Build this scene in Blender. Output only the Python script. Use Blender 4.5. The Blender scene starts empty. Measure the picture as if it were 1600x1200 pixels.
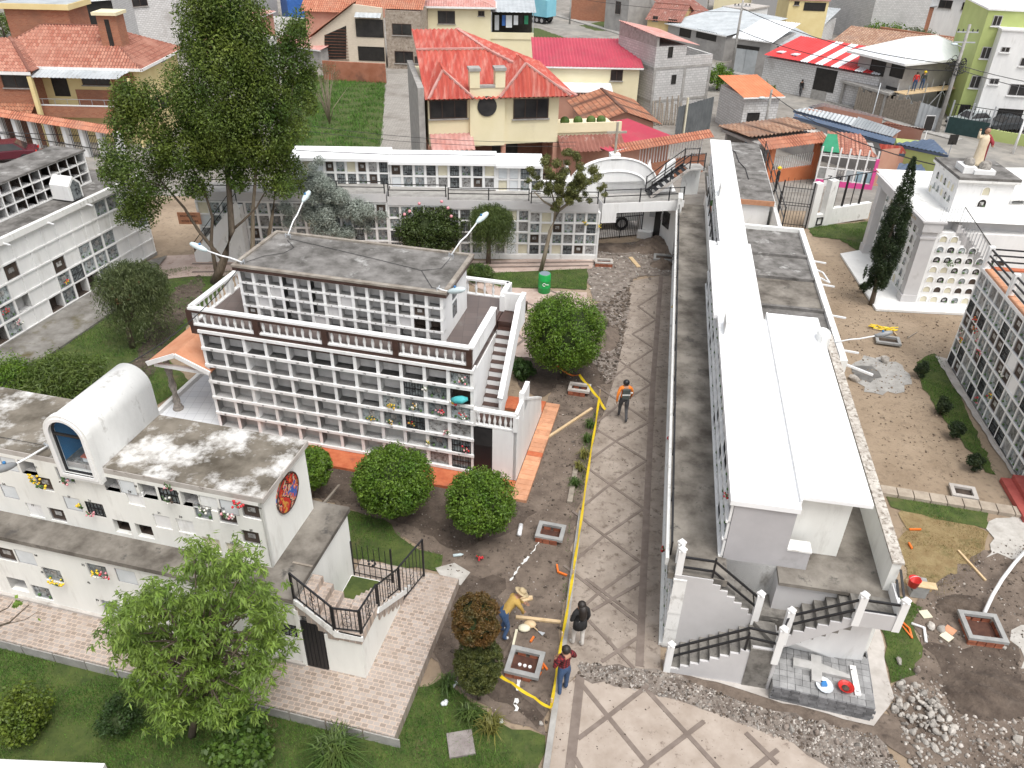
import bpy, bmesh, math, random
import numpy as np
from mathutils import Vector, Matrix
R=math.radians
rng=np.random.default_rng(7); random.seed(7)
S=bpy.context.scene; COL=S.collection
# ---------------------------------------------------------------- camera
CF,CP,CR,CH=1228.25,0.576612,0.0232565,16.5
cam=bpy.data.cameras.new('camera'); camo=bpy.data.objects.new('camera',cam); COL.objects.link(camo)
cam.sensor_fit='HORIZONTAL'; cam.sensor_width=36.0; cam.lens=36.0*CF/1600.0
cam.clip_start=0.1; cam.clip_end=3000
_c,_s=math.cos(CR),math.sin(CR); _cp,_sp=math.cos(CP),math.sin(CP)
_rt=Vector((1,0,0)); _up=Vector((0,_sp,_cp)); _fw=Vector((0,_cp,-_sp))
CX=_c*_rt+_s*_up; CY=_c*_up-_s*_rt
camo.matrix_world=Matrix(((CX.x,CY.x,-_fw.x,0),(CX.y,CY.y,-_fw.y,0),(CX.z,CY.z,-_fw.z,CH),(0,0,0,1)))
S.camera=camo
# ---------------------------------------------------------------- light
SUN_EL,SUN_AZ=R(66),R(150)
W=bpy.data.worlds.new('World'); S.world=W; W.use_nodes=True
wn=W.node_tree; wn.nodes.clear()
sky=wn.nodes.new('ShaderNodeTexSky'); sky.sky_type='NISHITA'; sky.sun_disc=False
sky.sun_elevation=SUN_EL; sky.sun_rotation=SUN_AZ; sky.air_density=1.0; sky.dust_density=4.0; sky.ozone_density=1.0
hs=wn.nodes.new('ShaderNodeHueSaturation'); hs.inputs['Saturation'].default_value=0.22
bg=wn.nodes.new('ShaderNodeBackground'); bg.inputs['Strength'].default_value=0.15
wo=wn.nodes.new('ShaderNodeOutputWorld')
wn.links.new(sky.outputs[0],hs.inputs['Color']); wn.links.new(hs.outputs[0],bg.inputs[0]); wn.links.new(bg.outputs[0],wo.inputs[0])
sl=bpy.data.lights.new('sun','SUN'); sl.energy=1.4; sl.angle=R(30); sl.color=(1.0,0.96,0.9)
so=bpy.data.objects.new('sun',sl); COL.objects.link(so)
sd=Vector((math.sin(SUN_AZ)*math.cos(SUN_EL),math.cos(SUN_AZ)*math.cos(SUN_EL),math.sin(SUN_EL)))
so.rotation_euler=sd.to_track_quat('Z','Y').to_euler(); so.location=(0,0,60)
S.view_settings.view_transform='Standard'; S.view_settings.look='None'; S.view_settings.gamma=1
S.view_settings.use_curve_mapping=False; S.view_settings.exposure=0.55
# ---------------------------------------------------------------- pixels of the photograph to points of the place
def gz(y):                       # the street side lies lower than the cemetery
    return 0.0 if y<43 else (-0.12*(y-43) if y<63 else -2.4)
def ray(x,y):
    return (CX*(x-800)+CY*(600-y)+_fw*CF)
def at(x,y,z=0.0):
    d=ray(x,y); t=(z-CH)/d.z
    return Vector((0,0,CH))+d*t
def G(x,y,dz=0.0):               # point on the terrain
    z=0.0
    for _ in range(40):
        p=at(x,y,z+dz); z=gz(p.y)
    return at(x,y,z+dz)
# ---------------------------------------------------------------- mesh builder
class MB:
    def __init__(s): s.v=[]; s.f=[]; s.m=[]; s.uv=None
    def add(s,vs,fs,m=0):
        o=len(s.v); s.v+= [tuple(p) for p in vs]
        for f in fs: s.f.append(tuple(i+o for i in f)); s.m.append(m)
        return s
    def box(s,x0,y0,z0,x1,y1,z1,m=0):
        return s.add([(x0,y0,z0),(x1,y0,z0),(x1,y1,z0),(x0,y1,z0),(x0,y0,z1),(x1,y0,z1),(x1,y1,z1),(x0,y1,z1)],
          [(0,3,2,1),(4,5,6,7),(0,1,5,4),(1,2,6,5),(2,3,7,6),(3,0,4,7)],m)
    def bar(s,a,b,w,h=None,m=0,up=(0,0,1)):
        a,b=Vector(a),Vector(b); h=h or w; d=(b-a).normalized(); u=Vector(up)
        if abs(d.dot(u))>.98: u=Vector((0,1,0))
        x=d.cross(u).normalized()*w/2; y=x.cross(d).normalized()*h/2
        vs=[a-x-y,a+x-y,a+x+y,a-x+y,b-x-y,b+x-y,b+x+y,b-x+y]
        return s.add(vs,[(0,1,2,3),(7,6,5,4),(0,4,5,1),(1,5,6,2),(2,6,7,3),(3,7,4,0)],m)
    def tube(s,pts,r,n=6,m=0,cap=True):
        pts=[Vector(p) for p in pts]; rs=r if isinstance(r,(list,tuple)) else [r]*len(pts); vs=[];fs=[]
        for i,p in enumerate(pts):
            d=(pts[min(i+1,len(pts)-1)]-pts[max(i-1,0)]); d=d.normalized() if d.length>1e-9 else Vector((0,0,1))
            u=Vector((0,0,1)) if abs(d.z)<.95 else Vector((1,0,0))
            x=d.cross(u).normalized(); y=x.cross(d)
            for k in range(n):
                a=2*math.pi*k/n; vs.append(p+x*math.cos(a)*rs[i]+y*math.sin(a)*rs[i])
        for i in range(len(pts)-1):
            for k in range(n): fs.append((i*n+k,i*n+(k+1)%n,(i+1)*n+(k+1)%n,(i+1)*n+k))
        if cap: fs.append(tuple(range(n-1,-1,-1))); fs.append(tuple((len(pts)-1)*n+k for k in range(n)))
        return s.add(vs,fs,m)
    def lathe(s,prof,c=(0,0,0),n=10,m=0,sx=1,sy=1):
        vs=[];fs=[];c=Vector(c)
        for r,z in prof:
            for k in range(n):
                a=2*math.pi*k/n; vs.append((c.x+r*sx*math.cos(a),c.y+r*sy*math.sin(a),c.z+z))
        for i in range(len(prof)-1):
            for k in range(n): fs.append((i*n+k,i*n+(k+1)%n,(i+1)*n+(k+1)%n,(i+1)*n+k))
        fs.append(tuple(range(n-1,-1,-1))); fs.append(tuple((len(prof)-1)*n+k for k in range(n)))
        return s.add(vs,fs,m)
    def prism(s,poly,z0,z1,m=0):
        n=len(poly); vs=[(p[0],p[1],z0) for p in poly]+[(p[0],p[1],z1) for p in poly]
        fs=[tuple(range(n-1,-1,-1)),tuple(range(n,2*n))]+[(i,(i+1)%n,n+(i+1)%n,n+i) for i in range(n)]
        return s.add(vs,fs,m)
    def extrude(s,poly,d,m=0):           # a closed planar 3-D outline pushed along d
        n=len(poly); d=Vector(d); vs=[Vector(p) for p in poly]+[Vector(p)+d for p in poly]
        return s.add(vs,[tuple(range(n-1,-1,-1)),tuple(range(n,2*n))]+[(i,(i+1)%n,n+(i+1)%n,n+i) for i in range(n)],m)
    def ball(s,c,r,m=0,n=8,k=5,sx=1,sy=1,sz=1):
        prof=[(r*math.sin(math.pi*i/k)+1e-4,-r*sz*math.cos(math.pi*i/k)) for i in range(k+1)]
        return s.lathe(prof,c,n,m,sx,sy)
    def mesh(s,name,mats,smooth=False):
        me=bpy.data.meshes.new(name); me.from_pydata(s.v,[],s.f)
        for x in (mats if isinstance(mats,(list,tuple)) else [mats]): me.materials.append(x)
        if len(me.materials)>1: me.polygons.foreach_set('material_index',s.m)
        if s.uv is not None:
            l=me.uv_layers.new(name='UVMap'); idx=np.zeros(len(me.loops),dtype=np.int32); me.loops.foreach_get('vertex_index',idx)
            l.data.foreach_set('uv',np.array(s.uv,dtype=np.float32)[idx].ravel())
        bm=bmesh.new(); bm.from_mesh(me); bmesh.ops.recalc_face_normals(bm,faces=bm.faces); bm.to_mesh(me); bm.free()
        if smooth: me.polygons.foreach_set('use_smooth',[True]*len(me.polygons))
        return me
    def build(s,name,mats,parent=None,smooth=False,**k):
        return link(name,s.mesh(name,mats,smooth),parent,**k)
def link(name,me,parent=None,loc=None,rot=None,label=None,cat=None,group=None,kind=None,scale=None):
    o=bpy.data.objects.new(name,me); COL.objects.link(o)
    if parent: o.parent=parent
    if loc is not None: o.location=loc
    if rot is not None: o.rotation_euler=rot if isinstance(rot,(list,tuple)) else (0,0,rot)
    if scale is not None: o.scale=scale if isinstance(scale,(list,tuple)) else (scale,)*3
    tag(o,label,cat,group,kind); return o
def tag(o,label=None,cat=None,group=None,kind=None):
    if label: o['label']=label
    if cat: o['category']=cat
    if group: o['group']=group
    if kind: o['kind']=kind
    return o
def thing(name,label,cat,loc=(0,0,0),deg=0,group=None,kind=None):
    return link(name,None,None,loc,R(deg),label,cat,group,kind)
def dup(root,loc,rz=None,label=None,group=None,scale=None):
    r=root.copy(); COL.objects.link(r); r.location=loc
    if rz is not None: r.rotation_euler=(0,0,rz)
    if scale is not None: r.scale=(scale,)*3 if not isinstance(scale,(tuple,list)) else scale
    if label: r['label']=label
    if group: r['group']=group
    for ch in list(root.children):
        c=ch.copy(); COL.objects.link(c); c.parent=r
        for g in list(ch.children):
            d=g.copy(); COL.objects.link(d); d.parent=c
    return r
def bulk(name,verts,faces,mats,midx=None,parent=None,**k):       # big numpy meshes
    me=bpy.data.meshes.new(name); nf,fn=faces.shape
    me.vertices.add(len(verts)); me.vertices.foreach_set('co',np.asarray(verts,dtype=np.float32).ravel())
    me.loops.add(nf*fn); me.loops.foreach_set('vertex_index',np.asarray(faces,dtype=np.int32).ravel())
    me.polygons.add(nf); me.polygons.foreach_set('loop_start',np.arange(0,nf*fn,fn,dtype=np.int32))
    for x in (mats if isinstance(mats,(list,tuple)) else [mats]): me.materials.append(x)
    if midx is not None: me.polygons.foreach_set('material_index',np.asarray(midx,dtype=np.int32))
    me.update(calc_edges=True); me.validate()
    return link(name,me,parent,**k)
_txt={}
def text_mesh(t,size=0.1,mat=None,depth=0.004):
    key=(t,size,mat.name)
    if key not in _txt:
        c=bpy.data.curves.new('lettering','FONT'); c.body=t; c.size=size; c.align_x='CENTER'; c.align_y='CENTER'; c.extrude=depth; c.resolution_u=1
        o=bpy.data.objects.new('lettering',c); COL.objects.link(o)
        me=bpy.data.meshes.new_from_object(o.evaluated_get(bpy.context.evaluated_depsgraph_get()))
        me.materials.clear(); me.materials.append(mat); bpy.data.objects.remove(o); bpy.data.curves.remove(c); _txt[key]=me
    return _txt[key]
# ---------------------------------------------------------------- materials
MATS={}
def mat(name,c1,c2=None,scale=3.0,rough=0.8,bump=0.0,c3=None,s3=0.7,t3=(0.5,0.65),metal=0,stretch=None,random_island=0.0,bscale=None,detail=6,lo=.35,hi=.65,obj_rand=0.0,spec=None,trans=False):
    if name in MATS: return MATS[name]
    m=bpy.data.materials.new(name); m.use_nodes=True; nt=m.node_tree; N=nt.nodes; L=nt.links
    b=N['Principled BSDF']; b.inputs['Roughness'].default_value=rough; b.inputs['Metallic'].default_value=metal
    if spec is not None: b.inputs['Specular IOR Level'].default_value=spec
    def rgb(c): return (c[0],c[1],c[2],1)
    geo=N.new('ShaderNodeNewGeometry'); src=geo.outputs['Position']
    if stretch:
        mp=N.new('ShaderNodeMapping'); mp.inputs['Scale'].default_value=stretch; L.new(src,mp.inputs['Vector']); src=mp.outputs[0]
    col=None
    if c2 is not None:
        n=N.new('ShaderNodeTexNoise'); n.inputs['Scale'].default_value=scale; n.inputs['Detail'].default_value=detail; n.inputs['Roughness'].default_value=.62
        L.new(src,n.inputs['Vector'])
        r=N.new('ShaderNodeValToRGB'); r.color_ramp.elements[0].color=rgb(c1); r.color_ramp.elements[1].color=rgb(c2)
        r.color_ramp.elements[0].position=lo; r.color_ramp.elements[1].position=hi
        L.new(n.outputs['Fac'],r.inputs['Fac']); col=r.outputs['Color']
    if c3 is not None:
        n3=N.new('ShaderNodeTexNoise'); n3.inputs['Scale'].default_value=s3; n3.inputs['Detail'].default_value=9; n3.inputs['Roughness'].default_value=.68
        L.new(src,n3.inputs['Vector'])
        r3=N.new('ShaderNodeMapRange'); r3.inputs[1].default_value=t3[0]; r3.inputs[2].default_value=t3[1]; L.new(n3.outputs['Fac'],r3.inputs[0])
        mx=N.new('ShaderNodeMix'); mx.data_type='RGBA'; L.new(r3.outputs[0],mx.inputs[0])
        if col: L.new(col,mx.inputs[6])
        else: mx.inputs[6].default_value=rgb(c1)
        mx.inputs[7].default_value=rgb(c3); col=mx.outputs[2]
    if random_island or obj_rand:
        h=N.new('ShaderNodeHueSaturation')
        if random_island: rs=geo.outputs['Random Per Island']; am=random_island
        else:
            oi=N.new('ShaderNodeObjectInfo'); rs=oi.outputs['Random']; am=obj_rand
        mr=N.new('ShaderNodeMapRange'); mr.inputs[3].default_value=1-am; mr.inputs[4].default_value=1+am; L.new(rs,mr.inputs[0]); L.new(mr.outputs[0],h.inputs['Value'])
        if col: L.new(col,h.inputs['Color'])
        else: h.inputs['Color'].default_value=rgb(c1)
        col=h.outputs[0]
    if col: L.new(col,b.inputs['Base Color'])
    else: b.inputs['Base Color'].default_value=rgb(c1)
    if bump:
        bn=N.new('ShaderNodeTexNoise'); bn.inputs['Scale'].default_value=bscale or scale*4; bn.inputs['Detail'].default_value=6; L.new(src,bn.inputs['Vector'])
        bp=N.new('ShaderNodeBump'); bp.inputs['Strength'].default_value=bump; bp.inputs['Distance'].default_value=.05; L.new(bn.outputs['Fac'],bp.inputs['Height']); L.new(bp.outputs[0],b.inputs['Normal'])
    MATS[name]=m; return m
def uvmat(name,kind,c1,c2,c3,w,h,mortar=.012,rough=.85,bump=.4,dirt=None,off=.5,coord='UV',dirt_s=1.2,dirt_t=(.5,.62),rot=0):
    """brick / tile courses on the mesh's own metric UV coordinates"""
    if name in MATS: return MATS[name]
    m=bpy.data.materials.new(name); m.use_nodes=True; nt=m.node_tree; N=nt.nodes; L=nt.links; b=N['Principled BSDF']; b.inputs['Roughness'].default_value=rough
    tc=N.new('ShaderNodeTexCoord'); geo=N.new('ShaderNodeNewGeometry')
    src=tc.outputs['UV'] if coord=='UV' else geo.outputs['Position']
    if rot:
        mp=N.new('ShaderNodeMapping'); mp.inputs['Rotation'].default_value=(0,0,R(rot)); L.new(src,mp.inputs['Vector']); src=mp.outputs[0]
    rgb=lambda c:(c[0],c[1],c[2],1)
    if kind=='brick':
        t=N.new('ShaderNodeTexBrick'); t.inputs['Scale'].default_value=1; t.inputs['Brick Width'].default_value=w; t.inputs['Row Height'].default_value=h; t.inputs['Mortar Size'].default_value=mortar; t.inputs['Mortar Smooth'].default_value=.2
        t.offset=off; t.inputs['Color1'].default_value=rgb(c1); t.inputs['Color2'].default_value=rgb(c2); t.inputs['Mortar'].default_value=rgb(c3); t.inputs['Bias'].default_value=0
        L.new(src,t.inputs['Vector']); col=t.outputs['Color']; hgt=t.outputs['Fac']; inv=True
    else:                                  # irregular stones
        t=N.new('ShaderNodeTexVoronoi'); t.feature='DISTANCE_TO_EDGE'; t.inputs['Scale'].default_value=1/w; L.new(src,t.inputs['Vector'])
        t2=N.new('ShaderNodeTexVoronoi'); t2.inputs['Scale'].default_value=1/w; L.new(src,t2.inputs['Vector'])
        sp=N.new('ShaderNodeSeparateColor'); L.new(t2.outputs['Color'],sp.inputs[0])
        r=N.new('ShaderNodeValToRGB'); r.color_ramp.elements[0].color=rgb(c1); r.color_ramp.elements[1].color=rgb(c2); L.new(sp.outputs[0],r.inputs[0])
        mr=N.new('ShaderNodeMapRange'); mr.inputs[1].default_value=mortar; mr.inputs[2].default_value=mortar*2.2; L.new(t.outputs['Distance'],mr.inputs[0])
        mx=N.new('ShaderNodeMix'); mx.data_type='RGBA'; mx.inputs[6].default_value=rgb(c3); L.new(mr.outputs[0],mx.inputs[0]); L.new(r.outputs[0],mx.inputs[7]); col=mx.outputs[2]; hgt=mr.outputs[0]; inv=False
    n=N.new('ShaderNodeTexNoise'); n.inputs['Scale'].default_value=dirt_s; n.inputs['Detail'].default_value=8; n.inputs['Roughness'].default_value=.65; L.new(geo.outputs['Position'],n.inputs['Vector'])
    if dirt:
        mr2=N.new('ShaderNodeMapRange'); mr2.inputs[1].default_value=dirt_t[0]; mr2.inputs[2].default_value=dirt_t[1]; L.new(n.outputs['Fac'],mr2.inputs[0])
        mx2=N.new('ShaderNodeMix'); mx2.data_type='RGBA'; L.new(mr2.outputs[0],mx2.inputs[0]); L.new(col,mx2.inputs[6]); mx2.inputs[7].default_value=rgb(dirt); col=mx2.outputs[2]
    L.new(col,b.inputs['Base Color'])
    bp=N.new('ShaderNodeBump'); bp.inputs['Strength'].default_value=bump; bp.inputs['Distance'].default_value=.02; bp.invert=inv; L.new(hgt,bp.inputs['Height']); L.new(bp.outputs[0],b.inputs['Normal'])
    MATS[name]=m; return m
white=mat('white paint',(.76,.76,.755),(.84,.84,.83),scale=1.5,rough=.6,c3=(.56,.55,.52),s3=1.6,t3=(.56,.8),stretch=(1.5,1.5,.35))
white_old=mat('weathered white paint',(.72,.72,.7),(.82,.82,.8),scale=2,rough=.7,c3=(.33,.31,.28),s3=2.0,t3=(.56,.72),bump=.1,stretch=(1.2,1.2,.6))
cream=mat('cream white paint',(.76,.76,.72),(.83,.83,.79),scale=1.2,rough=.65,c3=(.56,.545,.5),s3=1.5,t3=(.56,.8),stretch=(1.5,1.5,.35))
white_roof=mat('white roof paint',(.84,.85,.86),(.9,.91,.92),scale=1.2,rough=.6,c3=(.66,.66,.64),s3=.7,t3=(.58,.85))
grey_paint=mat('grey wall paint',(.42,.41,.42),(.47,.46,.47),scale=1.3,rough=.7,c3=(.33,.32,.32),s3=.9,t3=(.6,.75))
grey_lt=mat('light grey paint',(.5,.49,.49),(.56,.55,.55),scale=1.1,rough=.7,c3=(.4,.39,.38),s3=1,t3=(.6,.75))
cell=mat('raw grey plaster',(.46,.455,.445),(.58,.57,.56),scale=2.2,rough=.9,c3=(.36,.355,.345),s3=1.5,t3=(.55,.75),bump=.1)
roof_dark=mat('stained roof concrete',(.075,.07,.064),(.225,.215,.205),scale=1.6,rough=.95,c3=(.36,.355,.345),s3=1.3,t3=(.58,.68),bump=.35,detail=10)
roof_brown=mat('mossy roof concrete',(.07,.058,.042),(.21,.185,.15),scale=1.3,rough=.95,c3=(.6,.59,.57),s3=.8,t3=(.48,.6),bump=.35,detail=10)
walk_conc=mat('stained walkway concrete',(.075,.064,.053),(.25,.228,.198),scale=1.1,rough=.95,c3=(.065,.06,.055),s3=2.0,t3=(.58,.68),bump=.3,detail=10)
conc=mat('concrete',(.27,.26,.245),(.38,.37,.35),scale=2.5,rough=.9,c3=(.18,.17,.16),s3=1.4,t3=(.58,.72),bump=.2)
conc_lt=mat('pale concrete',(.38,.35,.32),(.5,.47,.44),scale=2.0,rough=.9,c3=(.22,.19,.165),s3=2.5,t3=(.58,.68),bump=.2)
cem=mat('grey cement',(.25,.25,.245),(.33,.33,.32),scale=4,rough=.85,bump=.1)
brown_tile=mat('brown glazed tile',(.05,.026,.02),(.075,.04,.032),scale=3,rough=.35)
brown_floor=uvmat('brown floor tile','brick',(.115,.09,.083),(.14,.11,.1),(.07,.06,.055),.4,.4,mortar=.008,rough=.3,bump=.15,off=0,coord='P',dirt=(.17,.16,.15),dirt_s=.8,dirt_t=(.6,.72))
terra=mat('terracotta floor',(.42,.1,.04),(.52,.16,.07),scale=5,rough=.6,c3=(.3,.09,.05),s3=1.8,t3=(.55,.7))
terra_pale=mat('pale terracotta brick',(.5,.24,.13),(.58,.3,.18),scale=6,rough=.8,c3=(.33,.17,.1),s3=2,t3=(.55,.7),obj_rand=.15)
orange_roof=mat('orange painted roof',(.5,.21,.11),(.6,.3,.18),scale=2,rough=.8,c3=(.36,.13,.06),s3=1,t3=(.55,.75))
black=mat('black iron paint',(.012,.012,.014),rough=.45)
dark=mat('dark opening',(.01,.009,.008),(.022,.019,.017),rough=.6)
dark_glass=mat('dark window glass',(.02,.02,.022),(.045,.043,.042),scale=.9,rough=.12)
glass_blue=mat('blue chapel interior',(.025,.15,.36),(.03,.19,.44),scale=1,rough=.5)
alu=mat('aluminium',(.55,.55,.56),rough=.35,metal=.6)
pane=mat('grey niche pane',(.17,.19,.2),(.42,.46,.47),scale=5,rough=.15,c3=(.045,.045,.05),s3=7,t3=(.5,.62),obj_rand=.45)
marble=mat('grey memorial slab',(.2,.2,.2),(.45,.45,.44),scale=7,rough=.3,c3=(.09,.08,.075),s3=9,t3=(.52,.6),obj_rand=.4)
plate_w=mat('white memorial slab',(.62,.66,.68),(.72,.75,.77),scale=2,rough=.3)
plate_y=mat('cream niche seal',(.6,.56,.42),(.68,.64,.5),scale=2,rough=.7)
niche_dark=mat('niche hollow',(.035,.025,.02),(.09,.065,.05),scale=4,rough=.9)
letter=mat('black lettering',(.012,.012,.012),rough=.6)
brick_red=mat('red brick',(.26,.075,.04),(.36,.13,.07),scale=6,rough=.85,obj_rand=.25,bump=.2)
red=mat('red plastic',(.55,.025,.02),rough=.4); orange=mat('orange plastic',(.7,.16,.02),rough=.4)
yellow=mat('yellow tape',(.72,.5,.01),(.78,.58,.03),scale=6,rough=.45)
wood=mat('pale timber',(.5,.36,.2),(.62,.47,.29),scale=6,rough=.75,stretch=(1,1,.3)); wood_grey=mat('grey timber',(.2,.17,.14),(.32,.28,.23),scale=6,rough=.85)
pvc=mat('white pipe',(.75,.76,.77),rough=.4); steel=mat('galvanised steel',(.4,.42,.44),(.5,.52,.54),scale=3,rough=.45,metal=.3)
lampwhite=mat('lamp head enamel',(.5,.6,.62),(.58,.67,.69),scale=4,rough=.35); cable=mat('black cable',(.02,.02,.022),rough=.6)
fl_y=mat('yellow petals',(.75,.45,.02),(.8,.6,.05),scale=20,rough=.6); fl_r=mat('red petals',(.5,.02,.03),(.65,.05,.06),scale=20,rough=.6)
fl_p=mat('pink petals',(.65,.2,.25),(.75,.4,.42),scale=20,rough=.6); fl_w=mat('white petals',(.7,.68,.62),rough=.6); fl_g=mat('flower stems',(.05,.11,.03),(.09,.18,.05),scale=15,rough=.7)
skin=mat('skin',(.36,.19,.12),(.4,.22,.14),scale=8,rough=.6); hair=mat('dark hair',(.012,.009,.008),(.025,.018,.014),scale=30,rough=.55)
bark=mat('bark',(.09,.07,.05),(.17,.135,.1),scale=5,rough=.95,bump=.5,stretch=(3,3,.7)); bark_pale=mat('pale bark',(.22,.18,.13),(.34,.29,.22),scale=4,rough=.9,bump=.4,stretch=(3,3,.7))
# ================================================================ SETTING
dirt_tan=mat('tan packed earth',(.225,.168,.115),(.34,.265,.19),scale=.35,rough=1,c3=(.15,.112,.08),s3=4.0,t3=(.52,.75),bump=.5,bscale=9,detail=10)
soil=mat('dark garden soil',(.055,.04,.031),(.115,.088,.069),scale=2.2,rough=1,c3=(.15,.12,.098),s3=1.2,t3=(.58,.75),bump=.9,bscale=12,detail=10)
soil_mid=mat('trodden soil',(.1,.076,.06),(.19,.15,.12),scale=1.8,rough=1,c3=(.05,.038,.03),s3=3,t3=(.56,.7),bump=.7,bscale=10,detail=10)
rubble_soil=mat('broken rubble ground',(.13,.105,.088),(.27,.235,.205),scale=3.5,rough=1,c3=(.075,.06,.05),s3=2.5,t3=(.52,.68),bump=.9,bscale=10,detail=10)
turf=mat('turf under the grass',(.04,.062,.014),(.08,.105,.024),scale=2.5,rough=1,c3=(.11,.095,.045),s3=.8,t3=(.58,.72),bump=.5)
dry_turf=mat('dry turf',(.19,.13,.06),(.26,.2,.1),scale=3,rough=1,c3=(.09,.09,.03),s3=1.6,t3=(.55,.7),bump=.5)
path_m=mat('muddy stamped paving',(.225,.185,.152),(.345,.295,.25),scale=1.3,rough=.85,c3=(.12,.09,.07),s3=4.0,t3=(.52,.68),bump=.2,bscale=7,detail=10)
plaza_m=mat('pale stamped paving',(.31,.255,.21),(.41,.35,.3),scale=1.5,rough=.85,c3=(.17,.13,.105),s3=4,t3=(.59,.69),bump=.2,bscale=7,detail=10)
band_m=mat('brown paving band',(.15,.118,.099),(.21,.17,.145),scale=3,rough=.85,c3=(.24,.2,.17),s3=3,t3=(.6,.75))
pink_tile=mat('pinkish paving',(.4,.3,.255),(.5,.4,.35),scale=1.4,rough=.8,c3=(.3,.21,.17),s3=2.5,t3=(.55,.68))
stone_tile=uvmat('stone patterned tile','brick',(.255,.205,.17),(.4,.355,.325),(.5,.395,.32),.15,.105,mortar=.011,rough=.5,bump=.25,coord='P',dirt=(.29,.23,.185),dirt_s=.9,dirt_t=(.52,.78),rot=13.2,off=.37)
white_tile=uvmat('white floor tile','brick',(.66,.68,.71),(.72,.74,.76),(.5,.52,.54),.35,.35,mortar=.008,rough=.4,bump=.15,off=0,coord='P')
plaster_white=mat('cracked white slab',(.66,.66,.65),(.75,.75,.74),scale=1.5,rough=.7,c3=(.4,.36,.31),s3=1.2,t3=(.6,.75))
moss_conc=mat('mossy pavement concrete',(.12,.11,.095),(.26,.25,.235),scale=1.2,rough=.95,c3=(.1,.085,.04),s3=.9,t3=(.54,.68),bump=.25,detail=10)
asphalt=mat('dusty road',(.2,.19,.175),(.29,.275,.25),scale=.6,rough=.95,c3=(.34,.31,.27),s3=.3,t3=(.5,.7),bump=.2)
paver=uvmat('lot paving blocks','brick',(.27,.25,.225),(.33,.31,.28),(.18,.165,.15),.5,.25,mortar=.02,coord='P',dirt=(.19,.17,.15),dirt_s=.35,dirt_t=(.52,.66))

def dense(poly,step,jit):
    out=[];n=len(poly)
    for i in range(n):
        a=Vector(poly[i]);b=Vector(poly[(i+1)%n]);L=(b-a).length;k=max(1,int(L/step)); d=(b-a)/max(L,1e-6); nn=Vector((-d.y,d.x,0))
        for j in range(k):
            p=a+(b-a)*(j/k)
            if jit and j: p=p+nn*random.uniform(-jit,jit)+d*random.uniform(-jit,jit)*.4
            out.append(p)
    return out
def sheet(name,px,dz,m,jit=0.0,step=.3,kind='structure',**k):
    pts=[G(*p) for p in px] if len(px[0])==2 else [Vector(p) for p in px]
    if jit: pts=dense(pts,step,jit)
    bm=bmesh.new(); f=bm.faces.new([bm.verts.new((p.x,p.y,0)) for p in pts])
    if f.calc_area()>0 and f.normal.z<0: f.normal_flip()
    for y in (43,63): bmesh.ops.bisect_plane(bm,geom=bm.verts[:]+bm.edges[:]+bm.faces[:],plane_co=(0,y,0),plane_no=(0,1,0))
    bmesh.ops.triangulate(bm,faces=bm.faces[:])
    bm.normal_update()
    for f in bm.faces:
        if f.normal.z<0: f.normal_flip()
    for v in bm.verts: v.co.z=gz(v.co.y)+dz
    me=bpy.data.meshes.new(name); bm.to_mesh(me); bm.free(); me.materials.append(m)
    return link(name,me,None,kind=kind,**k)
def inpoly(P,poly):
    x,y=P[:,0],P[:,1]; c=np.zeros(len(P),bool); n=len(poly)
    for i in range(n):
        x1,y1=poly[i][0],poly[i][1]; x2,y2=poly[i-1][0],poly[i-1][1]
        c^=((y1>y)!=(y2>y))&(x<(x2-x1)*(y-y1)/(y2-y1+1e-12)+x1)
    return c
def scatter(px,n):
    poly=[G(*p) for p in px]; A=np.array([[p.x,p.y] for p in poly]); lo,hi=A.min(0),A.max(0); out=np.zeros((0,2))
    while len(out)<n:
        q=rng.uniform(lo,hi,(n*2,2)); out=np.vstack([out,q[inpoly(q,A)]])
    return out[:n]
def area(px):
    P=[G(*p) for p in px]; return abs(sum(P[i-1].x*P[i].y-P[i].x*P[i-1].y for i in range(len(P))))/2
gzv=np.vectorize(gz)
def grass(px,dens,h,m,w=.012,dz=.0,name='grass',clump=.55,**k):
    n=int(area(px)*dens); P=scatter(px,n)
    # clumping: thin out by a cheap noise
    ph=rng.uniform(0,6,6); f=np.sin(P[:,0]*1.7+ph[0]+np.sin(P[:,1]*2.3+ph[1]))+np.sin(P[:,1]*2.9+ph[2]+np.sin(P[:,0]*1.1+ph[3])*2)
    keep=rng.uniform(0,1,n)<np.clip(.75+clump*f,.12,1); P=P[keep]; f=f[keep]; n=len(P)
    H=h*rng.uniform(.45,1.15,n)*(1+.15*f); a=rng.uniform(0,2*np.pi,n); lean=rng.uniform(.15,.8,n)*H; la=rng.uniform(0,2*np.pi,n)
    z=gzv(P[:,1])+dz; dx,dy=np.cos(a)*w/2,np.sin(a)*w/2
    v=np.empty((n,3,3)); v[:,0]=np.c_[P[:,0]-dx,P[:,1]-dy,z]; v[:,1]=np.c_[P[:,0]+dx,P[:,1]+dy,z]; v[:,2]=np.c_[P[:,0]+np.cos(la)*lean,P[:,1]+np.sin(la)*lean,z+H]
    return bulk(name,v.reshape(-1,3),np.arange(n*3).reshape(-1,3),m,kind='stuff',**k)
_t=(1+5**.5)/2
ICO=np.array([(-1,_t,0),(1,_t,0),(-1,-_t,0),(1,-_t,0),(0,-1,_t),(0,1,_t),(0,-1,-_t),(0,1,-_t),(_t,0,-1),(_t,0,1),(-_t,0,-1),(-_t,0,1)])/1.9
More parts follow.
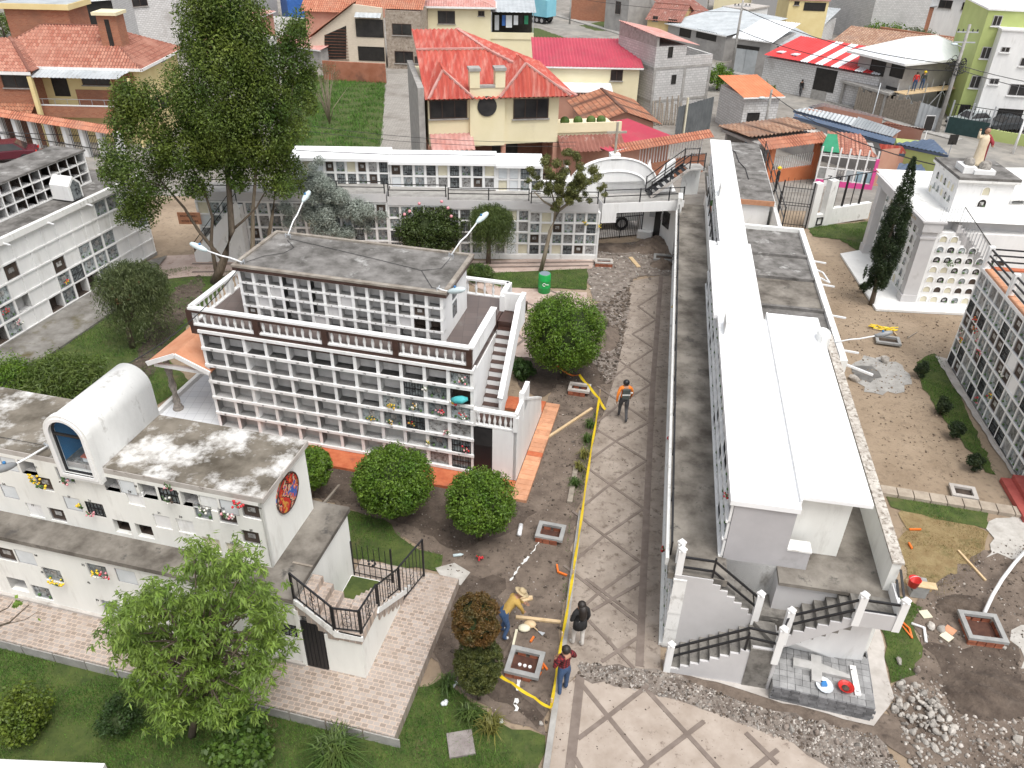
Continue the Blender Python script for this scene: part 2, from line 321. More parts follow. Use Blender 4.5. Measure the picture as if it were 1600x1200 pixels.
ICF=np.array([(0,11,5),(0,5,1),(0,1,7),(0,7,10),(0,10,11),(1,5,9),(5,11,4),(11,10,2),(10,7,6),(7,1,8),(3,9,4),(3,4,2),(3,2,6),(3,6,8),(3,8,9),(4,9,5),(2,4,11),(6,2,10),(8,6,7),(9,8,1)])
def clods(name,px,n,s0,s1,m,dz=0,**k):
    P=scatter(px,n); s=s0*(s1/s0)**(rng.uniform(0,1,n)**2.2)
    v=ICO[None]*rng.uniform(.65,1.25,(n,12,1))*s[:,None,None]*rng.uniform(.6,1.3,(n,1,3))
    a=rng.uniform(0,6.28,n); c,sn=np.cos(a)[:,None],np.sin(a)[:,None]
    x=v[:,:,0]*c-v[:,:,1]*sn; y=v[:,:,0]*sn+v[:,:,1]*c
    V=np.stack([x+P[:,0,None],y+P[:,1,None],v[:,:,2]*.7+s[:,None]*.15+gzv(P[:,1])[:,None]+dz],2)
    F=(ICF[None]+12*np.arange(n)[:,None,None]).reshape(-1,3)
    return bulk(name,V.reshape(-1,3),F,m,kind='stuff',**k)

# ground: one sheet to the horizon, stepping down to the street side

gm=MB(); xs=(-1500,1500); ys=(-200,43,63,2500)
gm.add([(x,y,gz(y)-.02) for y in ys for x in xs],[(0,1,3,2),(2,3,5,4),(4,5,7,6)]); gm.build('ground',dirt_tan,kind='structure')

SOIL=[(440,690),(700,735),(800,780),(862,600),(890,560),(930,545),(985,480),(975,560),(950,640),(925,700),(905,790),(890,900),(862,1100),(853,1150),(800,1130),(720,1080),(690,1050),(640,970),(705,905),(690,880),(560,800),(430,760)]
sheet('garden_soil',SOIL,0,soil_mid,.12)
sheet('dark_soil',[(480,770),(600,800),(720,860),(800,830),(840,800),(800,790),(700,745),(500,700),(450,720)],.004,soil,.15)
sheet('dark_soil',[(700,900),(790,905),(780,960),(800,1000),(780,1060),(850,1120),(840,1140),(760,1085),(690,1040),(665,1000)],.004,soil,.15)
sheet('dark_soil',[(800,555),(870,560),(960,560),(985,500),(978,560),(955,600),(910,610),(870,600),(850,620),(815,608)],.004,soil,.15)
LAWN=[(-60,970),(0,985),(200,1045),(619,1155),(650,1075),(690,1062),(725,1088),(800,1140),(852,1150),(840,1225),(-80,1225)]
sheet('lawn',LAWN,.008,turf,.08)
LAWN2=[(525,795),(600,812),(640,850),(692,868),(682,893),(632,888),(540,868)]
sheet('lawn',LAWN2,.012,turf,.1)
LAWN3=[(-20,640),(0,590),(75,557),(120,520),(200,470),(240,425),(290,418),(345,418),(368,425),(330,470),(300,500),(262,560),(300,600),(230,640),(100,660)]
sheet('lawn',LAWN3,.004,turf,.1)
TRENCH=[(160,590),(215,560),(238,500),(275,450),(310,430),(322,445),(300,490),(255,545),(235,590),(180,605)]
sheet('dug_soil',TRENCH,.012,soil,.15)
LAWN4=[(735,445),(762,426),(921,419),(916,453),(860,450),(780,450)]
sheet('lawn',LAWN4,.012,turf,.03)
sheet('tiled_walk',[(225,440),(262,400),(345,396),(560,403),(760,408),(932,400),(925,420),(760,427),(735,434),(560,432),(300,432)],.02,pink_tile)
for a,b in (((560,414),(930,409)),((300,412),(560,414)),((300,425),(920,415))):
    A,B=G(*a,.024),G(*b,.024); MB().bar(A,B,.16,.008).build('paving_band',band_m,kind='structure')
sheet('plaza',[(700,430),(735,434),(780,448),(860,454),(917,457),(922,480),(905,505),(950,525),(880,566),(800,556),(790,500),(760,455)],.016,pink_tile,.05)
for k,(a,b) in enumerate((((800,500),(880,455)),((800,545),(860,500)),((860,454),(920,480)),((815,470),(905,505)),((800,515),(850,556)))):
    A,B=G(*a,.02+k*.0015),G(*b,.02+k*.0015); MB().bar(A,B,.12,.008).build('paving_band',band_m,kind='structure')
sheet('pavement',[(-60,565),(0,532),(180,437),(238,408),(262,402),(225,445),(195,476),(75,557),(0,592),(-60,625)],.10,moss_conc)
A,B,C=G(0,590),G(75,557),G(195,476)
mb=MB(); 
for p,q in ((G(-60,622),B),(B,C),(C,G(228,446))): mb.bar(p+Vector((0,0,.045)),q+Vector((0,0,.045)),.12,.1)
mb.build('kerb',moss_conc,kind='structure')
# long stamped path and the plaza in front
PATH=[(862,1095),(880,1000),(895,900),(910,790),(927,690),(945,640),(960,592),(972,540),(983,480),(985,440),(1048,428),(1050,410),(1044,600),(1036,850),(1032,905),(1032,1060),(905,1050)]
sheet('path',PATH,.012,path_m,.03,1.2)
PLAZA=[(846,1225),(866,1085),(905,1055),(1060,1092),(1240,1160),(1345,1225)]
sheet('paved_plaza',PLAZA,.014,plaza_m,.02,1)
TR=[(905,1034),(1045,1052),(1200,1110),(1370,1150),(1430,1225),(1335,1225),(1240,1162),(1060,1095),(905,1058)]
sheet('rubble_strip',TR,.018,rubble_soil,.12)
_bz=[0]
def bands(lst,w,name='paving_band'):
    for a,b in lst:
        _bz[0]=(_bz[0]+1)%9; A,B=G(*a),G(*b); A.z=B.z=.018+_bz[0]*.0012; MB().bar(A,B,w,.012).build(name,band_m,kind='structure')
bands([((1033,432),(1020,600)),((1020,600),(1005,905)),((1005,905),(999,1042))],.2)
# zig-zag lattice along the path
zz=[]
rows=[(1031,458),(1027,500),(1024,545),(1020,600),(1016,660),(1012,720),(1008,795),(1004,880),(999,975)]
for i in range(len(rows)-1):
    (x0,y0),(x1,y1)=rows[i],rows[i+1]; ym=(y0+y1)/2
    xl=x0-(34+i*5); zz+=[((x0-2,y0),(xl,ym)),((xl,ym),(x1-2,y1))]
    xl2=xl-(26+i*4); zz+=[((xl,ym),(xl2,y0+4)),((xl,ym),(xl2,y1))] if i>1 else []
bands(zz,.085)
bands([((999,995),(940,1035)),((920,970),(990,1045)),((915,905),(999,968)),((1000,912),(925,955))],.09)
bands([((907,1055),(889,1215))],.22)
bands([((903,1063),(1012,1196)),((1012,1072),(950,1120)),((950,1120),(903,1155)),((1010,1078),(1130,1210)),((1100,1128),(1010,1196)),((1012,1196),(985,1218)),((898,1185),(915,1215)),((1165,1146),(1215,1195)),((1215,1172),(1160,1215))],.11)
# kerb between garden and path
mb=MB(); kp=[(852,1210),(868,1100),(882,1000),(893,910),(908,800)]
for a,b in zip(kp,kp[1:]): mb.bar(G(*a,.05),G(*b,.05),.14,.12)
mb.build('kerb',conc,kind='structure')
sheet('dug_path_edge',[(985,445),(950,470),(925,470),(918,420),(935,385),(1000,378),(1040,378),(1050,410),(1048,430),(1000,432),(985,445)],.014,rubble_soil,.15)
sheet('dug_path_edge',[(985,445),(983,480),(972,540),(960,592),(948,600),(925,560),(935,545),(950,515),(925,480),(950,468)],.016,rubble_soil,.12)
sheet('gate_threshold',[(934,372),(1000,366),(1028,378),(1030,366),(1055,350),(1060,335),(940,335)],.004,conc_lt)
sheet('trodden_soil',[(1032,1030),(1400,1120),(1440,1200),(1370,1152),(1200,1112),(1040,1056)],.008,soil_mid,.05)
sheet('concrete_apron',[(1040,1044),(1200,1092),(1365,1135),(1397,1090),(1388,1062),(1372,965),(1350,985),(1345,1040),(1200,1040),(1040,1020)],.022,conc_lt,.04)
def mound(name,c,rx,ry,h,m,deg=0,seed=1):
    q=np.random.default_rng(seed); n=26; ph=q.uniform(0,6,8); vs=[];b=MB(); a=R(deg)
    for j in range(n+1):
        for i in range(n+1):
            u,v=i/n*2-1,j/n*2-1; r=math.hypot(u,v); z=max(0,1-r*r)**1.3*(1+.25*math.sin(u*7+ph[0])*math.sin(v*6+ph[1])+.2*math.sin(u*13+ph[2]+v*9))+q.uniform(-.05,.05)*(r<1)
            x,y=u*rx,v*ry; vs.append((c.x+x*math.cos(a)-y*math.sin(a),c.y+x*math.sin(a)+y*math.cos(a),h*z-.02))
    b.add(vs,[(j*(n+1)+i,j*(n+1)+i+1,(j+1)*(n+1)+i+1,(j+1)*(n+1)+i) for j in range(n) for i in range(n)]); return b.build(name,m,None,False,kind='structure')
mound('earth_mound',G(1022,386),1.5,1.0,.5,soil_mid,25,2); mound('earth_mound',G(960,388),1.6,.7,.22,soil_mid,0,3); mound('earth_mound',G(1035,415),.7,.6,.3,soil_mid,0,4); mound('earth_mound',G(950,530),.6,1.4,.16,soil_mid,-15,5); mound('earth_mound',G(1545,1085),1.3,.8,.2,soil,10,6); mound('earth_mound',G(1500,945),.8,.4,.18,soil,10,7)
# yard on the far side of the long building
sheet('mortar_stain',[(1330,570),(1350,555),(1400,565),(1425,600),(1400,615),(1350,612)],0,conc,.2)
sheet('mortar_stain',[(1330,572),(1362,572),(1378,590),(1360,598),(1338,590)],.004,mat('wet mortar',(.1,.095,.09),(.17,.165,.155),scale=3,rough=.8),.15)
LAWN5=[(1262,356),(1372,345),(1357,385),(1340,392),(1312,374),(1270,369)]; sheet('lawn',LAWN5,.004,turf,.1)
LAWN6=[(1432,566),(1460,552),(1470,562),(1532,690),(1556,742),(1540,738),(1498,682),(1462,640),(1440,600)]; sheet('lawn',LAWN6,.004,turf,.1)
LAWN7=[(1385,776),(1420,778),(1480,785),(1545,800),(1548,828),(1500,818),(1440,804),(1392,792)]; sheet('lawn',LAWN7,.008,turf,.12)
DRY=[(1410,795),(1500,815),(1545,832),(1530,872),(1490,925),(1455,935),(1412,910)]; sheet('dry_lawn',DRY,.004,dry_turf,.15)
LAWN8=[(1370,955),(1402,930),(1440,950),(1425,975),(1442,1012),(1430,1055),(1392,1068),(1386,1010)]; sheet('lawn',LAWN8,.012,turf,.1)
YSOIL=[(1470,905),(1600,830),(1700,850),(1700,1225),(1440,1225),(1385,1110),(1400,1066),(1440,1012),(1420,960)]
sheet('dug_soil',YSOIL,.006,soil_mid,.15)
sheet('dark_soil',[(1440,1010),(1520,1010),(1600,1000),(1600,1120),(1540,1110),(1470,1060)],.010,soil,.2)
sheet('lime_patch',[(1545,815),(1590,805),(1620,840),(1600,870),(1540,872)],.012,mat('lime dust',(.36,.34,.31),(.5,.48,.45),scale=3,rough=1,bump=.4),.2)
sheet('lime_patch',[(1580,985),(1640,980),(1640,1060),(1595,1045)],.014,MATS['lime dust'],.2)
sheet('lime_patch',[(680,888),(710,880),(735,895),(720,915),(690,903)],.018,MATS['lime dust'],.15)
def lime(pts,w,dz):
    A=[G(*p) for p in pts]
    for a,b in zip(A,A[1:]):
        d=(b-a).normalized(); n=Vector((-d.y,d.x,0))*w
        sheet('lime_line',[tuple(a-n),tuple(b-n),tuple(b+n),tuple(a+n)],dz,mat('white lime',(.6,.6,.58),(.75,.75,.73),scale=9,rough=1),.035,.08)
lime([(842,848),(829,866)],.022,.02); lime([(826,870),(815,882)],.034,.02); lime([(812,886),(797,908)],.02,.02); lime([(812,1060),(808,1080)],.025,.024); lime([(807,1092),(806,1112)],.04,.024)
# plinths
mb=MB(); pp=[at(x,y,.1) for x,y in ((1313,396),(1369,483),(1512,490),(1540,470),(1480,420),(1400,380))]
mb.prism([(p.x,p.y) for p in pp],0,.1); mb.build('white_plinth',plaster_white,kind='structure')
sheet('pavement',[(1460,556),(1482,562),(1596,745),(1580,742)],.03,conc_lt,.05)
A,B=G(1376,768),G(1610,806)
for i in range(9):
    p=A+(B-A)*(i/9);q=A+(B-A)*((i+.94)/9); d=(B-A).normalized()*0; MB().bar(p+Vector((0,0,.05)),q+Vector((0,0,.05)),.42,.14).build('kerb_stone',mat('sandy kerb stone',(.3,.25,.2),(.42,.36,.29),scale=3,rough=.95,bump=.3),kind='structure')
# street side
sheet('street_ground',[(-160,46,0),(160,46,0),(160,260,0),(-160,260,0)],-.012,mat('dusty street ground',(.2,.185,.165),(.29,.27,.245),scale=.4,rough=1,c3=(.15,.13,.11),s3=1.2,t3=(.5,.7),bump=.3))
sheet('road',[(790,8),(850,10),(962,48),(1112,98),(1252,138),(1330,160),(1420,192),(1500,212),(1640,255),(1640,320),(1480,262),(1330,195),(1200,155),(1105,125),(960,72),(815,32)],.0,asphalt,.2,2)
mb=MB(); kk=[(870,24),(962,62-12),(1112,103),(1252,143),(1330,167),(1420,198),(1500,219)]
for a,b in zip(kk,kk[1:]): mb.bar(G(*a,.06),G(*b,.06),1.0,.12)
mb.build('kerb',conc,kind='structure')
sheet('lane',[(1195,250),(1300,262),(1420,275),(1420,345),(1330,300),(1215,300),(1200,285)],.0,asphalt,.1,1)
LOT=[(440,120),(603,115),(597,235),(440,240)]; sheet('lawn',LOT,.0,turf,.1)
sheet('driveway',[(606,116),(660,113),(663,240),(592,240)],.004,paver)
sheet('lawn',[(810,40),(845,45),(890,62),(870,66),(815,66)],.004,turf,.2)
sheet('lawn',[(905,40),(960,30),(965,48),(930,48)],.004,turf,.2)
HILL=[(1330,45),(1440,40),(1540,60),(1560,110),(1480,95),(1390,90),(1330,70)]
sheet('alley',[(0,200),(300,225),(560,238),(940,232),(1060,238),(1060,262),(900,250),(560,262),(200,262),(0,262)],.0,asphalt,.1,2)
# grass blades and loose clods
gr=mat('grass blades',(.045,.125,.014),(.1,.2,.028),scale=1.2,rough=.7,random_island=.45,c3=(.16,.19,.035),s3=.7,t3=(.58,.82))
gr_dry=mat('dry grass blades',(.22,.16,.06),(.3,.24,.1),scale=2,rough=.8,random_island=.35,c3=(.09,.12,.03),s3=1.2,t3=(.55,.7))
for px,d,h in ((LAWN,1500,.075),(LAWN2,1100,.07),(LAWN3,500,.09),(LAWN4,700,.07),(LAWN5,450,.1),(LAWN6,600,.09),(LAWN7,550,.06),(LAWN8,1000,.08)): grass(px,d,h,gr,w=.014,dz=.01)
grass(LOT,70,.28,mat('tall lot grass',(.045,.12,.012),(.08,.19,.02),scale=.6,rough=.7,random_island=.4),w=.05,dz=0)
grass(DRY,700,.06,gr_dry,w=.014,dz=.005)
grass([(893,800),(908,790),(925,690),(932,650),(945,620),(930,640),(912,690),(897,740),(885,850),(880,920),(872,990),(885,950)],500,.1,gr,w=.016)
grass([(700,1075),(720,1080),(790,1130),(780,1150),(700,1110)],900,.1,gr,w=.014)
grass([(1250,430),(1290,440),(1500,492),(1430,500),(1370,488)],90,.05,gr_dry,w=.014)
clod_d=mat('soil clods',(.06,.046,.036),(.13,.102,.08),scale=5,rough=1,random_island=.5)
clod_l=mat('rubble chips',(.2,.175,.15),(.4,.37,.34),scale=5,rough=1,random_island=.55)
clod_t=mat('tan crumbs',(.15,.11,.08),(.3,.24,.18),scale=5,rough=1,random_island=.4)
clods('soil_clods',SOIL,5200,.006,.05,clod_d)
clods('soil_clods',TRENCH,900,.015,.09,clod_d,dz=.01)
clods('soil_clods',YSOIL,3000,.008,.05,clod_d,dz=.005)
clods('rubble_chips',TR,4200,.006,.045,clod_l,dz=.012); clods('soil_clods',TR,1500,.006,.05,clod_d,dz=.015)
clods('rubble_chips',[(985,445),(950,470),(925,470),(918,420),(935,385),(1000,378),(1040,378),(1050,410),(1048,430),(1000,432)],1500,.01,.08,clod_l)
clods('soil_clods',[(985,445),(983,480),(972,540),(960,592),(948,600),(925,560),(935,545),(950,515),(925,480),(950,468)],1600,.015,.11,clod_d)
clods('rubble_chips',[(985,445),(983,480),(972,540),(960,592),(948,600),(925,560),(935,545),(950,515),(925,480),(950,468)],900,.01,.06,clod_l)
clods('tan_crumbs',[(1290,420),(1330,400),(1370,490),(1500,495),(1470,560),(1440,600),(1530,740),(1400,770),(1340,600),(1310,520)],1500,.008,.05,clod_t)
clods('rubble_chips',[(1385,1070),(1500,1060),(1640,1120),(1640,1225),(1430,1225)],1600,.01,.07,clod_l)
clods('soil_clods',PATH,900,.006,.03,clod_d,dz=.012); clods('soil_clods',PLAZA,250,.005,.025,clod_d,dz=.014)
clods('rubble_chips',YSOIL,700,.01,.05,clod_l,dz=.005)
clods('rubble_chips',SOIL,900,.005,.03,clod_l,dz=.003)
# ================================================================ CEMETERY BUILDINGS
def fmat(O,deg): return Matrix.Translation(Vector(O))@Matrix.Rotation(R(deg),4,'Z')
def plane_px(px,py,O,deg,yo=0.0):        # where the sight line meets a wall of a building: its local x and z
    a=R(deg); X=Vector((math.cos(a),math.sin(a),0)); Y=Vector((-X.y,X.x,0)); O=Vector(O); d=ray(px,py); C=Vector((0,0,CH))
    t=(O+Y*yo-C).dot(Y)/d.dot(Y); P=C+d*t
    return (P-O).dot(X),P.z-O.z
_nm={}
def niche_mesh(kind,w,h,dep):
    key=(kind,round(w,3),round(h,3),round(dep,2))
    if key in _nm: return _nm[key]
    b=MB(); a,c=w/2,h/2
    def frame(y,t,m,d=.03):
        b.box(-a,y,-c,a,y+d,-c+t,m); b.box(-a,y,c-t,a,y+d,c,m); b.box(-a,y,-c+t,-a+t,y+d,c-t,m); b.box(a-t,y,-c+t,a,y+d,c-t,m)
    def shell(d,m):
        b.add([(-a,.0,-c),(a,.0,-c),(a,d,-c),(-a,d,-c),(-a,.0,c),(a,.0,c),(a,d,c),(-a,d,c)],[(0,1,2,3),(3,2,6,7),(4,7,6,5),(0,3,7,4),(1,5,6,2)],m)
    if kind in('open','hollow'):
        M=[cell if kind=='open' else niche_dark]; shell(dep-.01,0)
    elif kind in('pane','panef'):
        M=[alu,pane,marble,fl_g]; b.box(-a+.01,.05,-c+.01,a-.01,.09,c-.01,1); frame(.02,.022,0,.04)
        b.box(-a*.25,.035,-c*.1,a*.35,.05,c*.55,2)
        b.ball((-a*.55,.03,-c*.62),.045,3,6,3); b.ball((a*.6,.03,-c*.66),.04,3,6,3)
    elif kind=='grille':
        M=[black,pane]; b.box(-a+.01,.05,-c+.01,a-.01,.09,c-.01,1)
        frame(.0,.022,0)
        n=max(4,int(w/.085))
        for i in range(1,n): x=-a+w*i/n; b.box(x-.008,.012,-c,x+.008,.028,c,0)
        b.box(-a,.008,-.01,a,.03,.01,0)
    elif kind=='marble':
        M=[alu,marble]; frame(.03,.02,0); b.box(-a+.02,.045,-c+.02,a-.02,.08,c-.02,1); b.box(-a*.5,.035,c*.15,a*.5,.046,c*.6,1)
    elif kind=='seal':
        M=[white]; b.box(-a+.012,.025,-c+.012,a-.012,.07,c-.012,0)
    elif kind=='sealg':
        M=[grey_lt]; b.box(-a+.012,.03,-c+.012,a-.012,.07,c-.012,0)
    elif kind=='sealy':
        M=[plate_y]; b.box(-a+.01,.05,-c+.01,a-.01,.09,c-.01,0)
    elif kind=='plate':
        M=[plate_w,alu]; b.box(-a+.02,.012,-c+.02,a-.02,.05,c-.02,0); frame(.0,.014,1,.02)
    elif kind=='dark':
        M=[alu,niche_dark,marble]; frame(.02,.025,0); b.box(-a+.02,.05,-c+.02,a-.02,.09,c-.02,1); b.box(-a*.4,.04,-c*.2,a*.4,.05,c*.4,2)
    me=b.mesh('niche_'+kind,M); _nm[key]=me; return me
def facade(T,org,ang,nx,ny,cw,ch,dep,kinds,st=.09,dt=.09,proud=.02,smat=None,last_div=True,slots=None,z_sh=True):
    """a wall of niches: shelves, dividers and one niche per hole. org = lower left corner in T's frame; the wall faces local -y turned by ang"""
    smat=smat or white; Rm=Matrix.Rotation(R(ang),4,'Z'); org=Vector(org); W=nx*cw
    P=lambda x,y,z: org+Rm@Vector((x,y,z))
    sm=MB().box(-dt/2,-proud,-st/2,W+dt/2,dep,st/2).mesh('shelf',smat); dm=MB().box(-dt/2,0,0,dt/2,dep,ny*ch).mesh('divider',smat)
    if z_sh:
        for j in range(ny+1): link('shelf',sm,T,P(0,0,j*ch),R(ang))
    for i in range(nx+1): link('divider',dm,T,P(i*cw,0,0),R(ang))
    for j in range(ny):
        for i in range(nx):
            k=kinds(i,j)
            if k is None: continue
            link('niche',niche_mesh(k,cw-dt,ch-st,dep),T,P((i+.5)*cw,0.004,(j+.5)*ch),R(ang))
def flowers_mesh(cols,n=9,r=.16,seed=0,leaf=True):
    q=random.Random(seed); b=MB()
    if leaf:
        for i in range(7): a=q.uniform(0,6.28); b.bar((0,0,-.04),(math.cos(a)*r*.8,-abs(math.sin(a))*r*.6,q.uniform(.05,.2)),.025,.006,0)
    for i in range(n): b.ball((q.uniform(-r,r),q.uniform(-.09,.02),q.uniform(0,r*1.3)),q.uniform(.02,.036),1+i%len(cols),6,4)
    return b.mesh('bouquet',[fl_g]+cols,True)
def bouquet(P,cols,label,n=9,r=.16,deg=0,group=None):
    bouquet.k+=1
    return link('bouquet',flowers_mesh(cols,n,r,bouquet.k),None,P,R(deg),label,'flowers',group)
bouquet.k=0
BAL=[(.055,0),(.055,.04),(.03,.07),(.05,.14),(.062,.22),(.045,.3),(.026,.38),(.028,.44),(.05,.47),(.05,.5)]
def balmesh(h,m,n=7):
    k=h/.5; return MB().lathe([(r*.85,z*k) for r,z in BAL],(0,0,0),n).mesh('baluster',m,True)
def wave(x): return x
# ---------------------------------------------------------------- two-tier niche building with the balcony
MO=Vector((-1.18,19.85,0)); MD=-13.2; MM=fmat(MO,MD)
T=thing('niche_building','white two-tier niche building with a brown railed balcony and a flat stained roof','tomb building',MO,MD)
MB().box(-9.13,.305,.1,-.0,4.5,3.86).build('lower_block',[white],T)
MB().box(-9.13,-.02,.08,0,.55,.17).build('base_course',[grey_lt],T)
panes={(11,5):'panef',(9,4):'grille',(10,4):'pane',(11,4):'hollow',(8,3):'pane',(9,3):'panef',(10,3):'panef',(11,3):'pane',(7,2):'pane',(8,2):'panef',(9,2):'grille',(10,2):'marble',(11,2):'marble',(10,1):'pane',(11,1):'grille',(10,0):'marble',(11,0):'grille'}
NCH=.638
facade(T,(-9.11,0,.17),0,12,6,.757,NCH,.3,lambda i,j:panes.get((i,j),'open'),st=.1,dt=.11,proud=.05)
n0=85
for j in range(1,6):
    for i in range(12):
        link('number',text_mesh(str(n0+(j-1)*12+i),.075,letter),T,(-9.11+(i+.42)*.757,-.056,.17+j*NCH-.0),(R(90),0,0))
# slab, balcony floor, brown fascia, railing
MB().box(-9.42,.0,3.86,-.03,4.66,4.18).build('balcony_slab',brown_tile,T)
MB().box(-9.3,.1,4.18,-.12,4.6,4.2).build('balcony_floor',brown_floor,T)
def rail_run(T,a,b,z,secs,brown=True,nb=8,h=.5,w=.13,post=.18,m=None,end=True):
    """balustrade from a to b (local xy): posts, bottom sill, rail and turned balusters"""
    a,b=Vector((a[0],a[1],0)),Vector((b[0],b[1],0)); d=(b-a).normalized(); L=(b-a).length; n=Vector((d.y,-d.x,0)); m=m or white; bm_=brown_tile if brown else m
    up=Vector((0,0,1)); bmsh=balmesh(h,m)
    sl=MB(); sl.bar(a+up*(z+.03),b+up*(z+.03),w,.06); sl.build('sill',m,T)
    tr=MB(); tr.bar(a+up*(z+h+.1),b+up*(z+h+.1),w+.05,.075); tr.build('handrail',m,T)
    if brown:
        t2=MB(); t2.bar(a+up*(z+h+.02)+n*.03,b+up*(z+h+.02)+n*.03,w,.08); t2.build('rail_fascia',bm_,T)
    for s in range(secs+1):
        if not end and s in(0,secs): continue
        p=a+d*(L*s/secs); q=MB(); x=post/2
        ps=[p-d*x-n*.07,p+d*x-n*.07,p+d*x+n*.09,p-d*x+n*.09]; q.prism([(v.x,v.y) for v in ps],z,z+h+.06); q.build('rail_post',bm_,T)
    for s in range(secs):
        for k in range(nb):
            p=a+d*(L*(s+.5/secs*0)/secs+post/2+(L/secs-post)*(k+.5)/nb); link('baluster',bmsh,T,(p.x,p.y,z+.05))
rail_run(T,(-9.36,.05),(-.1,.05),4.18,4)
rail_run(T,(-9.33,.1),(-9.33,4.5),4.18,2,brown=False,nb=8)
rail_run(T,(-9.3,4.56),(-.05,4.56),4.18,4,brown=False,nb=7)
rail_run(T,(-.04,4.6),(-.04,3.72),4.18,1,brown=False,nb=2)
# solid rail beside the head of the stair
MB().box(-.14,.05,4.2,.0,2.66,4.76).build('parapet',white,T); MB().box(-.17,.0,4.76,.03,2.68,4.82).build('coping',white,T)
MB().box(-.005,2.66,3.9,.012,2.70,4.76).build('rail_fascia',brown_tile,T)
# upper block
MB().box(-7.95,1.195,4.2,-1.24,3.55,5.86).build('upper_block',white,T)
up={(0,0):'dark',(12,1):'hollow',(13,1):'hollow',(12,2):'dark'}
facade(T,(-7.95,.95,4.21),0,14,4,.479,.41,.24,lambda i,j:up.get((i,j),'sealg' if (i*7+j*3)%5==0 and j<3 else 'open'),st=.075,dt=.1,proud=.012)
n0=29
for j in range(1,4):
    for i in range(14): link('number',text_mesh(str(n0+(j-1)*14+i),.05,letter),T,(-7.95+(i+.45)*.479,.934,4.21+j*.41),(R(90),0,0))
MB().box(-1.24,.98,4.2,-1.225,3.5,5.86).build('end_wall',white,T)
for z in (4.62,5.25): MB().box(-1.225,1.95,z,-1.205,2.35,z+.5).build('end_niche',[pane],T)
MB().box(-8.1,.86,5.86,-1.06,3.8,5.98).build('roof_slab',brown_tile,T)
MB().box(-8.0,.98,5.98,-1.18,3.7,5.995).build('roof_deck',roof_dark,T)
kb=MB()
kb.box(-8.12,.84,5.98,-1.04,.98,6.05); kb.box(-8.12,3.7,5.98,-1.04,3.82,6.05); kb.box(-8.12,.98,5.98,-8.0,3.7,6.06); kb.box(-1.18,.98,5.98,-1.04,3.7,6.06)
kb.build('roof_kerb',mat('weathered kerb',(.2,.17,.14),(.34,.31,.27),scale=2.5,rough=.95,bump=.3),T)
# stair annex on the end: upper flight, landing, lower flight, white side wall
MB().box(0.0,.0,.1,1.4,.75,2.0).build('landing_block',white,T)
MB().box(0.02,.02,2.0,1.36,.75,2.02).build('landing_floor',brown_tile,T)
for i in range(11):
    y=2.95-(i+1)*.2; z=4.18-(i+1)*.2
    MB().box(.02,y,max(.1,z-.9),.62,y+.2,z-.015).build('step',white,T); MB().box(.02,y-.01,z-.015,.62,y+.2,z).build('tread',brown_tile,T)
for i in range(9):
    y=.75+i*.28; z=1.82-i*.2
    MB().box(.75,y,.1,1.3,y+.28,z-.01).build('step',white,T); MB().box(.75,y,z-.01,1.3,y+.29,z+.01).build('tread',terra,T)
MB().extrude([(.62,.75,1.7),(.62,.75,2.62),(.62,2.95,4.8),(.62,3.0,3.9)],(.11,0,0)).build('stair_parapet',white,T)
MB().bar((.675,.72,2.68),(.675,3.0,4.9),.17,.08).build('coping',white,T)
MB().bar((.675,3.0,4.9),(.675,3.75,4.9),.15,.08).build('coping',white,T); MB().box(.62,3.0,3.86,.73,3.75,4.86).build('parapet',white,T)
MB().box(.0,2.95,3.86,.62,4.6,4.18).build('stair_head',brown_tile,T); MB().box(-.03,3.7,4.2,.7,3.8,4.84).build('parapet',white,T)
MB().extrude([(1.3,.0,.1),(1.3,.0,2.7),(1.3,.9,2.7),(1.3,3.7,.9),(1.3,3.9,.1)],(.12,0,0)).build('side_wall',white,T)
MB().extrude([(1.28,.85,2.75),(1.28,3.72,.94),(1.28,3.72,.86),(1.28,.85,2.67)],(.16,0,0)).build('coping',white,T)
MB().box(1.27,.75,2.0,1.43,.9,2.98).build('stair_post',white,T); MB().box(1.28,.9,2.2,1.42,1.6,2.9).build('stair_panel',white,T)
rail_run(T,(.0,.06),(1.36,.06),2.02,1,brown=False,nb=7,h=.48,post=.16)
# iron door of the store under the landing
d=MB(); d.box(.02,-.02,.12,.62,.02,2.0,0); d.build('door_leaf',[black],T)
MB().box(.05,-.03,1.3,.59,-.018,1.95).build('door_grille',dark_glass,T)
# terracotta walk round the building
mb=MB(); mb.box(-9.3,-.86,.0,1.42,-.02,.1); mb.build('terracotta_walk',terra,None,kind='structure').matrix_world=MM
for i in range(22):
    y=-.86+i*.25; o=MB().box(1.44,y,.0,1.96,y+.24,.1).build('walk_brick',terra if i==9 else terra_pale,None,kind='structure'); o.matrix_world=MM
mb=MB(); mb.box(.0,3.9,0,1.42,4.7,.09); mb.build('terracotta_walk',terra,None,kind='structure').matrix_world=MM
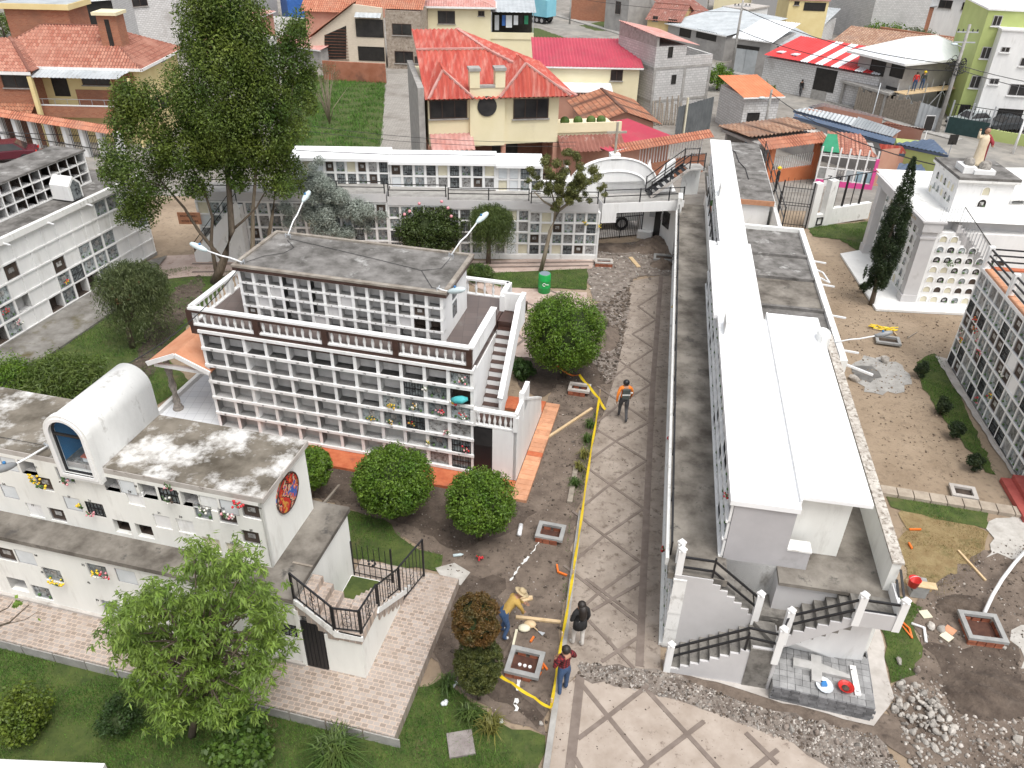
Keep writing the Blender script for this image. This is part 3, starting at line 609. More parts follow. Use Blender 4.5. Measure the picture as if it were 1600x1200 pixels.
# porch: tiled orange gable roof on a twisted column, white tiled floor
T2=thing('porch','open porch with an orange gabled roof on twisted columns','porch',MO,MD)
for s,(a,b) in enumerate((((-11.3,.05,2.55),(-9.2,.05,2.55)),)):
    pass
rv=[(-11.35,-.1,2.45),(-9.0,-.1,2.45),(-9.0,3.9,2.45),(-11.35,3.9,2.45),(-10.2,-.1,2.95),(-10.2,3.9,2.95)]
b=MB(); b.extrude([rv[0],rv[4],rv[5],rv[3]],(0,0,.07)); b.build('roof_slope',orange_roof,T2)
b=MB(); b.extrude([rv[4],rv[1],rv[2],rv[5]],(0,0,.07)); b.build('roof_slope',orange_roof,T2)
b=MB(); b.bar((-11.35,-.12,2.46),(-10.2,-.12,2.96),.05,.16); b.bar((-10.2,-.12,2.96),(-9.0,-.12,2.46),.05,.16); b.build('bargeboard',white,T2)
b=MB(); b.box(-11.2,.0,2.3,-9.2,.12,2.42); b.box(-11.2,3.7,2.3,-9.2,3.82,2.42); b.box(-11.2,.12,2.3,-11.08,3.7,2.42); b.build('beam',white,T2)
def twisted(m):
    b=MB(); n=8; K=22
    vs=[];fs=[]
    for i in range(K+1):
        z=.22+i*(1.95/K)
        for k in range(n):
            a=2*math.pi*k/n+i*.42; r=.105+.028*math.cos(2*(2*math.pi*k/n)); vs.append((r*math.cos(a),r*math.sin(a),z))
    for i in range(K):
        for k in range(n): fs.append((i*n+k,i*n+(k+1)%n,(i+1)*n+(k+1)%n,(i+1)*n+k))
    b.add(vs,fs); b.lathe([(.19,0),(.19,.09),(.15,.12),(.15,.2),(.11,.23)],(0,0,0),8); b.lathe([(.11,2.15),(.17,2.22),(.17,2.3)],(0,0,0),8)
    return b.mesh('column',m,False)
cm=twisted(mat('grey stone column',(.2,.18,.16),(.32,.29,.26),scale=6,rough=.9))
for p in ((-11.2,.62),(-11.2,3.7),(-9.35,3.7)): link('column',cm,T2,(p[0],p[1],.12))
b=MB(); b.box(-11.6,-.6,0,-9.15,4.0,.14); b.build('porch_floor',white_tile,T2)
b=MB(); b.box(-11.75,-.6,0,-11.6,4.2,.3); b.build('floor_kerb',plaster_white,T2)
b=MB(); b.box(-11.0,-2.6,0,-9.15,-.6,.06); b.build('white_paving',white_tile,None,kind='structure').matrix_world=MM
# roof lamps
def street_lamp_roof(loc,dr,label,length=1.25,head=lampwhite,rise=.75,grp='lamps on brackets'):
    t=thing('bracket_lamp',label,'lamp',loc,0,grp); d=Vector((math.cos(R(dr)),math.sin(R(dr)),0)); z=Vector((0,0,1))
    b=MB()
    for s in (-.09,.09): b.bar(Vector((-d.y*s,d.x*s,0)),Vector((-d.y*s,d.x*s,.14)),.03)
    b.bar(Vector((-d.y*.1,d.x*.1,.1)),Vector((d.y*.1,-d.x*.1,.1)),.03); b.build('bracket',steel,t)
    b=MB(); b.tube([z*.08,d*length*.35+z*(.08+rise*.45),d*length*.6+z*(.08+rise*.6),d*length+z*(.1+rise)],.025,6); b.build('arm',pvc,t,True)
    e=d*length+z*(.1+rise); hd=(d+z*.35).normalized()
    b=MB(); pts=[e-hd*.04,e+hd*.06,e+hd*.2,e+hd*.4,e+hd*.52,e+hd*.56]; b.tube(pts,[.04,.075,.1,.095,.065,.02],10); b.build('lamp_head',head,t,True)
    MB().ball(e+hd*.2+z*.13,.04,0,8,4).build('photocell',glass_blue,t,True)
    return t
street_lamp_roof(MM@Vector((-7.49,3.44,6.0)),75,'white street lamp on the back left corner of the dark roof, before the silvery tree')
street_lamp_roof(MM@Vector((-1.72,3.44,6.0)),50,'white street lamp on the back right corner of the dark flat roof')
street_lamp_roof(MM@Vector((-7.81,1.05,6.0)),168,'white lamp pointing left off the front left corner of the dark flat roof',1.2,rise=.25)
street_lamp_roof(MM@Vector((-1.35,1.02,6.0)),-20,'pale lamp head hung low at the front right corner of the dark flat roof',.35,rise=-.06)
def cable_run(pts,label,r=.008,grp=None): return MB().tube(pts,r,5,0).build('cable',cable,None,True,label=label,cat='cable',group=grp)
cable_run([MM@Vector(p) for p in ((-7.4,3.3,6.03),(-6.3,3.1,6.02),(-4,2.6,6.02),(-2.3,2.2,6.02),(-1.75,2.5,6.02),(-1.7,3.3,6.05))],'black cable lying across the dark flat roof between two lamps')
cable_run([MM@Vector(p) for p in ((-7.4,3.2,6.03),(-6.9,2.7,6.02),(-7.0,2.2,6.02),(-7.5,1.8,6.02),(-7.8,1.2,6.03))],'looped black cable at the left end of the dark flat roof')
cable_run([MM@Vector(p) for p in ((-2.3,2.2,6.02),(-1.9,1.6,6.02),(-1.6,1.15,6.02),(-1.35,1.05,6.05))],'thin cable running down to the front right corner of the dark flat roof')
# flowers in the niches of this building
def on_mid(i,j,dx=0,dz=-.18,dy=-.03): return MM@Vector((-9.11+(i+.5)*.757+dx,dy,.17+(j+.5)*NCH+dz))
bouquet(on_mid(8,3),[fl_y,mat('gold foil',(.45,.25,.03),(.6,.38,.06),scale=20,rough=.4)],'gold flower cone in the ninth niche of the third row, balcony building',12,.12,MD)
bouquet(on_mid(9,3,0,-.1),[fl_w,MATS['gold foil']],'dark wreath of flowers beside the gold cone, balcony building',9,.15,MD)
bouquet(on_mid(10,3,.1),[fl_p,fl_r],'pale pink flowers in a glazed niche below the stair foot, balcony building',10,.17,MD)
bouquet(on_mid(11,3,.05),[fl_r,fl_w],'red flowers and candles in the niche under the turquoise bundle',8,.17,MD)
bouquet(on_mid(7,2),[MATS['gold foil'],fl_y],'small gold bunch in the leftmost glazed niche, balcony building',7,.12,MD)
bouquet(on_mid(8,2,-.12),[MATS['gold foil'],fl_w],'gold dried flowers in the glazed niche under the gold cone',8,.13,MD)
bouquet(on_mid(9,2,-.1,-.1),[MATS['gold foil'],fl_r],'orange flowers behind black bars in the balcony building',6,.12,MD)
bouquet(on_mid(10,2,.32,-.2,-.07),[fl_p,fl_w],'pink bouquet hanging at the edge of a grey slab, balcony building',10,.12,MD)
bouquet(on_mid(10,1,-.33,-.1,-.07),[fl_w,fl_y],'white and yellow flowers at the side of a glazed niche left of the black door',7,.1,MD)
bouquet(on_mid(11,1,.15,-.16),[fl_r,fl_p],'red and pink flowers in the barred niche next to the black door',9,.14,MD)
bouquet(on_mid(10,4,-.33,.05,-.07),[fl_w],'white flowers on the left jamb of a glazed niche under the balcony',6,.1,MD)
bouquet(on_mid(11,5,.1,-.1),[fl_p,fl_w],'pale pink flowers in the top niche under the balcony corner',9,.14,MD)
b=MB(); turq=mat('turquoise cloth',(.05,.35,.38),(.09,.48,.5),scale=9,rough=.8)
b.tube([(-.25,0,-.02),(-.1,-.06,.04),(.1,-.05,.08),(.26,0,.1)],[.07,.12,.13,.05],9,0); b.ball((-.2,-.04,-.08),.07,1,7,5); b.ball((-.12,-.06,-.12),.055,2,7,5); b.ball((-.28,-.05,-.05),.05,3,6,4)
b.build('cloth_bundle',[turq,MATS['gold foil'],fl_r,fl_w],None,True,loc=on_mid(11,4,0,-.12,-.06),rot=R(MD),label='turquoise cloth bundle with orange flowers in an open niche below the balcony',cat='bundle')
# ---------------------------------------------------------------- vaulted niche building at the front, with its outside stair
LO=G(570,1058); LO=at(570,1058,.35); LO.z=0; LD=-13.2; LM=fmat(LO,LD)
T=thing('chapel_niche_building','white two-tier niche building with a barrel-vaulted chapel window and stained flat roof','tomb building',LO,LD)
MB().box(-22,.41,.3,-1.56,3.0,2.58).build('lower_block',cream,T); MB().box(-1.6,.1,.42,-1.56,.41,2.58).build('lower_end',cream,T)
MB().box(-22,-.12,2.58,-1.5,3.08,2.71).build('lower_roof',walk_conc,T)
MB().box(-22,-.1,.3,-1.5,.03,.42).build('base_course',conc_lt,T)
MB().box(-22,1.09,2.71,-2.38,2.8,4.72).build('upper_block',cream,T); MB().box(-2.42,.66,2.71,-2.38,1.09,4.72).build('upper_end',cream,T)
MB().box(-22,.66,4.72,-2.28,2.86,4.86).build('roof_slab',conc_lt,T)
MB().box(-21.99,.68,4.86,-2.3,2.84,4.872).build('roof_deck',roof_brown,T)
MB().box(-2.0,.9,2.71,-1.5,.95,2.74).build('roof_plank',wood_grey,T)
def put_niche(px,py,kind,w,h,yo,rec=.005,dep=.3):
    x,z=plane_px(px,py,LO,LD,yo); k='open' if kind=='deep' else kind
    link('niche',niche_mesh(kind if kind!='deep' else 'hollow',w,h,dep),T,(x,yo-rec if kind not in('open','deep','hollow') else yo-rec,z))
    return LM@Vector((x,yo-.05,z))
# sunk niches need a wall with holes: the front skin is built from strips round each hole
def skin_wall(T,name,x0,x1,z0,z1,y,dep,holes,m):
    """a wall face dep thick with rectangular holes (cx,cz,w,h): cut along a grid of the holes' edges"""
    xs=sorted(set([x0,x1]+[round(c[0]+s*c[2]/2,3) for c in holes for s in(-1,1)])); zs=sorted(set([z0,z1]+[round(c[1]+s*c[3]/2,3) for c in holes for s in(-1,1)]))
    xs=[x for x in xs if x0<=x<=x1]; zs=[z for z in zs if z0<=z<=z1]; b=MB(); nx,nz=len(xs)-1,len(zs)-1
    solid=[[not any(abs((xs[i]+xs[i+1])/2-c[0])<c[2]/2 and abs((zs[j]+zs[j+1])/2-c[1])<c[3]/2 for c in holes) for j in range(nz)] for i in range(nx)]
    for i in range(nx):
        for j in range(nz):
            if not solid[i][j]: continue
            X0,X1,Z0,Z1=xs[i],xs[i+1],zs[j],zs[j+1]
            b.add([(X0,y,Z0),(X1,y,Z0),(X1,y,Z1),(X0,y,Z1)],[(0,1,2,3)])
            for di,dj,pts in ((-1,0,[(X0,Z0),(X0,Z1)]),(1,0,[(X1,Z0),(X1,Z1)]),(0,-1,[(X0,Z0),(X1,Z0)]),(0,1,[(X0,Z1),(X1,Z1)])):
                a,c=i+di,j+dj
                if not(0<=a<nx and 0<=c<nz) or not solid[a][c]:
                    (p,q),(r,s)=pts; b.add([(p,y,q),(r,y,s),(r,y+dep,s),(p,y+dep,q)],[(0,1,2,3)])
    return b.build(name,m,T)
UP=[(45,475,'plate'),(160,490,'open'),(275,625,'dark'),(400,552,'pane'),(60,675,'plate'),(225,802,'seal'),(365,835,'dark'),(455,750,'plate'),(597,783,'grille'),(785,615,'plate'),(915,645,'open'),(1045,660,'grille'),(1178,690,'open'),(1295,712,'seal'),(845,717,'seal'),(1422,732,'plate'),(1558,762,'dark'),(765,895,'hollow'),(905,922,'hollow'),(1015,862,'seal'),(1160,892,'seal'),(1268,805,'panef'),(1422,832,'dark'),(1568,962,'dark'),(1325,1005,'sealy'),(1472,1042,'sealy'),(690,590,'open'),(-60,800,'pane'),(-80,620,'seal')]
nums=[(670,645,'36'),(848,638,'43'),(965,655,'41'),(1108,683,'33'),(1232,708,'37'),(810,672,'38'),(560,728,'26'),(432,705,'27'),(205,758,'17'),(325,780,'16'),(755,862,'25'),(885,886,'24'),(995,805,'31'),(1130,830,'30'),(1245,752,'36'),(1395,778,'35'),(1310,965,'23'),(1448,992,'22'),(1625,776,'34'),(1570,914,'29'),(225,520,'51'),(25,625,'54')]
holes=[];fl=[]
yo=.66
for X,Y,k in UP:
    px,py=X/4,600+Y/4; x,z=plane_px(px,py,LO,LD,yo); w,h=.46,.42
    if k=='grille': w,h=.5,.42
    z=min(max(z,2.98),4.4); holes.append((x,z,w,h,k))
def fix(holes):                      # snap rows so that holes never overlap
    return holes
skin_wall(T,'upper_front',-22,-2.38,2.71,4.72,yo,.12,holes,cream)
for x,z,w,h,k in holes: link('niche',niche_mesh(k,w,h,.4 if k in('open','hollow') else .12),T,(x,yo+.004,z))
for X,Y,t in nums:
    x,z=plane_px(X/4,600+Y/4,LO,LD,yo); link('number',text_mesh(t,.085,letter),T,(x,yo-.006,z),(R(90),0,0))
LOW=[(35,1065,'dark',0),(160,1085,'plate',0),(330,1195,'pane',0),(610,1172,'panef',0),(790,1205,'plate',0),(112,1255,'open',0),(262,1305,'pane',0),(370,1240,'dark',0),(635,1200,'hollow',0),(700,1400,'pane',0),(985,1365,'panef',0),(-80,1230,'seal',0)]
holes=[]
for X,Y,k,_ in LOW:
    x,z=plane_px(X/4,600+Y/4,LO,LD,-.02); holes.append((x,min(max(z,.75),2.3),.56,.46,k))
x,z=plane_px(400+192/4,900+335/4,LO,LD,-.02); holes.append((x,z,.62,.42,'grille'))
holes=[h for i,h in enumerate(holes) if not any(abs(h[0]-g[0])<.6 and abs(h[1]-g[1])<.5 for g in holes[:i])]
skin_wall(T,'lower_front',-22,-1.56,.42,2.58,-.02,.12,holes,cream)
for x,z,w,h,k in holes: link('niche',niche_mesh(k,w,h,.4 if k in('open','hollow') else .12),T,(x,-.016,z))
for X,Y,t in ((520,1130,'32'),(555,1240,'42'),(610,1350,'53'),(225,1070,'38'),(265,1175,'43'),(1064,1278,'62')):
    x,z=plane_px(X/4,600+Y/4,LO,LD,-.02); link('number',text_mesh(t,.09,letter),T,(x,-.028,z),(R(90),0,0))
def L_fl(X,Y,yo,cols,label,n=10,r=.16):
    x,z=plane_px(X/4,600+Y/4,LO,LD,yo-.1); return bouquet(LM@Vector((x,yo-.1,z)),cols,label,n,r,LD)
L_fl(225,610,.66,[fl_y],'yellow flowers hanging left of the dark niche below the blue chapel window',12,.16)
L_fl(265,650,.66,[fl_y,fl_g],'yellow and green posy across the dark niche below the chapel window',9,.17)
L_fl(510,775,.66,[fl_y,fl_g],'yellow flowers at the left of the barred niche numbered 26',7,.1)
L_fl(570,820,.66,[fl_p],'pink flowers under the barred niche numbered 26',8,.11)
L_fl(1495,770,.66,[fl_r],'bright red flowers near the round picture, in the upper wall',12,.14)
L_fl(1430,835,.66,[fl_w,fl_p],'white and pale roses filling the dark niche numbered 35',14,.17)
L_fl(1275,800,.66,[fl_w],'white flowers in the glazed niche numbered 36',7,.12)
L_fl(1060,655,.66,[fl_p,niche_dark],'faded pink flowers on the barred niche under the roof edge',7,.1)
L_fl(410,620,.66,[niche_dark,fl_p],'withered dark flowers on the white wall right of the chapel window',8,.1)
L_fl(1050,735,.66,[fl_w,niche_dark],'dark and white dried spray on the white wall under the roof edge',7,.13)
L_fl(610,1190,-.02,[fl_y],'yellow flowers in the open niche of the lower wall, mid way along',9,.13)
L_fl(365,1260,-.02,[fl_y],'big yellow bunch on the dark niche above the tiled walk',18,.2)
L_fl(650,1208,-.02,[fl_p,fl_r,fl_w],'pink and purple bunch in the lower wall above the tiled walk',14,.2)
L_fl(975,1390,-.02,[fl_r,fl_p],'red flowers on a glazed niche behind the pale green tree',8,.13)
# barrel vault with the arched chapel window
vx=-6.87
def arch(r,zc,n=14): return [(vx+r*math.cos(math.pi*i/n),zc+r*math.sin(math.pi*i/n)) for i in range(n+1)]
zc=5.77
def loop(r,zb): return [(vx+r,zb)]+arch(r,zc)+[(vx-r,zb)]
outer,mid,inner,fr=loop(.56,4.5),loop(.49,4.58),loop(.41,4.66),loop(.36,4.71); n=len(outer); y0,y1=.5,.66
ring=lambda k0,k1:[(k0*n+i,k0*n+(i+1)%n,k1*n+(i+1)%n,k1*n+i) for i in range(n)]
P3=lambda L_,y:[(x,y,z) for x,z in L_]
b=MB(); b.add(P3(outer,y0)+P3(inner,y0)+P3(outer,y1)+P3(inner,y1),ring(0,1)+ring(2,0)+ring(1,3)); b.build('arch_surround',white_old,T)
b=MB(); b.add(P3(mid,.475)+P3(inner,.475)+P3(mid,.5)+P3(inner,.53),ring(0,1)+ring(2,0)+ring(1,3)); b.build('arch_moulding',white,T)
poly=loop(.53,4.87); N=len(poly); b=MB()
b.add(P3(poly,.66)+P3(poly,2.86),[(i,i+1,N+i+1,N+i) for i in range(N-1)]+[tuple(range(N,2*N))]); b.build('vault_shell',white_old,T,True)
b=MB(); b.add(P3(inner,.56)+P3(fr,.56)+P3(fr,.6),ring(0,1)+ring(1,2)); b.box(vx-.37,.55,5.72,vx+.37,.6,5.78); b.build('window_frame',black,T)
b=MB(); b.box(vx-.44,1.5,4.5,vx+.44,1.52,6.0); b.box(vx-.45,.66,4.5,vx+.45,1.5,4.66); b.box(vx-.47,.66,4.5,vx-.45,1.5,5.93); b.box(vx+.45,.66,4.5,vx+.47,1.5,5.93); b.box(vx-.34,.68,6.06,vx+.34,1.5,6.08); b.build('chapel_back',[glass_blue],T)
b=MB(); b.box(vx-.02,.75,4.66,vx+.4,1.3,5.0,0); b.box(vx-.04,.73,5.0,vx+.42,1.32,5.03,1); b.build('altar_box',[plate_w,terra],T)
gl=bpy.data.materials.new('clear glass'); gl.use_nodes=True; gb=gl.node_tree.nodes['Principled BSDF']; gb.inputs['Alpha'].default_value=.1; gb.inputs['Roughness'].default_value=.05; gb.inputs['Base Color'].default_value=(.2,.4,.6,1)
b=MB(); b.add(P3(fr,.585),[tuple(range(n))]); b.build('window_pane',gl,T)
b=MB(); b.lathe([(.07,0),(.09,.1),(.06,.22),(.03,.28)],(0,0,0),8,0); b.ball((0,0,.33),.05,1,8,6); b.build('altar_figure',[red,skin],T,True,loc=(vx+.22,1.0,5.03))
# round painted picture on the end wall
pm=bpy.data.materials.new('painted picture'); pm.use_nodes=True; nt=pm.node_tree; b0=nt.nodes['Principled BSDF']
n1=nt.nodes.new('ShaderNodeTexNoise'); n1.inputs['Scale'].default_value=3.2; n1.inputs['Detail'].default_value=3; r1=nt.nodes.new('ShaderNodeValToRGB'); cr=r1.color_ramp
cr.interpolation='CONSTANT'; cr.elements[0].color=(.6,.28,.05,1); cr.elements[1].color=(.05,.12,.4,1); cr.elements[1].position=.62
for p,c in ((.42,(.5,.03,.02,1)),(.5,(.05,.02,.015,1)),(.54,(.62,.4,.28,1)),(.58,(.65,.1,.03,1)),(.7,(.6,.5,.35,1))): e=cr.elements.new(p); e.color=c
g1=nt.nodes.new('ShaderNodeNewGeometry'); nt.links.new(g1.outputs['Position'],n1.inputs['Vector']); nt.links.new(n1.outputs['Fac'],r1.inputs[0]); nt.links.new(r1.outputs[0],b0.inputs['Base Color'])
b=MB(); c=(-2.38,1.75,4.12); rr=.5
ring=[(c[0]+.03,c[1]+rr*math.cos(2*math.pi*i/24),c[2]+rr*math.sin(2*math.pi*i/24)) for i in range(24)]
b.extrude(ring,(-.03,0,0)); b.build('round_picture',pm,T)
ring2=[(c[0]+.04,c[1]+rr*math.cos(2*math.pi*i/24),c[2]+rr*math.sin(2*math.pi*i/24)) for i in range(25)]; MB().tube(ring2,.018,5).build('picture_rim',brown_tile,T)
# outside stair at the end: flight along the front, landing, flight along the end wall
st_m=stone_tile
ST=[(-1.5+i*.24,2.71-(i+1)*.2) for i in range(4)]
for x,z in ST: MB().box(x,-.05,z-.35,x+.26,.9,z).build('step',[st_m],T)
MB().box(-.56,-.05,1.6,.06,.95,1.86).build('landing',[st_m],T)
for i in range(8): MB().box(-.62,.95+i*.26,max(.3,1.66-i*.19-.35),.08,.95+(i+1)*.26+.02,1.68-i*.19).build('step',[st_m],T)
MB().box(-.89,-.02,.3,.04,.1,1.62).build('stair_wall',cream,T)
MB().extrude([(-.02,.1,.3),(-.02,.1,1.62),(-.02,.95,1.5),(-.02,3.0,.3)],(.06,0,0)).build('stair_wall',cream,T)
MB().extrude([(-1.62,-.06,2.58),(-1.62,-.06,2.71),(-1.4,-.06,2.6),(-.5,-.06,1.86),(.1,-.06,1.86),(.1,-.06,1.72),(-.6,-.06,1.66),(-1.2,-.06,2.25)],(0,.05,0)).build('stair_string',white_old,T)
MB().bar((.05,.9,1.7),(.05,3.02,.26),.1,.14).build('stair_string',white_old,T)
d=MB(); d.box(-1.45,-.04,.35,-.92,.0,1.95); d.build('iron_door',black,T)
for k in range(5): MB().box(-1.42+k*.1,-.055,.4,-1.40+k*.1,-.04,1.9).build('door_rib',black,T)
MB().box(-1.56,-.06,.3,-1.45,.05,2.3).build('door_jamb',cream,T)
def iron_rail(T,a,b,za,zb,h=.8,n=6,scroll=True):
    a=Vector((a[0],a[1],za)); b=Vector((b[0],b[1],zb)); u=Vector((0,0,1))
    m=MB(); m.bar(a+u*h,b+u*h,.04,.03); m.build('handrail',black,T); m=MB(); m.bar(a+u*.08,b+u*.08,.025); m.build('bottom_bar',black,T)
    for p in (a,b): MB().bar(p,p+u*(h+.02),.045).build('rail_post',black,T)
    for i in range(1,n): p=a+(b-a)*(i/n); MB().bar(p+u*.08,p+u*h,.014).build('bar',black,T)
    if scroll:
        for k in (.5,):
            c=a+(b-a)*k; d=(b-a).normalized()
            for zz in (.26,.52): MB().tube([c+d*.09*math.cos(t)+u*(zz+.09*math.sin(t)) for t in [j*.785 for j in range(9)]],.008,4).build('scroll',black,T)
iron_rail(T,(-1.48,-.04),(-.6,-.04),2.7,1.9,.78,6); iron_rail(T,(-.58,-.02),(.02,.05),1.86,1.86,.75,6)
iron_rail(T,(.03,.08),(.03,1.0),1.86,1.7,.75,6); iron_rail(T,(.04,1.05),(.04,2.3),1.62,.9,.78,9); iron_rail(T,(.05,2.32),(.3,3.4),.36,.36,1.35,7,True)
T3=thing('iron_gate','black wrought iron fence panel with a flower motif beside the planted bed','fence panel',LM@Vector((-1.55,2.95,.35)),LD)
for i in range(8): MB().bar((i*.16,0,0),(i*.16,0,1.15+.08*(i%2)),.016).build('bar',black,T3)
for i in (0,7): MB().bar((i*.16,0.01,0),(i*.16,0.01,1.25),.04).build('post',black,T3)
for z in (.1,.45): MB().bar((0,.012,z),(1.12,.012,z),.02).build('cross_bar',black,T3)
for k in range(5):
    MB().ball((.56+.1*math.cos(k*1.257),-.01,.62+.1*math.sin(k*1.257)),.04,0,6,4).build('petal',black,T3)
b=MB(); b.box(-1.5,1.4,.3,-.64,2.7,.62); b.build('planter_kerb',white,T)
b=MB(); b.box(-1.46,1.45,.6,-.68,2.65,.66); b.build('planter_soil',turf,T)
# tiled platform round the building
b=MB(); b.box(-22,-1.27,.0,1.24,.03,.35); b.build('tiled_platform',[stone_tile],None,kind='structure').matrix_world=LM
b=MB(); b.box(-1.6,.03,.0,1.24,3.56,.349); b.build('tiled_platform',[stone_tile],None,kind='structure').matrix_world=LM
for i in range(26):
    MB().box(-22+i*.9,-1.30,.0,-22+i*.9+.86,-1.272,.3).build('platform_block',conc,None,kind='structure').matrix_world=LM
# grey lamp on this roof
t=street_lamp_roof(LM@Vector((-8.0,.95,4.87)),-114,'dark grey street lamp reaching out left of the chapel window',.85,head=mat('grey lamp housing',(.2,.21,.22),(.27,.28,.29),scale=4,rough=.4),rise=.03)
cable_run([LM@Vector(p) for p in ((-8.05,.9,5.0),(-9.5,1.0,4.9),(-11,1.2,4.9),(-14,1.4,4.9))],'black cable along the stained roof to the grey lamp')
_a,_b=MM@Vector((-7.9,1.0,5.95)),LM@Vector((-6.9,2.86,6.25))
cable_run([_a.lerp(_b,i/8)-Vector((0,0,1.2*(i/8)*(1-i/8))) for i in range(9)],'long cable slung from the dark flat roof down to the white vault',.014)

# ---------------------------------------------------------------- niche building at the back left
BO=at(180,437,0); BD=75; BM=fmat(BO,BD)
T=thing('old_niche_building','long white niche building at the back left with empty cells along its roof','tomb building',BO,BD)
MB().box(-17,.4,0,3.1,5.2,3.85).build('lower_block',white,T)
MB().box(-17,-.1,3.85,3.15,.1,4.1).build('roof_kerb',white_old,T); MB().box(-17,.1,3.85,3.15,5.2,4.02).build('lower_roof',roof_dark,T)
MB().box(-17,-.04,0,3.1,.4,.14).build('base_course',conc,T)
bk={(21,4):'panef',(22,4):'panef',(24,2):'panef',(19,2):'panef',(20,2):'panef',(21,2):'panef',(17,2):'dark',(17,1):'panef',(18,1):'grille',(19,1):'panef',(20,1):'panef',(21,1):'pane',(16,0):'hollow',(17,0):'pane',(18,0):'hollow',(19,0):'hollow',(20,0):'panef',(14,1):'open',(13,0):'panef',(13,1):'panef',(14,3):'dark',(13,2):'panef',(12,0):'hollow',(12,1):'panef',(11,0):'panef',(13,4):'hollow',(10,1):'panef'}
facade(T,(-.43-.775*20.5+.0,0,.14),0,25,5,.775,.66*1.1,.4,lambda i,j:bk.get((i,j),'seal'),st=.07,dt=.09,proud=.012)
for k in range(6): MB().bar((-12+k*2.3,-.08,3.9),(-12+k*2.3,-.4,3.86),.05).build('spout',pvc,T)
MB().box(-8,1.85,4.02,1.62,3.1,5.46).build('upper_block',[brick_red],T); MB().box(-8.1,1.35,5.46,1.75,3.15,5.54).build('upper_roof',roof_dark,T)
facade(T,(-2.92-.54*9.5,1.42,4.06),0,18,3,.54,.465,.42,lambda i,j:'hollow',st=.06,dt=.06,proud=.01)
b=MB(); pts=[(-.15,.28,4.1),(-.15,.28,4.75),(-.5,.28,5.1),(-.85,.28,4.75),(-.85,.28,4.1)]
b.extrude(pts,(0,1.0,0)); b.build('roof_shrine',white,T)
b=MB(); b.extrude([(-.24,.26,4.12),(-.24,.26,4.72),(-.5,.26,4.96),(-.76,.26,4.72),(-.76,.26,4.12)],(0,.018,0)); b.build('shrine_glass',pane,T)
bouquet(BM@Vector((-6.1,-.08,1.25)),[fl_r],'red heart-shaped flowers in a niche of the old back left wall',10,.18,BD)
bouquet(BM@Vector((-5.6,-.08,.55)),[fl_w,fl_p],'white flowers low at the near end of the old back left wall',9,.18,BD)
bouquet(BM@Vector((-2.75,-.08,1.1)),[fl_r,fl_y],'red and yellow flowers low on the wall behind the weeping tree',9,.16,BD)
bouquet(BM@Vector((-6.3,-.08,1.95)),[fl_y,fl_w],'orange and yellow flowers in a niche at the near end of the old wall',9,.16,BD)

# ---------------------------------------------------------------- long curved wall of niches at the back
WO=Vector((4.17,37.2,0)); WD=1.8; WM=fmat(WO,WD)
T=thing('boundary_niche_wall','long white two-tier boundary wall of niches with a stepped walkway and black railing','tomb wall',WO,WD)
q=random.Random(3)
def mix(i,j): return q.choice(['pane','pane','panef','marble','marble','grille','grille','panef','dark','sealy','plate','pane'])
segs=[(-19.72,-10.5,3.35),(-10.44,-7.54,3.22),(-7.54,-3.5,3.08),(-3.5,-.12,2.96)]
for x0,x1,zt in segs:
    nx=round((x1-x0)/.58); cw=(x1-x0)/nx
    MB().box(x0,.38,0,x1,1.3,zt-.45).build('lower_block',white,T)
    facade(T,(x0,0,.25),0,nx,4,cw,.585*(zt-.3)/2.75,.3,mix,st=.08,dt=.1,proud=.01)
    zz=.25+4*.585*(zt-.3)/2.75
    MB().box(x0,-.08,zt-.12-.3,x1,1.35,zt).build('walkway',grey_lt,T); MB().box(x0,-.06,zt,x1,1.35,zt+.012).build('walkway_floor',conc,T)
    MB().box(x0,.05,zz+.02,x1,.38,zt-.42).build('lintel_wall',grey_lt,T)
    k=max(1,round((x1-x0)/2.4))
    for i in range(k+1):
        X=x0+.06+(x1-x0-.12)*i/k; MB().bar((X,-.02,zt),(X,-.02,zt+.62),.05).build('rail_post',black,T)
    for h in (.32,.6): MB().bar((x0+.06,-.02,zt+h),(x1-.06,-.02,zt+h),.035).build('rail',black,T)
MB().box(-19.72,-.03,0,-.05,.38,.25).build('base_course',white_old,T)
ups=[(-15.2,-10.45,4.55,3.3),(-10.4,-5.2,4.42,3.18),(-5.1,-2.9,4.32,3.05)]
for x0,x1,zt,zb in ups:
    nx=round((x1-x0)/.55); cw=(x1-x0)/nx
    MB().box(x0,1.65,zb-.4,x1,2.3,zt).build('upper_block',white,T)
    facade(T,(x0,1.32,zb+.02),0,nx,2,cw,(zt-zb-.06)/2,.32,mix,st=.08,dt=.12,proud=.01)
    b=MB(); b.extrude([(x0-.05,1.1,zt),(x0-.05,1.1,zt+.14),(x0-.05,2.7,zt+.26),(x0-.05,2.7,zt)],(x1-x0+.1,0,0)); b.build('roof_slab',white_roof,T)
MB().tube([WM@Vector(p) for p in ((-15,1.8,4.85),(-10.5,1.7,4.75),(-9.8,1.9,4.7),(-7.5,2.0,4.68),(-5.2,1.8,4.72))],.018,5).build('cable',cable,None,label='dark cable lying along the white roof of the boundary niche wall',cat='cable')
MB().box(-2.9,1.3,0,-.1,1.6,3.6).build('wall_end',white,T)
MB().box(-.12,.0,0,.02,1.3,2.5).build('end_pier',white,T)
bouquet(WM@Vector((-.72,-.06,1.9)),[fl_y],'yellow flowers left of the last niche beside the iron gate',9,.13,WD); bouquet(WM@Vector((.0,-.08,1.8)),[fl_y],'yellow flowers on the pier right beside the iron gate',8,.1,WD)
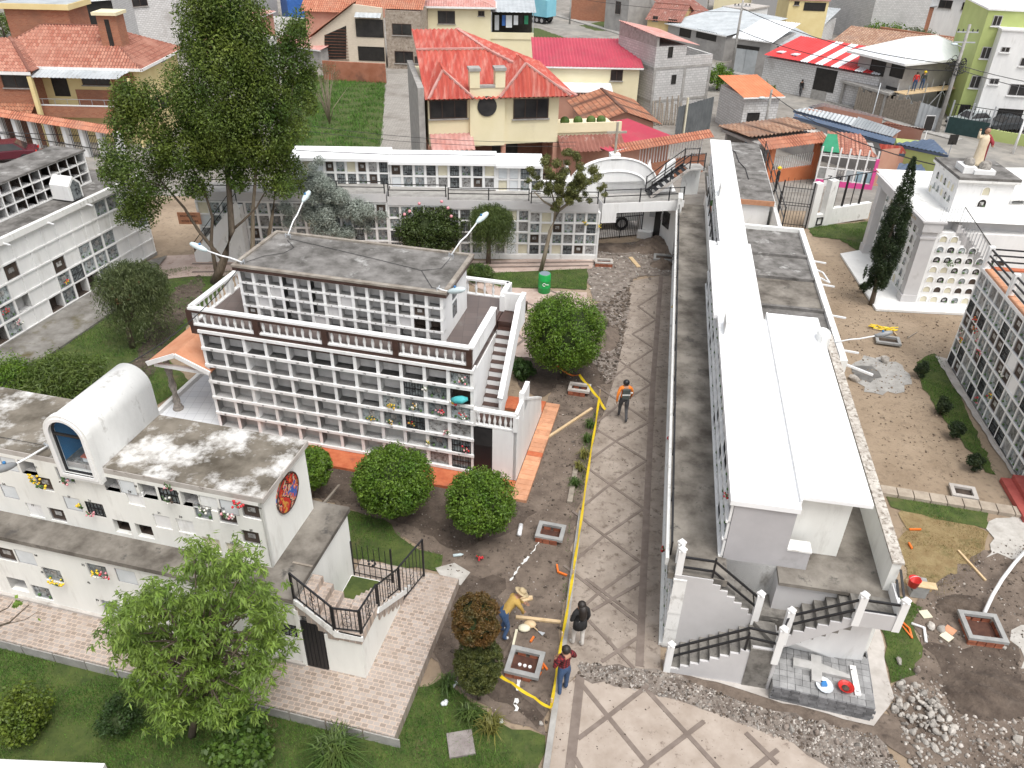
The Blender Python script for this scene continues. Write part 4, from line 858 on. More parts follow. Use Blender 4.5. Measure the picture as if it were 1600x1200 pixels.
# stair at its left end
for i in range(9): MB().box(-19.9+i*.27,-.75,.0,-19.9+(i+1)*.27,-.05,.2+i*.32).build('step',white_old,T)
MB().extrude([(-20,-.8,0),(-20,-.8,.5),(-17.5,-.8,3.2),(-17.4,-.8,2.6),(-18.6,-.8,1.2),(-19.4,-.8,0)],(0,.06,0)).build('stair_string',white,T)
for h in (.45,.8): MB().bar((-19.95,-.76,.2+h),(-17.5,-.76,3.1+h),.035).build('rail',black,T)
for i in (0,.5,1): MB().bar((-19.95+2.45*i,-.76,.2+2.9*i),(-19.95+2.45*i,-.76,1.05+2.9*i),.04).build('rail_post',black,T)
sp=plane_px(296,341,WO,WD,-.1)
t=thing('notice_board','orange notice board with black lettering hung behind the stair rail','sign',WM@Vector((sp[0],-.12,sp[1])),WD)
MB().box(-.55,0,-.3,.55,.03,.3).build('board',orange_roof,t)
for k,s in enumerate(('ESTA PROHIBIDO','BOTAR BASURA')): link('lettering',text_mesh(s,.11,letter),t,(0,-.006,.12-.26*k),(R(90),0,0))
# ---------------------------------------------------------------- gateway with bridge walk, arch pediment and iron gate
GO=WM@Vector((0,0,0)); GD=10
T=thing('gateway','white gateway with a raised walk, a curved pediment and two small obelisks','gateway',(4.25,37.25,0),GD); GMx=fmat((4.25,37.25,0),GD)
MB().box(.0,.0,2.45,4.2,1.35,2.95).build('bridge_beam',white,T); MB().box(.02,.05,2.95,4.2,1.33,2.965).build('walkway_floor',conc,T); MB().box(.0,.0,1.95,.75,.25,2.45).build('beam_return',white,T)
for X in (.1,1.9,3.4,4.15): MB().bar((X,.06,2.95),(X,.06,3.65),.05).build('rail_post',black,T)
for h in (.35,.66): MB().bar((.1,.06,2.95+h),(4.15,.06,2.95+h),.035).build('rail',black,T)
arc=[(1.1-2.3*math.cos(math.pi*i/16),3.1+1.4*math.sin(math.pi*i/16)) for i in range(17)]
b=MB(); b.extrude([(x,2.1,z) for x,z in [(-1.3,2.3)]+arc+[(3.5,2.3)]],(0,.35,0)); b.build('pediment',white,T)
for k,(r,zz) in enumerate(((2.3,1.42),(1.7,.75))): MB().tube([(1.1-r*math.cos(math.pi*i/16),2.1,3.12+zz*math.sin(math.pi*i/16)) for i in range(17)],.06,5).build('moulding',white,T)
MB().box(.85,2.1,4.4,1.35,2.5,4.72).build('cross_base',white,T)
for X in (-1.35,3.0):
    b=MB(); b.lathe([(.32,0),(.32,.1)],(X,2.35,3.3),4); b.lathe([(.28,0),(.01,.95)],(X,2.35,3.4),4); b.build('obelisk',white,T)
MB().box(-1.5,2.1,2.3,4.3,2.5,3.3).build('parapet',white,T); MB().extrude([(3.3,2.1,3.1),(4.3,2.1,3.3),(4.3,2.1,4.35),(3.9,2.1,4.1)],(0,.3,0)).build('pediment_wing',white,T)
t=thing('stone_cross','plain grey cross standing on top of the curved white pediment','cross',GMx@Vector((1.1,2.3,4.72)),GD); b=MB(); b.box(-.05,-.05,0,.05,.05,1.55); b.box(-.5,-.045,1.0,.5,.045,1.1); b.build('cross_body',mat('grey cross stone',(.3,.27,.22),(.38,.35,.3),scale=4,rough=.9),t)
# black steel stair up to the long building
T=thing('steel_stair','black steel stair with pipe rails climbing to the long white roof','stair',GMx@Vector((2.6,1.0,2.96)),GD)
for i in range(7): MB().box(i*.26,-.45,.12+i*.19,i*.26+.22,.35,.15+i*.19).build('tread',black,T)
for y in (-.48,.38):
    MB().bar((0,y,.05),(1.85,y,1.4),.05,.14).build('stringer',conc_lt if y<0 else black,T)
    for h in (.4,.75): MB().bar((0,y,.05+h),(1.85,y,1.4+h),.035).build('rail',black,T); MB().bar((1.85,y,1.4+h),(2.6,y,1.4+h),.035).build('rail',black,T)
    for k in (0,.5,1): MB().bar((1.85*k,y,.05+1.35*k),(1.85*k,y,.85+1.35*k),.045).build('rail_post',black,T)
    MB().bar((2.6,y,1.3),(2.6,y,2.2),.045).build('rail_post',black,T)
MB().box(1.82,-.5,1.33,2.7,.4,1.4).build('landing',conc,T); b=MB(); b.extrude([(1.8,.1,-.1),(1.8,.1,.95),(2.0,.1,1.2),(2.3,.1,1.32),(2.7,.1,1.33),(2.7,.1,-.1)],(0,.14,0)); b.build('support_wall',white_old,T)
# iron gate
gA,gB=G(934,376),G(1001,369); gd=math.degrees(math.atan2(gB.y-gA.y,gB.x-gA.x)); GL=(gB-gA).length
T=thing('iron_gate','black barred double gate with a ring frieze, closed across the entrance','gate',gA,gd)
n=24
for i in range(n+1):
    x=GL*i/n; MB().bar((x,0,.04),(x,0,2.3),.045 if i in(0,12,n) else .018).build('bar',black,T)
for z in (.08,1.2,1.42,2.2): MB().bar((0,.012,z),(GL,.012,z),.028).build('cross_bar',black,T)
for i in range(n):
    c=Vector((GL*(i+.5)/n,-.005,1.31)); MB().tube([c+Vector((.055*math.cos(t),0,.09*math.sin(t))) for t in [j*.785 for j in range(9)]],.008,4).build('ring',black,T)
# white guard room under the long building
T=thing('gate_house','small white gate house with a dark door and a meter box, under the walk','building',(0,0,0),0)
A,B,C=G(1001,369),G(1021,372),G(1050,398); b=MB(); b.prism([(A.x,A.y),(B.x,B.y),(C.x,C.y),(C.x+.2,C.y+.1),(C.x+.3,A.y+1.6),(A.x,A.y+1.6)],0,2.52); b.build('wall',white,T)
def on_wall(P,Q,t,z,w,h,name,m,d=.05):
    u=(Q-P).normalized(); n=Vector((u.y,-u.x,0)); c=P+(Q-P)*t; b=MB(); b.extrude([c-u*w/2+n*d+Vector((0,0,z)),c+u*w/2+n*d+Vector((0,0,z)),c+u*w/2+n*d+Vector((0,0,z+h)),c-u*w/2+n*d+Vector((0,0,z+h))],-n*(d-.004)); return b.build(name,m,T)
on_wall(A,B,.35,0,.8,.4,'bench',white,.35); on_wall(A,B,.72,1.2,.3,.35,'meter_box',steel,.08); on_wall(B,C,.1,.03,.75,1.95,'door',dark); on_wall(B,C,.52,1.1,.7,.85,'window',dark_glass); on_wall(B,C,.3,1.3,.1,.35,'sign_plate',grey_lt)
# ---------------------------------------------------------------- long building on the right of the path
RO=G(1041,1010); RD=80.2-90; RM_=fmat(RO,RD)
T=thing('long_niche_building','long white niche building with a roof walkway, bright white roofs and a forked front stair','tomb building',RO,RD)
ZW=2.62; Q=random.Random(11)
# lower storey: niches toward the path, walkway on top
MB().box(.3,.74,0,2.3,24.6,ZW-.02).build('lower_block',white_old,T); MB().box(.0,.05,0,.78,.74,ZW-.4).build('lower_block',white_old,T); MB().box(2.3,.74,0,4.75,11.2,ZW-.1).build('lower_block',white_old,T)
LQ=lambda i,j:Q.choice(['pane','panef','marble','dark','grille','sealg'])
facade(T,(-.12,24.5,.12),-90,38,4,.645,.58,.3,LQ,st=.07,dt=.09,proud=.015,smat=white_old)
MB().box(-.2,.0,0,.0,24.6,.1).build('base_course',white_old,T)
MB().box(-.28,.0,ZW-.2,1.1,25.6,ZW).build('walkway',walk_conc,T)
b=MB(); b.box(-.36,.35,ZW-.12,-.28,24.5,ZW+.12); b.build('walkway_edge',white_old,T)
for i in range(13):
    y=.6+i*2.0; MB().bar((-.24,y,ZW),(-.24,y,ZW+.45),.04).build('rail_post',black,T)
for h in (.2,.42): MB().bar((-.24,.6,ZW+h),(-.24,24.6,ZW+h),.03).build('rail',black,T)
MB().box(-.32,24.2,ZW-.1,-.1,25.0,ZW+.75).build('end_post',white_old,T)
b=MB(); b.box(1.05,15.9,ZW,1.18,25.6,ZW+.5); b.build('walkway_wall',white_old,T)
for i in range(8):
    y=16.3+i*1.3; MB().bar((1.12,y,ZW+.5),(1.12,y,ZW+1.0),.045).build('rail_post',black,T)
MB().bar((1.12,16.3,ZW+.95),(1.12,25.4,ZW+.95),.04).build('rail',black,T)
MB().box(1.18,15.9,ZW-.05,1.45,31,ZW).build('walkway',walk_conc,T)
# upper storey and its white roofs
MB().box(1.02,.74,0,2.42,16.2,4.36).build('upper_block',grey_paint,T); MB().box(1.35,16.2,0,2.25,30.6,4.36).build('upper_block',white,T)
facade(T,(.95,16.2,ZW+.02),-90,26,3,.592,.56,.06,LQ,st=.06,dt=.09,proud=.05)
facade(T,(1.3,30.2,ZW+.02),-90,22,3,.636,.56,.05,LQ,st=.06,dt=.09,proud=.03)
MB().box(.78,9.95,4.36,2.36,16.3,4.5).build('roof_slab',white_roof,T)
MB().box(.9,.68,4.362,2.47,9.95,4.5).build('roof_slab',white_roof,T)
MB().box(1.2,16.3,4.34,2.28,30.9,4.47).build('roof_slab',white_roof,T); MB().bar((1.2,30.9,4.43),(2.28,30.9,4.43),.1,.1).build('roof_kerb',white,T)
MB().box(2.47,1.1,4.45,4.1,10.35,4.55).build('roof_slab',white_roof,T)
for i in range(30):
    y=1.2+i*.98; X=(.9,2.47) if y<9.9 else ((.78,2.36) if y<16.2 else (1.2,2.28)); MB().box(X[0],y,4.49 if y<16.2 else 4.46,X[1],y+.035,4.507 if y<16.2 else 4.477).build('roof_seam',white_old,T)
for i in range(9): MB().box(2.5,1.5+i*.98,4.54,4.1,1.535+i*.98,4.557).build('roof_seam',white_old,T)
MB().box(2.46,.9,4.36,2.5,10.3,4.6).build('roof_joint',white,T)
for y,x in ((8.6,1.05),(21.6,1.35)): MB().box(x,y,4.47,x+.28,y+.75,4.95).build('roof_block',plate_y if 0 else white_old,T)
MB().lathe([(.34,0),(.34,.55),(.3,.62)],(4.05,8.9,4.2),12,0,.6,1.0).build('roof_end_post',white_old,T)
MB().bar((1.05,16.25,4.2),(1.05,16.25,4.65),.04).build('iron_frame',black,T); MB().bar((1.05,15.6,4.62),(1.05,16.25,4.62),.03).build('iron_frame',black,T)
# low pilaster, white room, back terrace with its parapet
MB().box(2.42,.74,0,2.96,1.05,ZW+.55).build('front_pilaster',grey_paint,T); MB().box(2.42,.72,ZW+.55,2.98,1.08,ZW+.6).build('coping',white_old,T)
MB().box(2.43,1.36,ZW-.2,3.76,10.2,4.44).build('white_room',cream,T)
MB().box(2.3,.2,ZW-.1,4.82,11.2,ZW).build('terrace_floor',walk_conc,T)
MB().box(4.66,.45,0,4.86,11.2,3.5).build('parapet_wall',cream,T); MB().box(4.63,.42,3.5,4.9,11.2,3.56).build('coping',mat('lichen stained coping',(.36,.32,.28),(.6,.57,.52),scale=6,rough=.95,c3=(.2,.17,.14),s3=9,t3=(.5,.6)),T)
# lower dark roofs behind, with cross beams and a white kerb
MB().box(2.3,11.2,0,5.55,23.4,2.45).build('rear_block',white_old,T)
for k,(y0,y1) in enumerate(((11.4,12.2),(12.36,14.9),(15.04,17.7),(17.84,20.1),(20.24,23.2))):
    MB().box(2.35,y0,2.45,5.45,y1,2.5).build('roof_bay',roof_dark if k!=2 else walk_conc,T)
for y in (12.2,14.9,17.7,20.1): MB().box(2.35,y,2.45,5.4,y+.16,2.62).build('roof_beam',roof_dark,T)
for y in (12.05,14.75,17.55,19.95): MB().bar((5.45,y+.2,2.45),(6.25,y+.25,2.36),.06).build('spout',pvc,T)
b=MB(); b.box(5.4,11.1,2.2,5.62,23.45,2.66); b.build('white_kerb',white_old,T); b=MB(); b.box(2.3,23.25,2.2,5.4,23.45,2.66); b.build('white_kerb',white_old,T)
b=MB(); b.box(4.9,11.1,2.0,5.4,11.25,2.66); b.build('white_kerb',white_old,T); MB().bar((5.55,11.15,2.5),(6.5,10.95,2.3),.07).build('spout',pvc,T)
b=MB(); b.bar((5.6,18.7,2.4),(6.2,18.5,2.2),.05); b.bar((6.2,18.5,2.2),(6.0,19.3,2.3),.05); b.bar((5.6,19.4,2.4),(6.0,19.3,2.3),.05); b.build('iron_bracket',pvc,T)
# far block: grey roof slab, white room and path-side wall
MB().box(2.3,27.3,0,4.5,37.6,2.4).build('far_block',white,T); MB().box(2.25,27.2,2.4,4.65,37.8,2.55).build('far_roof',roof_dark,T)
MB().box(2.26,27.15,2.3,4.66,27.2,2.56).build('roof_edge',terra_pale,T); MB().box(4.66,24.5,0,4.85,37.8,2.2).build('side_wall',white_old,T)
MB().tube([(2.4,37.3,2.58),(3.1,35.5,2.58),(3.2,33.6,2.58),(3.5,32.4,2.58),(3.55,30.5,2.58)],.022,5).build('roof_cable',cable,T)
for k in range(6): MB().bar((4.9,25+k*2.3,1.2),(4.9,25+k*2.3,3.1),.05).build('rail_post',black,T)
for h in (2.5,3.0): MB().bar((4.9,25,h),(4.9,36.5,h),.04).build('rail',black,T)
# ---- forked stair at the front
MB().box(2.3,.3,0,4.0,.745,ZW-.11).build('stair_core',grey_lt,T)
stair=mat('worn stair concrete',(.1,.093,.083),(.26,.245,.222),scale=3,rough=.95,c3=(.1,.092,.085),s3=3,t3=(.55,.7),bump=.2)
gp=grey_lt
MB().box(-.1,.0,ZW-.35,1.0,.74,ZW-.002).build('stair_head',stair,T)
NL=6
for i in range(NL):
    x=.78+i*.19; z=ZW-(i+1)*.165; MB().box(x,.02,z-.4,x+.2,.74,z).build('step',stair,T)
zl=ZW-NL*.165                      # central landing, about 1.63
MB().box(1.9,.02,.0,2.75,.74,zl).build('landing',stair,T)
NR=5
for i in range(NR):
    x=2.72+i*.24; z=zl+(i+1)*(ZW-zl)/(NR+1)
    MB().box(x,-.42,z-.4,x+.26,.3,z).build('step',stair,T)
MB().box(3.9,-.4,ZW-.25,4.82,.42,ZW-.003).build('terrace_landing',stair,T)
# front wall under the left flight (flush step outline), and lower flight with winders
pts=[(-.12,0),(-.12,ZW-.02),(.78,ZW-.02)]
for i in range(NL): pts+=[(.78+i*.19,ZW-(i+1)*.165),(.78+(i+1)*.19,ZW-(i+1)*.165)]
pts+=[(1.92,0)]
b=MB(); b.extrude([(x,-.03,z) for x,z in pts],(0,.05,0)); b.build('stair_wall',gp,T)
NB=8
for i in range(NB): x=.1+i*.215; z=(i+1)*.15; MB().box(x,-.72,0,x+.23,-.03,z).build('step',stair,T)
MB().box(1.82,-.8,0,2.4,-.03,1.36).build('winder',stair,T)
b=MB(); b.prism([(1.86,-.03),(2.4,-.75),(2.4,-.03)],1.36,1.5); b.build('winder',stair,T); b=MB(); b.prism([(1.95,.1),(2.45,-.03),(2.6,.6),(1.95,.6)],1.5,1.57); b.build('winder',stair,T)
pts=[(-.02,0),(-.02,.15)]
for i in range(NB): pts+=[(.1+i*.215,(i+1)*.15+.015),(.1+(i+1)*.215,(i+1)*.15+.015)]
pts+=[(1.85,1.4),(2.43,1.4),(2.43,0)]
b=MB(); b.extrude([(x,-.78,z) for x,z in pts],(0,.06,0)); b.build('stair_wall',gp,T)
MB().box(2.38,-.8,0,2.46,-.0,1.4).build('stair_wall',gp,T)
# string and white soffit wall under the right flight
pts=[(2.4,1.0),(2.4,1.5),(2.72,zl)]
for i in range(NR): z=zl+(i+1)*(ZW-zl)/(NR+1); pts+=[(2.72+i*.24,z),(2.72+(i+1)*.24,z)]
pts+=[(3.95,ZW),(3.95,ZW-.35)]
b=MB(); b.extrude([(x,-.46,z) for x,z in pts],(0,.05,0)); b.build('stair_string',gp,T)
b=MB(); b.extrude([(2.46,-.4,.3),(2.46,-.4,1.1),(3.95,-.4,ZW-.3),(4.3,-.4,ZW-.25),(4.3,.3,.3)],(0,.1,0)); 
b=MB(); b.extrude([(2.46,-.1,1.12),(3.95,-.12,ZW-.3),(4.5,-.1,ZW-.3),(4.72,.2,.1),(2.46,.42,.1)],(0,.12,.0)); b.build('white_wall',white,T)
MB().box(3.9,-.5,ZW-.3,4.86,-.42,ZW+.16).build('landing_parapet',gp,T); MB().box(4.78,-.42,ZW-.3,4.86,.42,ZW+.3).build('landing_parapet',white,T)
MB().box(2.5,.55,0,4.5,.73,1.6).build('under_stair',cream,T)
def post(x,y,z0,z1,w=.16,m=None):
    b=MB(); b.prism([(x-w/2,y-w/2),(x+w/2,y-w/2),(x+w/2,y+w/2),(x-w/2,y+w/2)],z0,z1); b.lathe([(w*.7,0),(w*.7,.05),(w*.35,.1)],(x,y,z1),4); b.build('stair_post',m or white,T)
for x,y,a,c in ((-.04,.06,ZW-.3,ZW+.72),(1.92,.0,1.2,2.35),(.02,-.72,0,.95),(2.4,-.78,1.0,2.15),(2.56,-.42,1.3,2.4),(3.95,-.44,ZW-.3,ZW+.62),(4.82,-.44,ZW-.3,ZW+.62),(-.04,.42,ZW-.3,ZW+.6)): post(x,y,a,c)
def hr(a,b,hs=(.0,-.32)):
    for h in hs: MB().bar((a[0],a[1],a[2]+h),(b[0],b[1],b[2]+h),.045).build('handrail',black,T)
hr((0,.06,3.12),(.75,.04,3.14)); hr((.75,.04,3.14),(1.92,.0,2.2)); hr((.02,-.72,.82),(1.7,-.74,1.98)); hr((1.7,-.74,1.98),(2.4,-.78,1.95)); hr((2.56,-.44,2.25),(3.95,-.44,3.12)); hr((3.95,-.44,3.1),(4.82,-.44,3.1)); hr((4.84,-.42,3.1),(4.86,.42,3.35)); hr((2.42,-.7,2.0),(2.54,-.46,2.25))
for p in ((.75,.04,ZW),(1.7,-.74,1.2)): MB().bar(p,(p[0],p[1],p[2]+.62),.045).build('rail_post',black,T)
# grey paved block with the cross lying on it
DO=RM_@Vector((2.44,-1.04,0)); DD=RD-4
T=thing('paved_block','low plinth of dark grey paving blocks at the foot of the forked stair','plinth',DO,DD)
MB().box(.02,.02,0,2.3,1.5,.43).build('core',cem,T)
pb=mat('dark paving block',(.12,.12,.125),(.2,.2,.205),scale=5,rough=.85,obj_rand=.35,bump=.25); pbt=mat('grey paving block',(.21,.21,.21),(.3,.3,.3),scale=4,rough=.85,obj_rand=.22,bump=.2)
tm=MB().box(-.084,-.084,0,.084,.084,.03).mesh('paving_block',pbt); fm=MB().box(-.1,-.02,-.043,.1,.02,.043).mesh('paving_block',pb)
for i in range(13):
    for j in range(8): link('paving_block',tm,T,(.1+i*.176+random.uniform(-.003,.003),.1+j*.176+random.uniform(-.003,.003),.43+random.uniform(0,.006)))
for i in range(11):
    for j in range(5): link('paving_block',fm,T,(.12+i*.208+(.05 if j%2 else 0),.0,.05+j*.092))
for i in range(8):
    for j in range(5): link('paving_block',fm,T,(2.3,.12+i*.208+(.05 if j%2 else 0),.05+j*.092),R(90))
t=thing('cross_slab','pale grey stone cross lying flat on the dark paved plinth','cross',fmat(DO,DD)@Vector((.5,.78,.47)),DD-2)
MB().extrude([(0,.12,0),(.0,-.12,0),(.42,-.1,0),(.42,-.42,0),(.66,-.42,0),(.66,-.12,0),(1.3,-.1,0),(1.3,.0,0),(.66,.14,0),(.66,.36,0),(.42,.36,0),(.42,.14,0)],(0,0,.09)).build('cross_body',mat('pale cast stone',(.38,.375,.36),(.46,.45,.44),scale=4,rough=.8),t)
def on_pl(x,y,z=.47): return fmat(DO,DD)@Vector((x,y,z))
b=MB(); b.lathe([(.12,0),(.19,.06),(.2,.07),(.17,.05),(.1,.015)],(0,0,0),14,0,1.0,1.15); b.box(-.07,-.02,.03,.06,.1,.09,1); b.build('paint_tray',[plate_w,mat('blue paint tin',(.04,.2,.5),rough=.4)],None,False,loc=on_pl(1.2,.3),label='white basin with a blue tin in it on the dark paved plinth',cat='basin')
b=MB(); b.lathe([(.09,0),(.17,.1),(.19,.11),(.15,.09),(.07,.02)],(0,0,0),14,0); b.lathe([(.09,.05),(.02,.09)],(0,0,0),8,1); b.build('red_basin',[red,niche_dark],None,False,loc=on_pl(1.68,.36),label='red plastic basin with dark tools on the grey paved plinth',cat='basin')
t=thing('stained_board','white board spotted with black paint lying on the grey paved plinth','board',on_pl(1.93,.66),DD+93); MB().box(-.42,-.07,0,.42,.07,.05).build('board_face',mat('paint-spotted board',(.72,.71,.69),(.78,.77,.75),scale=3,rough=.7,c3=(.03,.03,.03),s3=7,t3=(.58,.6)),t)
# gutter post and fallen lamp arm over the yard
street_lamp_roof(RM_@Vector((5.35,12.3,2.6)),-4,'grey street lamp stretched out over the tan yard from the dark roofs',1.35,head=MATS['grey lamp housing'],rise=.35)

# ---------------------------------------------------------------- arched mausoleum with the statue
AO=at(1430,472,.1); AO.z=0; AD=-4; AM=fmat(AO,AD)
T=thing('arched_mausoleum','white mausoleum of arched niches with grey corner piers, carrying a robed statue','tomb building',AO,AD)
am=grey_lt
MB().box(-.02,.0,.1,5.2,7.2,3.55).build('front_block',white,T); MB().box(-.42,.45,.1,-.02,6.4,3.55).build('side_block',white,T)
b=MB(); b.box(-.72,-.05,.1,-.02,.5,.45); b.box(-.66,.0,.45,-.02,.45,3.2); b.box(-.72,-.04,3.2,-.02,.5,3.3); b.box(-.68,0,3.3,-.02,.48,3.55); b.build('corner_pier',am,T)
b=MB(); b.box(-.85,5.55,.1,-.4,6.1,.5); b.box(-.8,5.6,.5,-.42,6.05,3.6); b.build('corner_pier',am,T)
b=MB(); b.box(-.75,-.1,3.55,.1,6.5,3.98); b.box(-.85,-.15,3.98,.2,6.6,4.06); b.build('cornice',am,T)
b=MB(); b.box(.1,.55,3.55,5.4,1.0,3.9); b.box(.0,.5,3.9,5.4,1.05,4.0); b.build('cornice',am,T); MB().box(-.7,.0,4.06,5.2,7.2,4.075).build('deck',white_old,T)
for k,ch in enumerate('CARLOS'): link('letter',text_mesh(ch,.2,MATS['gold foil']),T,(-.76,.75+(5-k)*.17 if 0 else 1.75-k*.17,3.78),(R(90),0,R(-90)))
_am={}
def arched(kind,w,h):
    k=(kind,w,h)
    if k in _am: return _am[k]
    b=MB(); n=10; r=w/2
    def o(r,s): return [(r,-h/2)]+[(r*math.cos(math.pi*i/n),h/2-w/2+r*math.sin(math.pi*i/n)) for i in range(n+1)]+[(-r,-h/2)]
    A,B=o(r,0),o(r*.84,0); N=len(A)
    b.add([(x,-.035,z) for x,z in A]+[(x,-.035,z) for x,z in B]+[(x,.0,z) for x,z in A]+[(x,.03,z) for x,z in B],[(i,i+1,N+i+1,N+i) for i in range(N-1)]+[(i,2*N+i,2*N+i+1,i+1) for i in range(N-1)]+[(N+i,N+i+1,3*N+i+1,3*N+i) for i in range(N-1)],0)
    b.add([(x,-.006,z) for x,z in B],[tuple(range(N))],1)
    if kind=='a': b.box(-r*.4,-.02,-h*.3,r*.35,-.008,h*.1,2); b.ball((r*.45,-.03,-h*.36),.04,3,6,4)
    if kind=='b': b.ball((-r*.3,-.03,-h*.34),.05,3,6,4); b.ball((r*.2,-.03,-h*.3),.05,2,6,4)
    me=b.mesh('arched_niche',[white,{'a':dark_glass,'b':pane,'c':plate_y,'d':niche_dark}[kind],marble,fl_g]); _am[k]=me; return me
q=random.Random(5)
for j in range(7):
    for i in range(7 if j<6 else 2):
        if j>=5 and i>3: continue
        k=q.choice('abbaadc') if not(j==0 and i in(0,1,4)) and not(j==3 and i<2) else 'c'
        link('arched_niche',arched(k,.36,.3),T,(.3+i*.47,-.002,.32+j*.49))
for j in range(6):
    for i in range(9): link('arched_niche',arched(q.choice('bbbbbac'),.36,.44),T,(-.422,.82+i*.56,.42+j*.56),R(-90))
for j in range(6): link('niche',niche_mesh('pane',.4,.5,.1),T,(-.43,5.6-.28,.45+j*.58),R(-90))
# front stair of the mausoleum
for i in range(12): MB().box(.75+i*.17,-.0,3.9-i*.2-.5,.75+(i+1)*.17,.55,3.9-i*.17).build('step',grey_lt,T)
for i in range(15): x=.75+i*.15; MB().bar((x,-.02,3.9-i*.155),(x,-.02,4.75-i*.155),.016).build('bar',steel,T)
MB().bar((.75,-.02,4.75),(2.9,-.02,2.55),.03).build('handrail',black,T)
for i in range(8): MB().bar((-.1+i*.12,-.02,4.06),(-.1+i*.12,-.02,4.7),.014).build('bar',steel,T)
# upper tier
MB().box(.7,1.1,4.07,3.1,3.9,5.55).build('upper_block',white,T); b=MB(); b.box(.62,1.0,5.55,3.25,4.0,5.72); b.build('upper_roof',roof_dark,T); MB().box(.6,.98,5.5,3.27,4.02,5.6).build('roof_edge',white_old,T)
for j in range(2):
    for i in range(5): link('arched_niche',arched(q.choice('ccab'),.3,.36),T,(.698,1.5+i*.44,4.6+j*.5),R(-90))
link('arched_niche',arched('a',.42,.38),T,(1.95,1.098,4.6)); link('arched_niche',arched('c',.36,.38),T,(1.95,1.098,5.15))
link('arched_niche',arched('c',.3,.36),T,(.698,3.6,4.35),R(-90))
b=MB(); b.box(.95,1.6,5.72,1.5,2.5,6.0); b.box(1.4,1.5,5.72,2.3,2.3,5.9); b.build('statue_plinth',white,T)
bouquet(AM@Vector((.95,-.1,2.05)),[fl_g,fl_g],'green fern hanging from an arched niche of the white mausoleum',12,.2,AD)
stn=mat('rough plinth stone',(.2,.185,.17),(.36,.34,.31),scale=5,rough=.95,bump=.5)
rk=MB(); 
for i in range(22): rk.ball((1.6+q.uniform(-.4,.45),2.1+q.uniform(-.3,.3),5.78+q.uniform(0,.32)),q.uniform(.12,.24),0,6,4)
rk.build('rockwork',stn,T)
# statue: robed figure with one arm raised
St=thing('robed_statue','painted statue in a cream robe and dark red mantle with one arm raised','statue',AM@Vector((1.65,2.1,6.0)),AD); St.scale=(.92,)*3
robe=mat('cream robe',(.62,.52,.36),(.7,.6,.45),scale=4,rough=.7); mant=mat('dark red mantle',(.2,.012,.02),(.28,.02,.03),scale=4,rough=.7)
b=MB(); b.lathe([(.3,0),(.27,.1),(.24,.5),(.22,.9),(.24,1.2),(.17,1.38),(.07,1.45)],(0,0,0),12,0,1,.75)
b.tube([(-.17,0,1.33),(-.36,-.1,1.3),(-.42,-.16,1.62)],[.09,.075,.05],8,0); b.build('robe',robe,St,True)
b=MB(); b.lathe([(.2,0.05),(.2,.5),(.19,.95),(.2,1.25),(.1,1.42)],(.17,.05,0),10,0,.75,.8); b.tube([(.2,0,1.3),(.36,-.08,1.08),(.34,-.22,.95)],[.1,.085,.05],8,0); b.build('mantle',mant,St,True)
b=MB(); b.ball((0,-.02,1.6),.125,0,10,8,1,1,1.2); b.ball((-.42,-.17,1.68),.05,0,6,5); b.ball((.34,-.25,.95),.05,0,6,5); b.box(-.02,-.17,1.58,.02,-.13,1.63); b.build('head',skin,St,True)
b=MB(); b.ball((0,.035,1.64),.13,0,10,8,1,1,1.15); b.lathe([(.1,0),(.11,.12),(.05,.2)],(0,.07,1.42),8); b.build('hair',hair,St,True)
# second tomb wing seen behind the mausoleum
T=thing('rear_niche_building','white niche building with a sloping roof slab partly hidden behind the statue mausoleum','tomb building',AM@Vector((3.4,2.6,0)),AD+8)
MB().box(0,.35,0,9,4,4.3).build('block',white,T); MB().box(-.2,-.2,4.3,9,4,4.5).build('roof_slab',white_old,T); facade(T,(0,0,1.9),0,13,4,.66,.6,.3,lambda i,j:q.choice(['pane','pane','sealy','dark','open']),st=.09,dt=.1)
MB().box(-.2,-1.2,0,9,0,1.85).build('terrace',white,T)

# ---------------------------------------------------------------- niche building with railed terrace at the right edge
EO=at(1480,562,.1); EO.z=0; ED=-97.77; EM=fmat(EO,ED)
T=thing('terraced_niche_building','white niche building at the right edge with black terrace rails and terracotta coping','tomb building',EO,ED)
q=random.Random(8)
MB().box(.0,.3,0,9.8,4.6,4.1).build('block',white,T); MB().box(-.02,-.06,0,9.8,.3,.06).build('base_course',conc_lt,T)
facade(T,(0,0,.03),0,16,7,.592,.585,.28,lambda i,j:'seal' if (i,j) in((7,4),(8,3),(10,4)) else q.choice(['pane','pane','panef','grille','dark','dark','marble','panef']),st=.06,dt=.07,proud=.012)
MB().box(-.05,-.05,4.13,9.8,4.6,4.24).build('terrace_slab',white,T); MB().box(.05,.3,4.24,9.8,4.6,4.255).build('terrace_floor',conc,T)
for i in range(12): MB().box(.3+i*.8,.0,4.24,.3+i*.8+.76,.25,4.31).build('coping_tile',terra_pale,T)
MB().box(.04,.3,4.24,.3,4.5,4.31).build('coping_tile',terra,T)
for x in (.05,2.5,4.9,7.3,9.7):
    MB().box(x-.09,-.02,4.24,x+.09,.18,5.1).build('rail_pier',white,T)
for h in (.28,.52,.76): MB().bar((.05,.08,4.24+h),(9.7,.08,4.24+h),.05).build('rail',black,T); MB().bar((.06,.1,4.24+h),(.06,4.4,4.24+h),.05).build('rail',black,T)
MB().box(-.05,4.3,4.24,.15,4.5,5.1).build('rail_pier',white,T)
MB().box(2.0,2.6,4.25,9.8,4.6,5.9).build('upper_block',white,T); facade(T,(2.0,2.3,4.27),0,12,2,.62,.6,.28,lambda i,j:q.choice(['pane','dark']),st=.08,dt=.1)
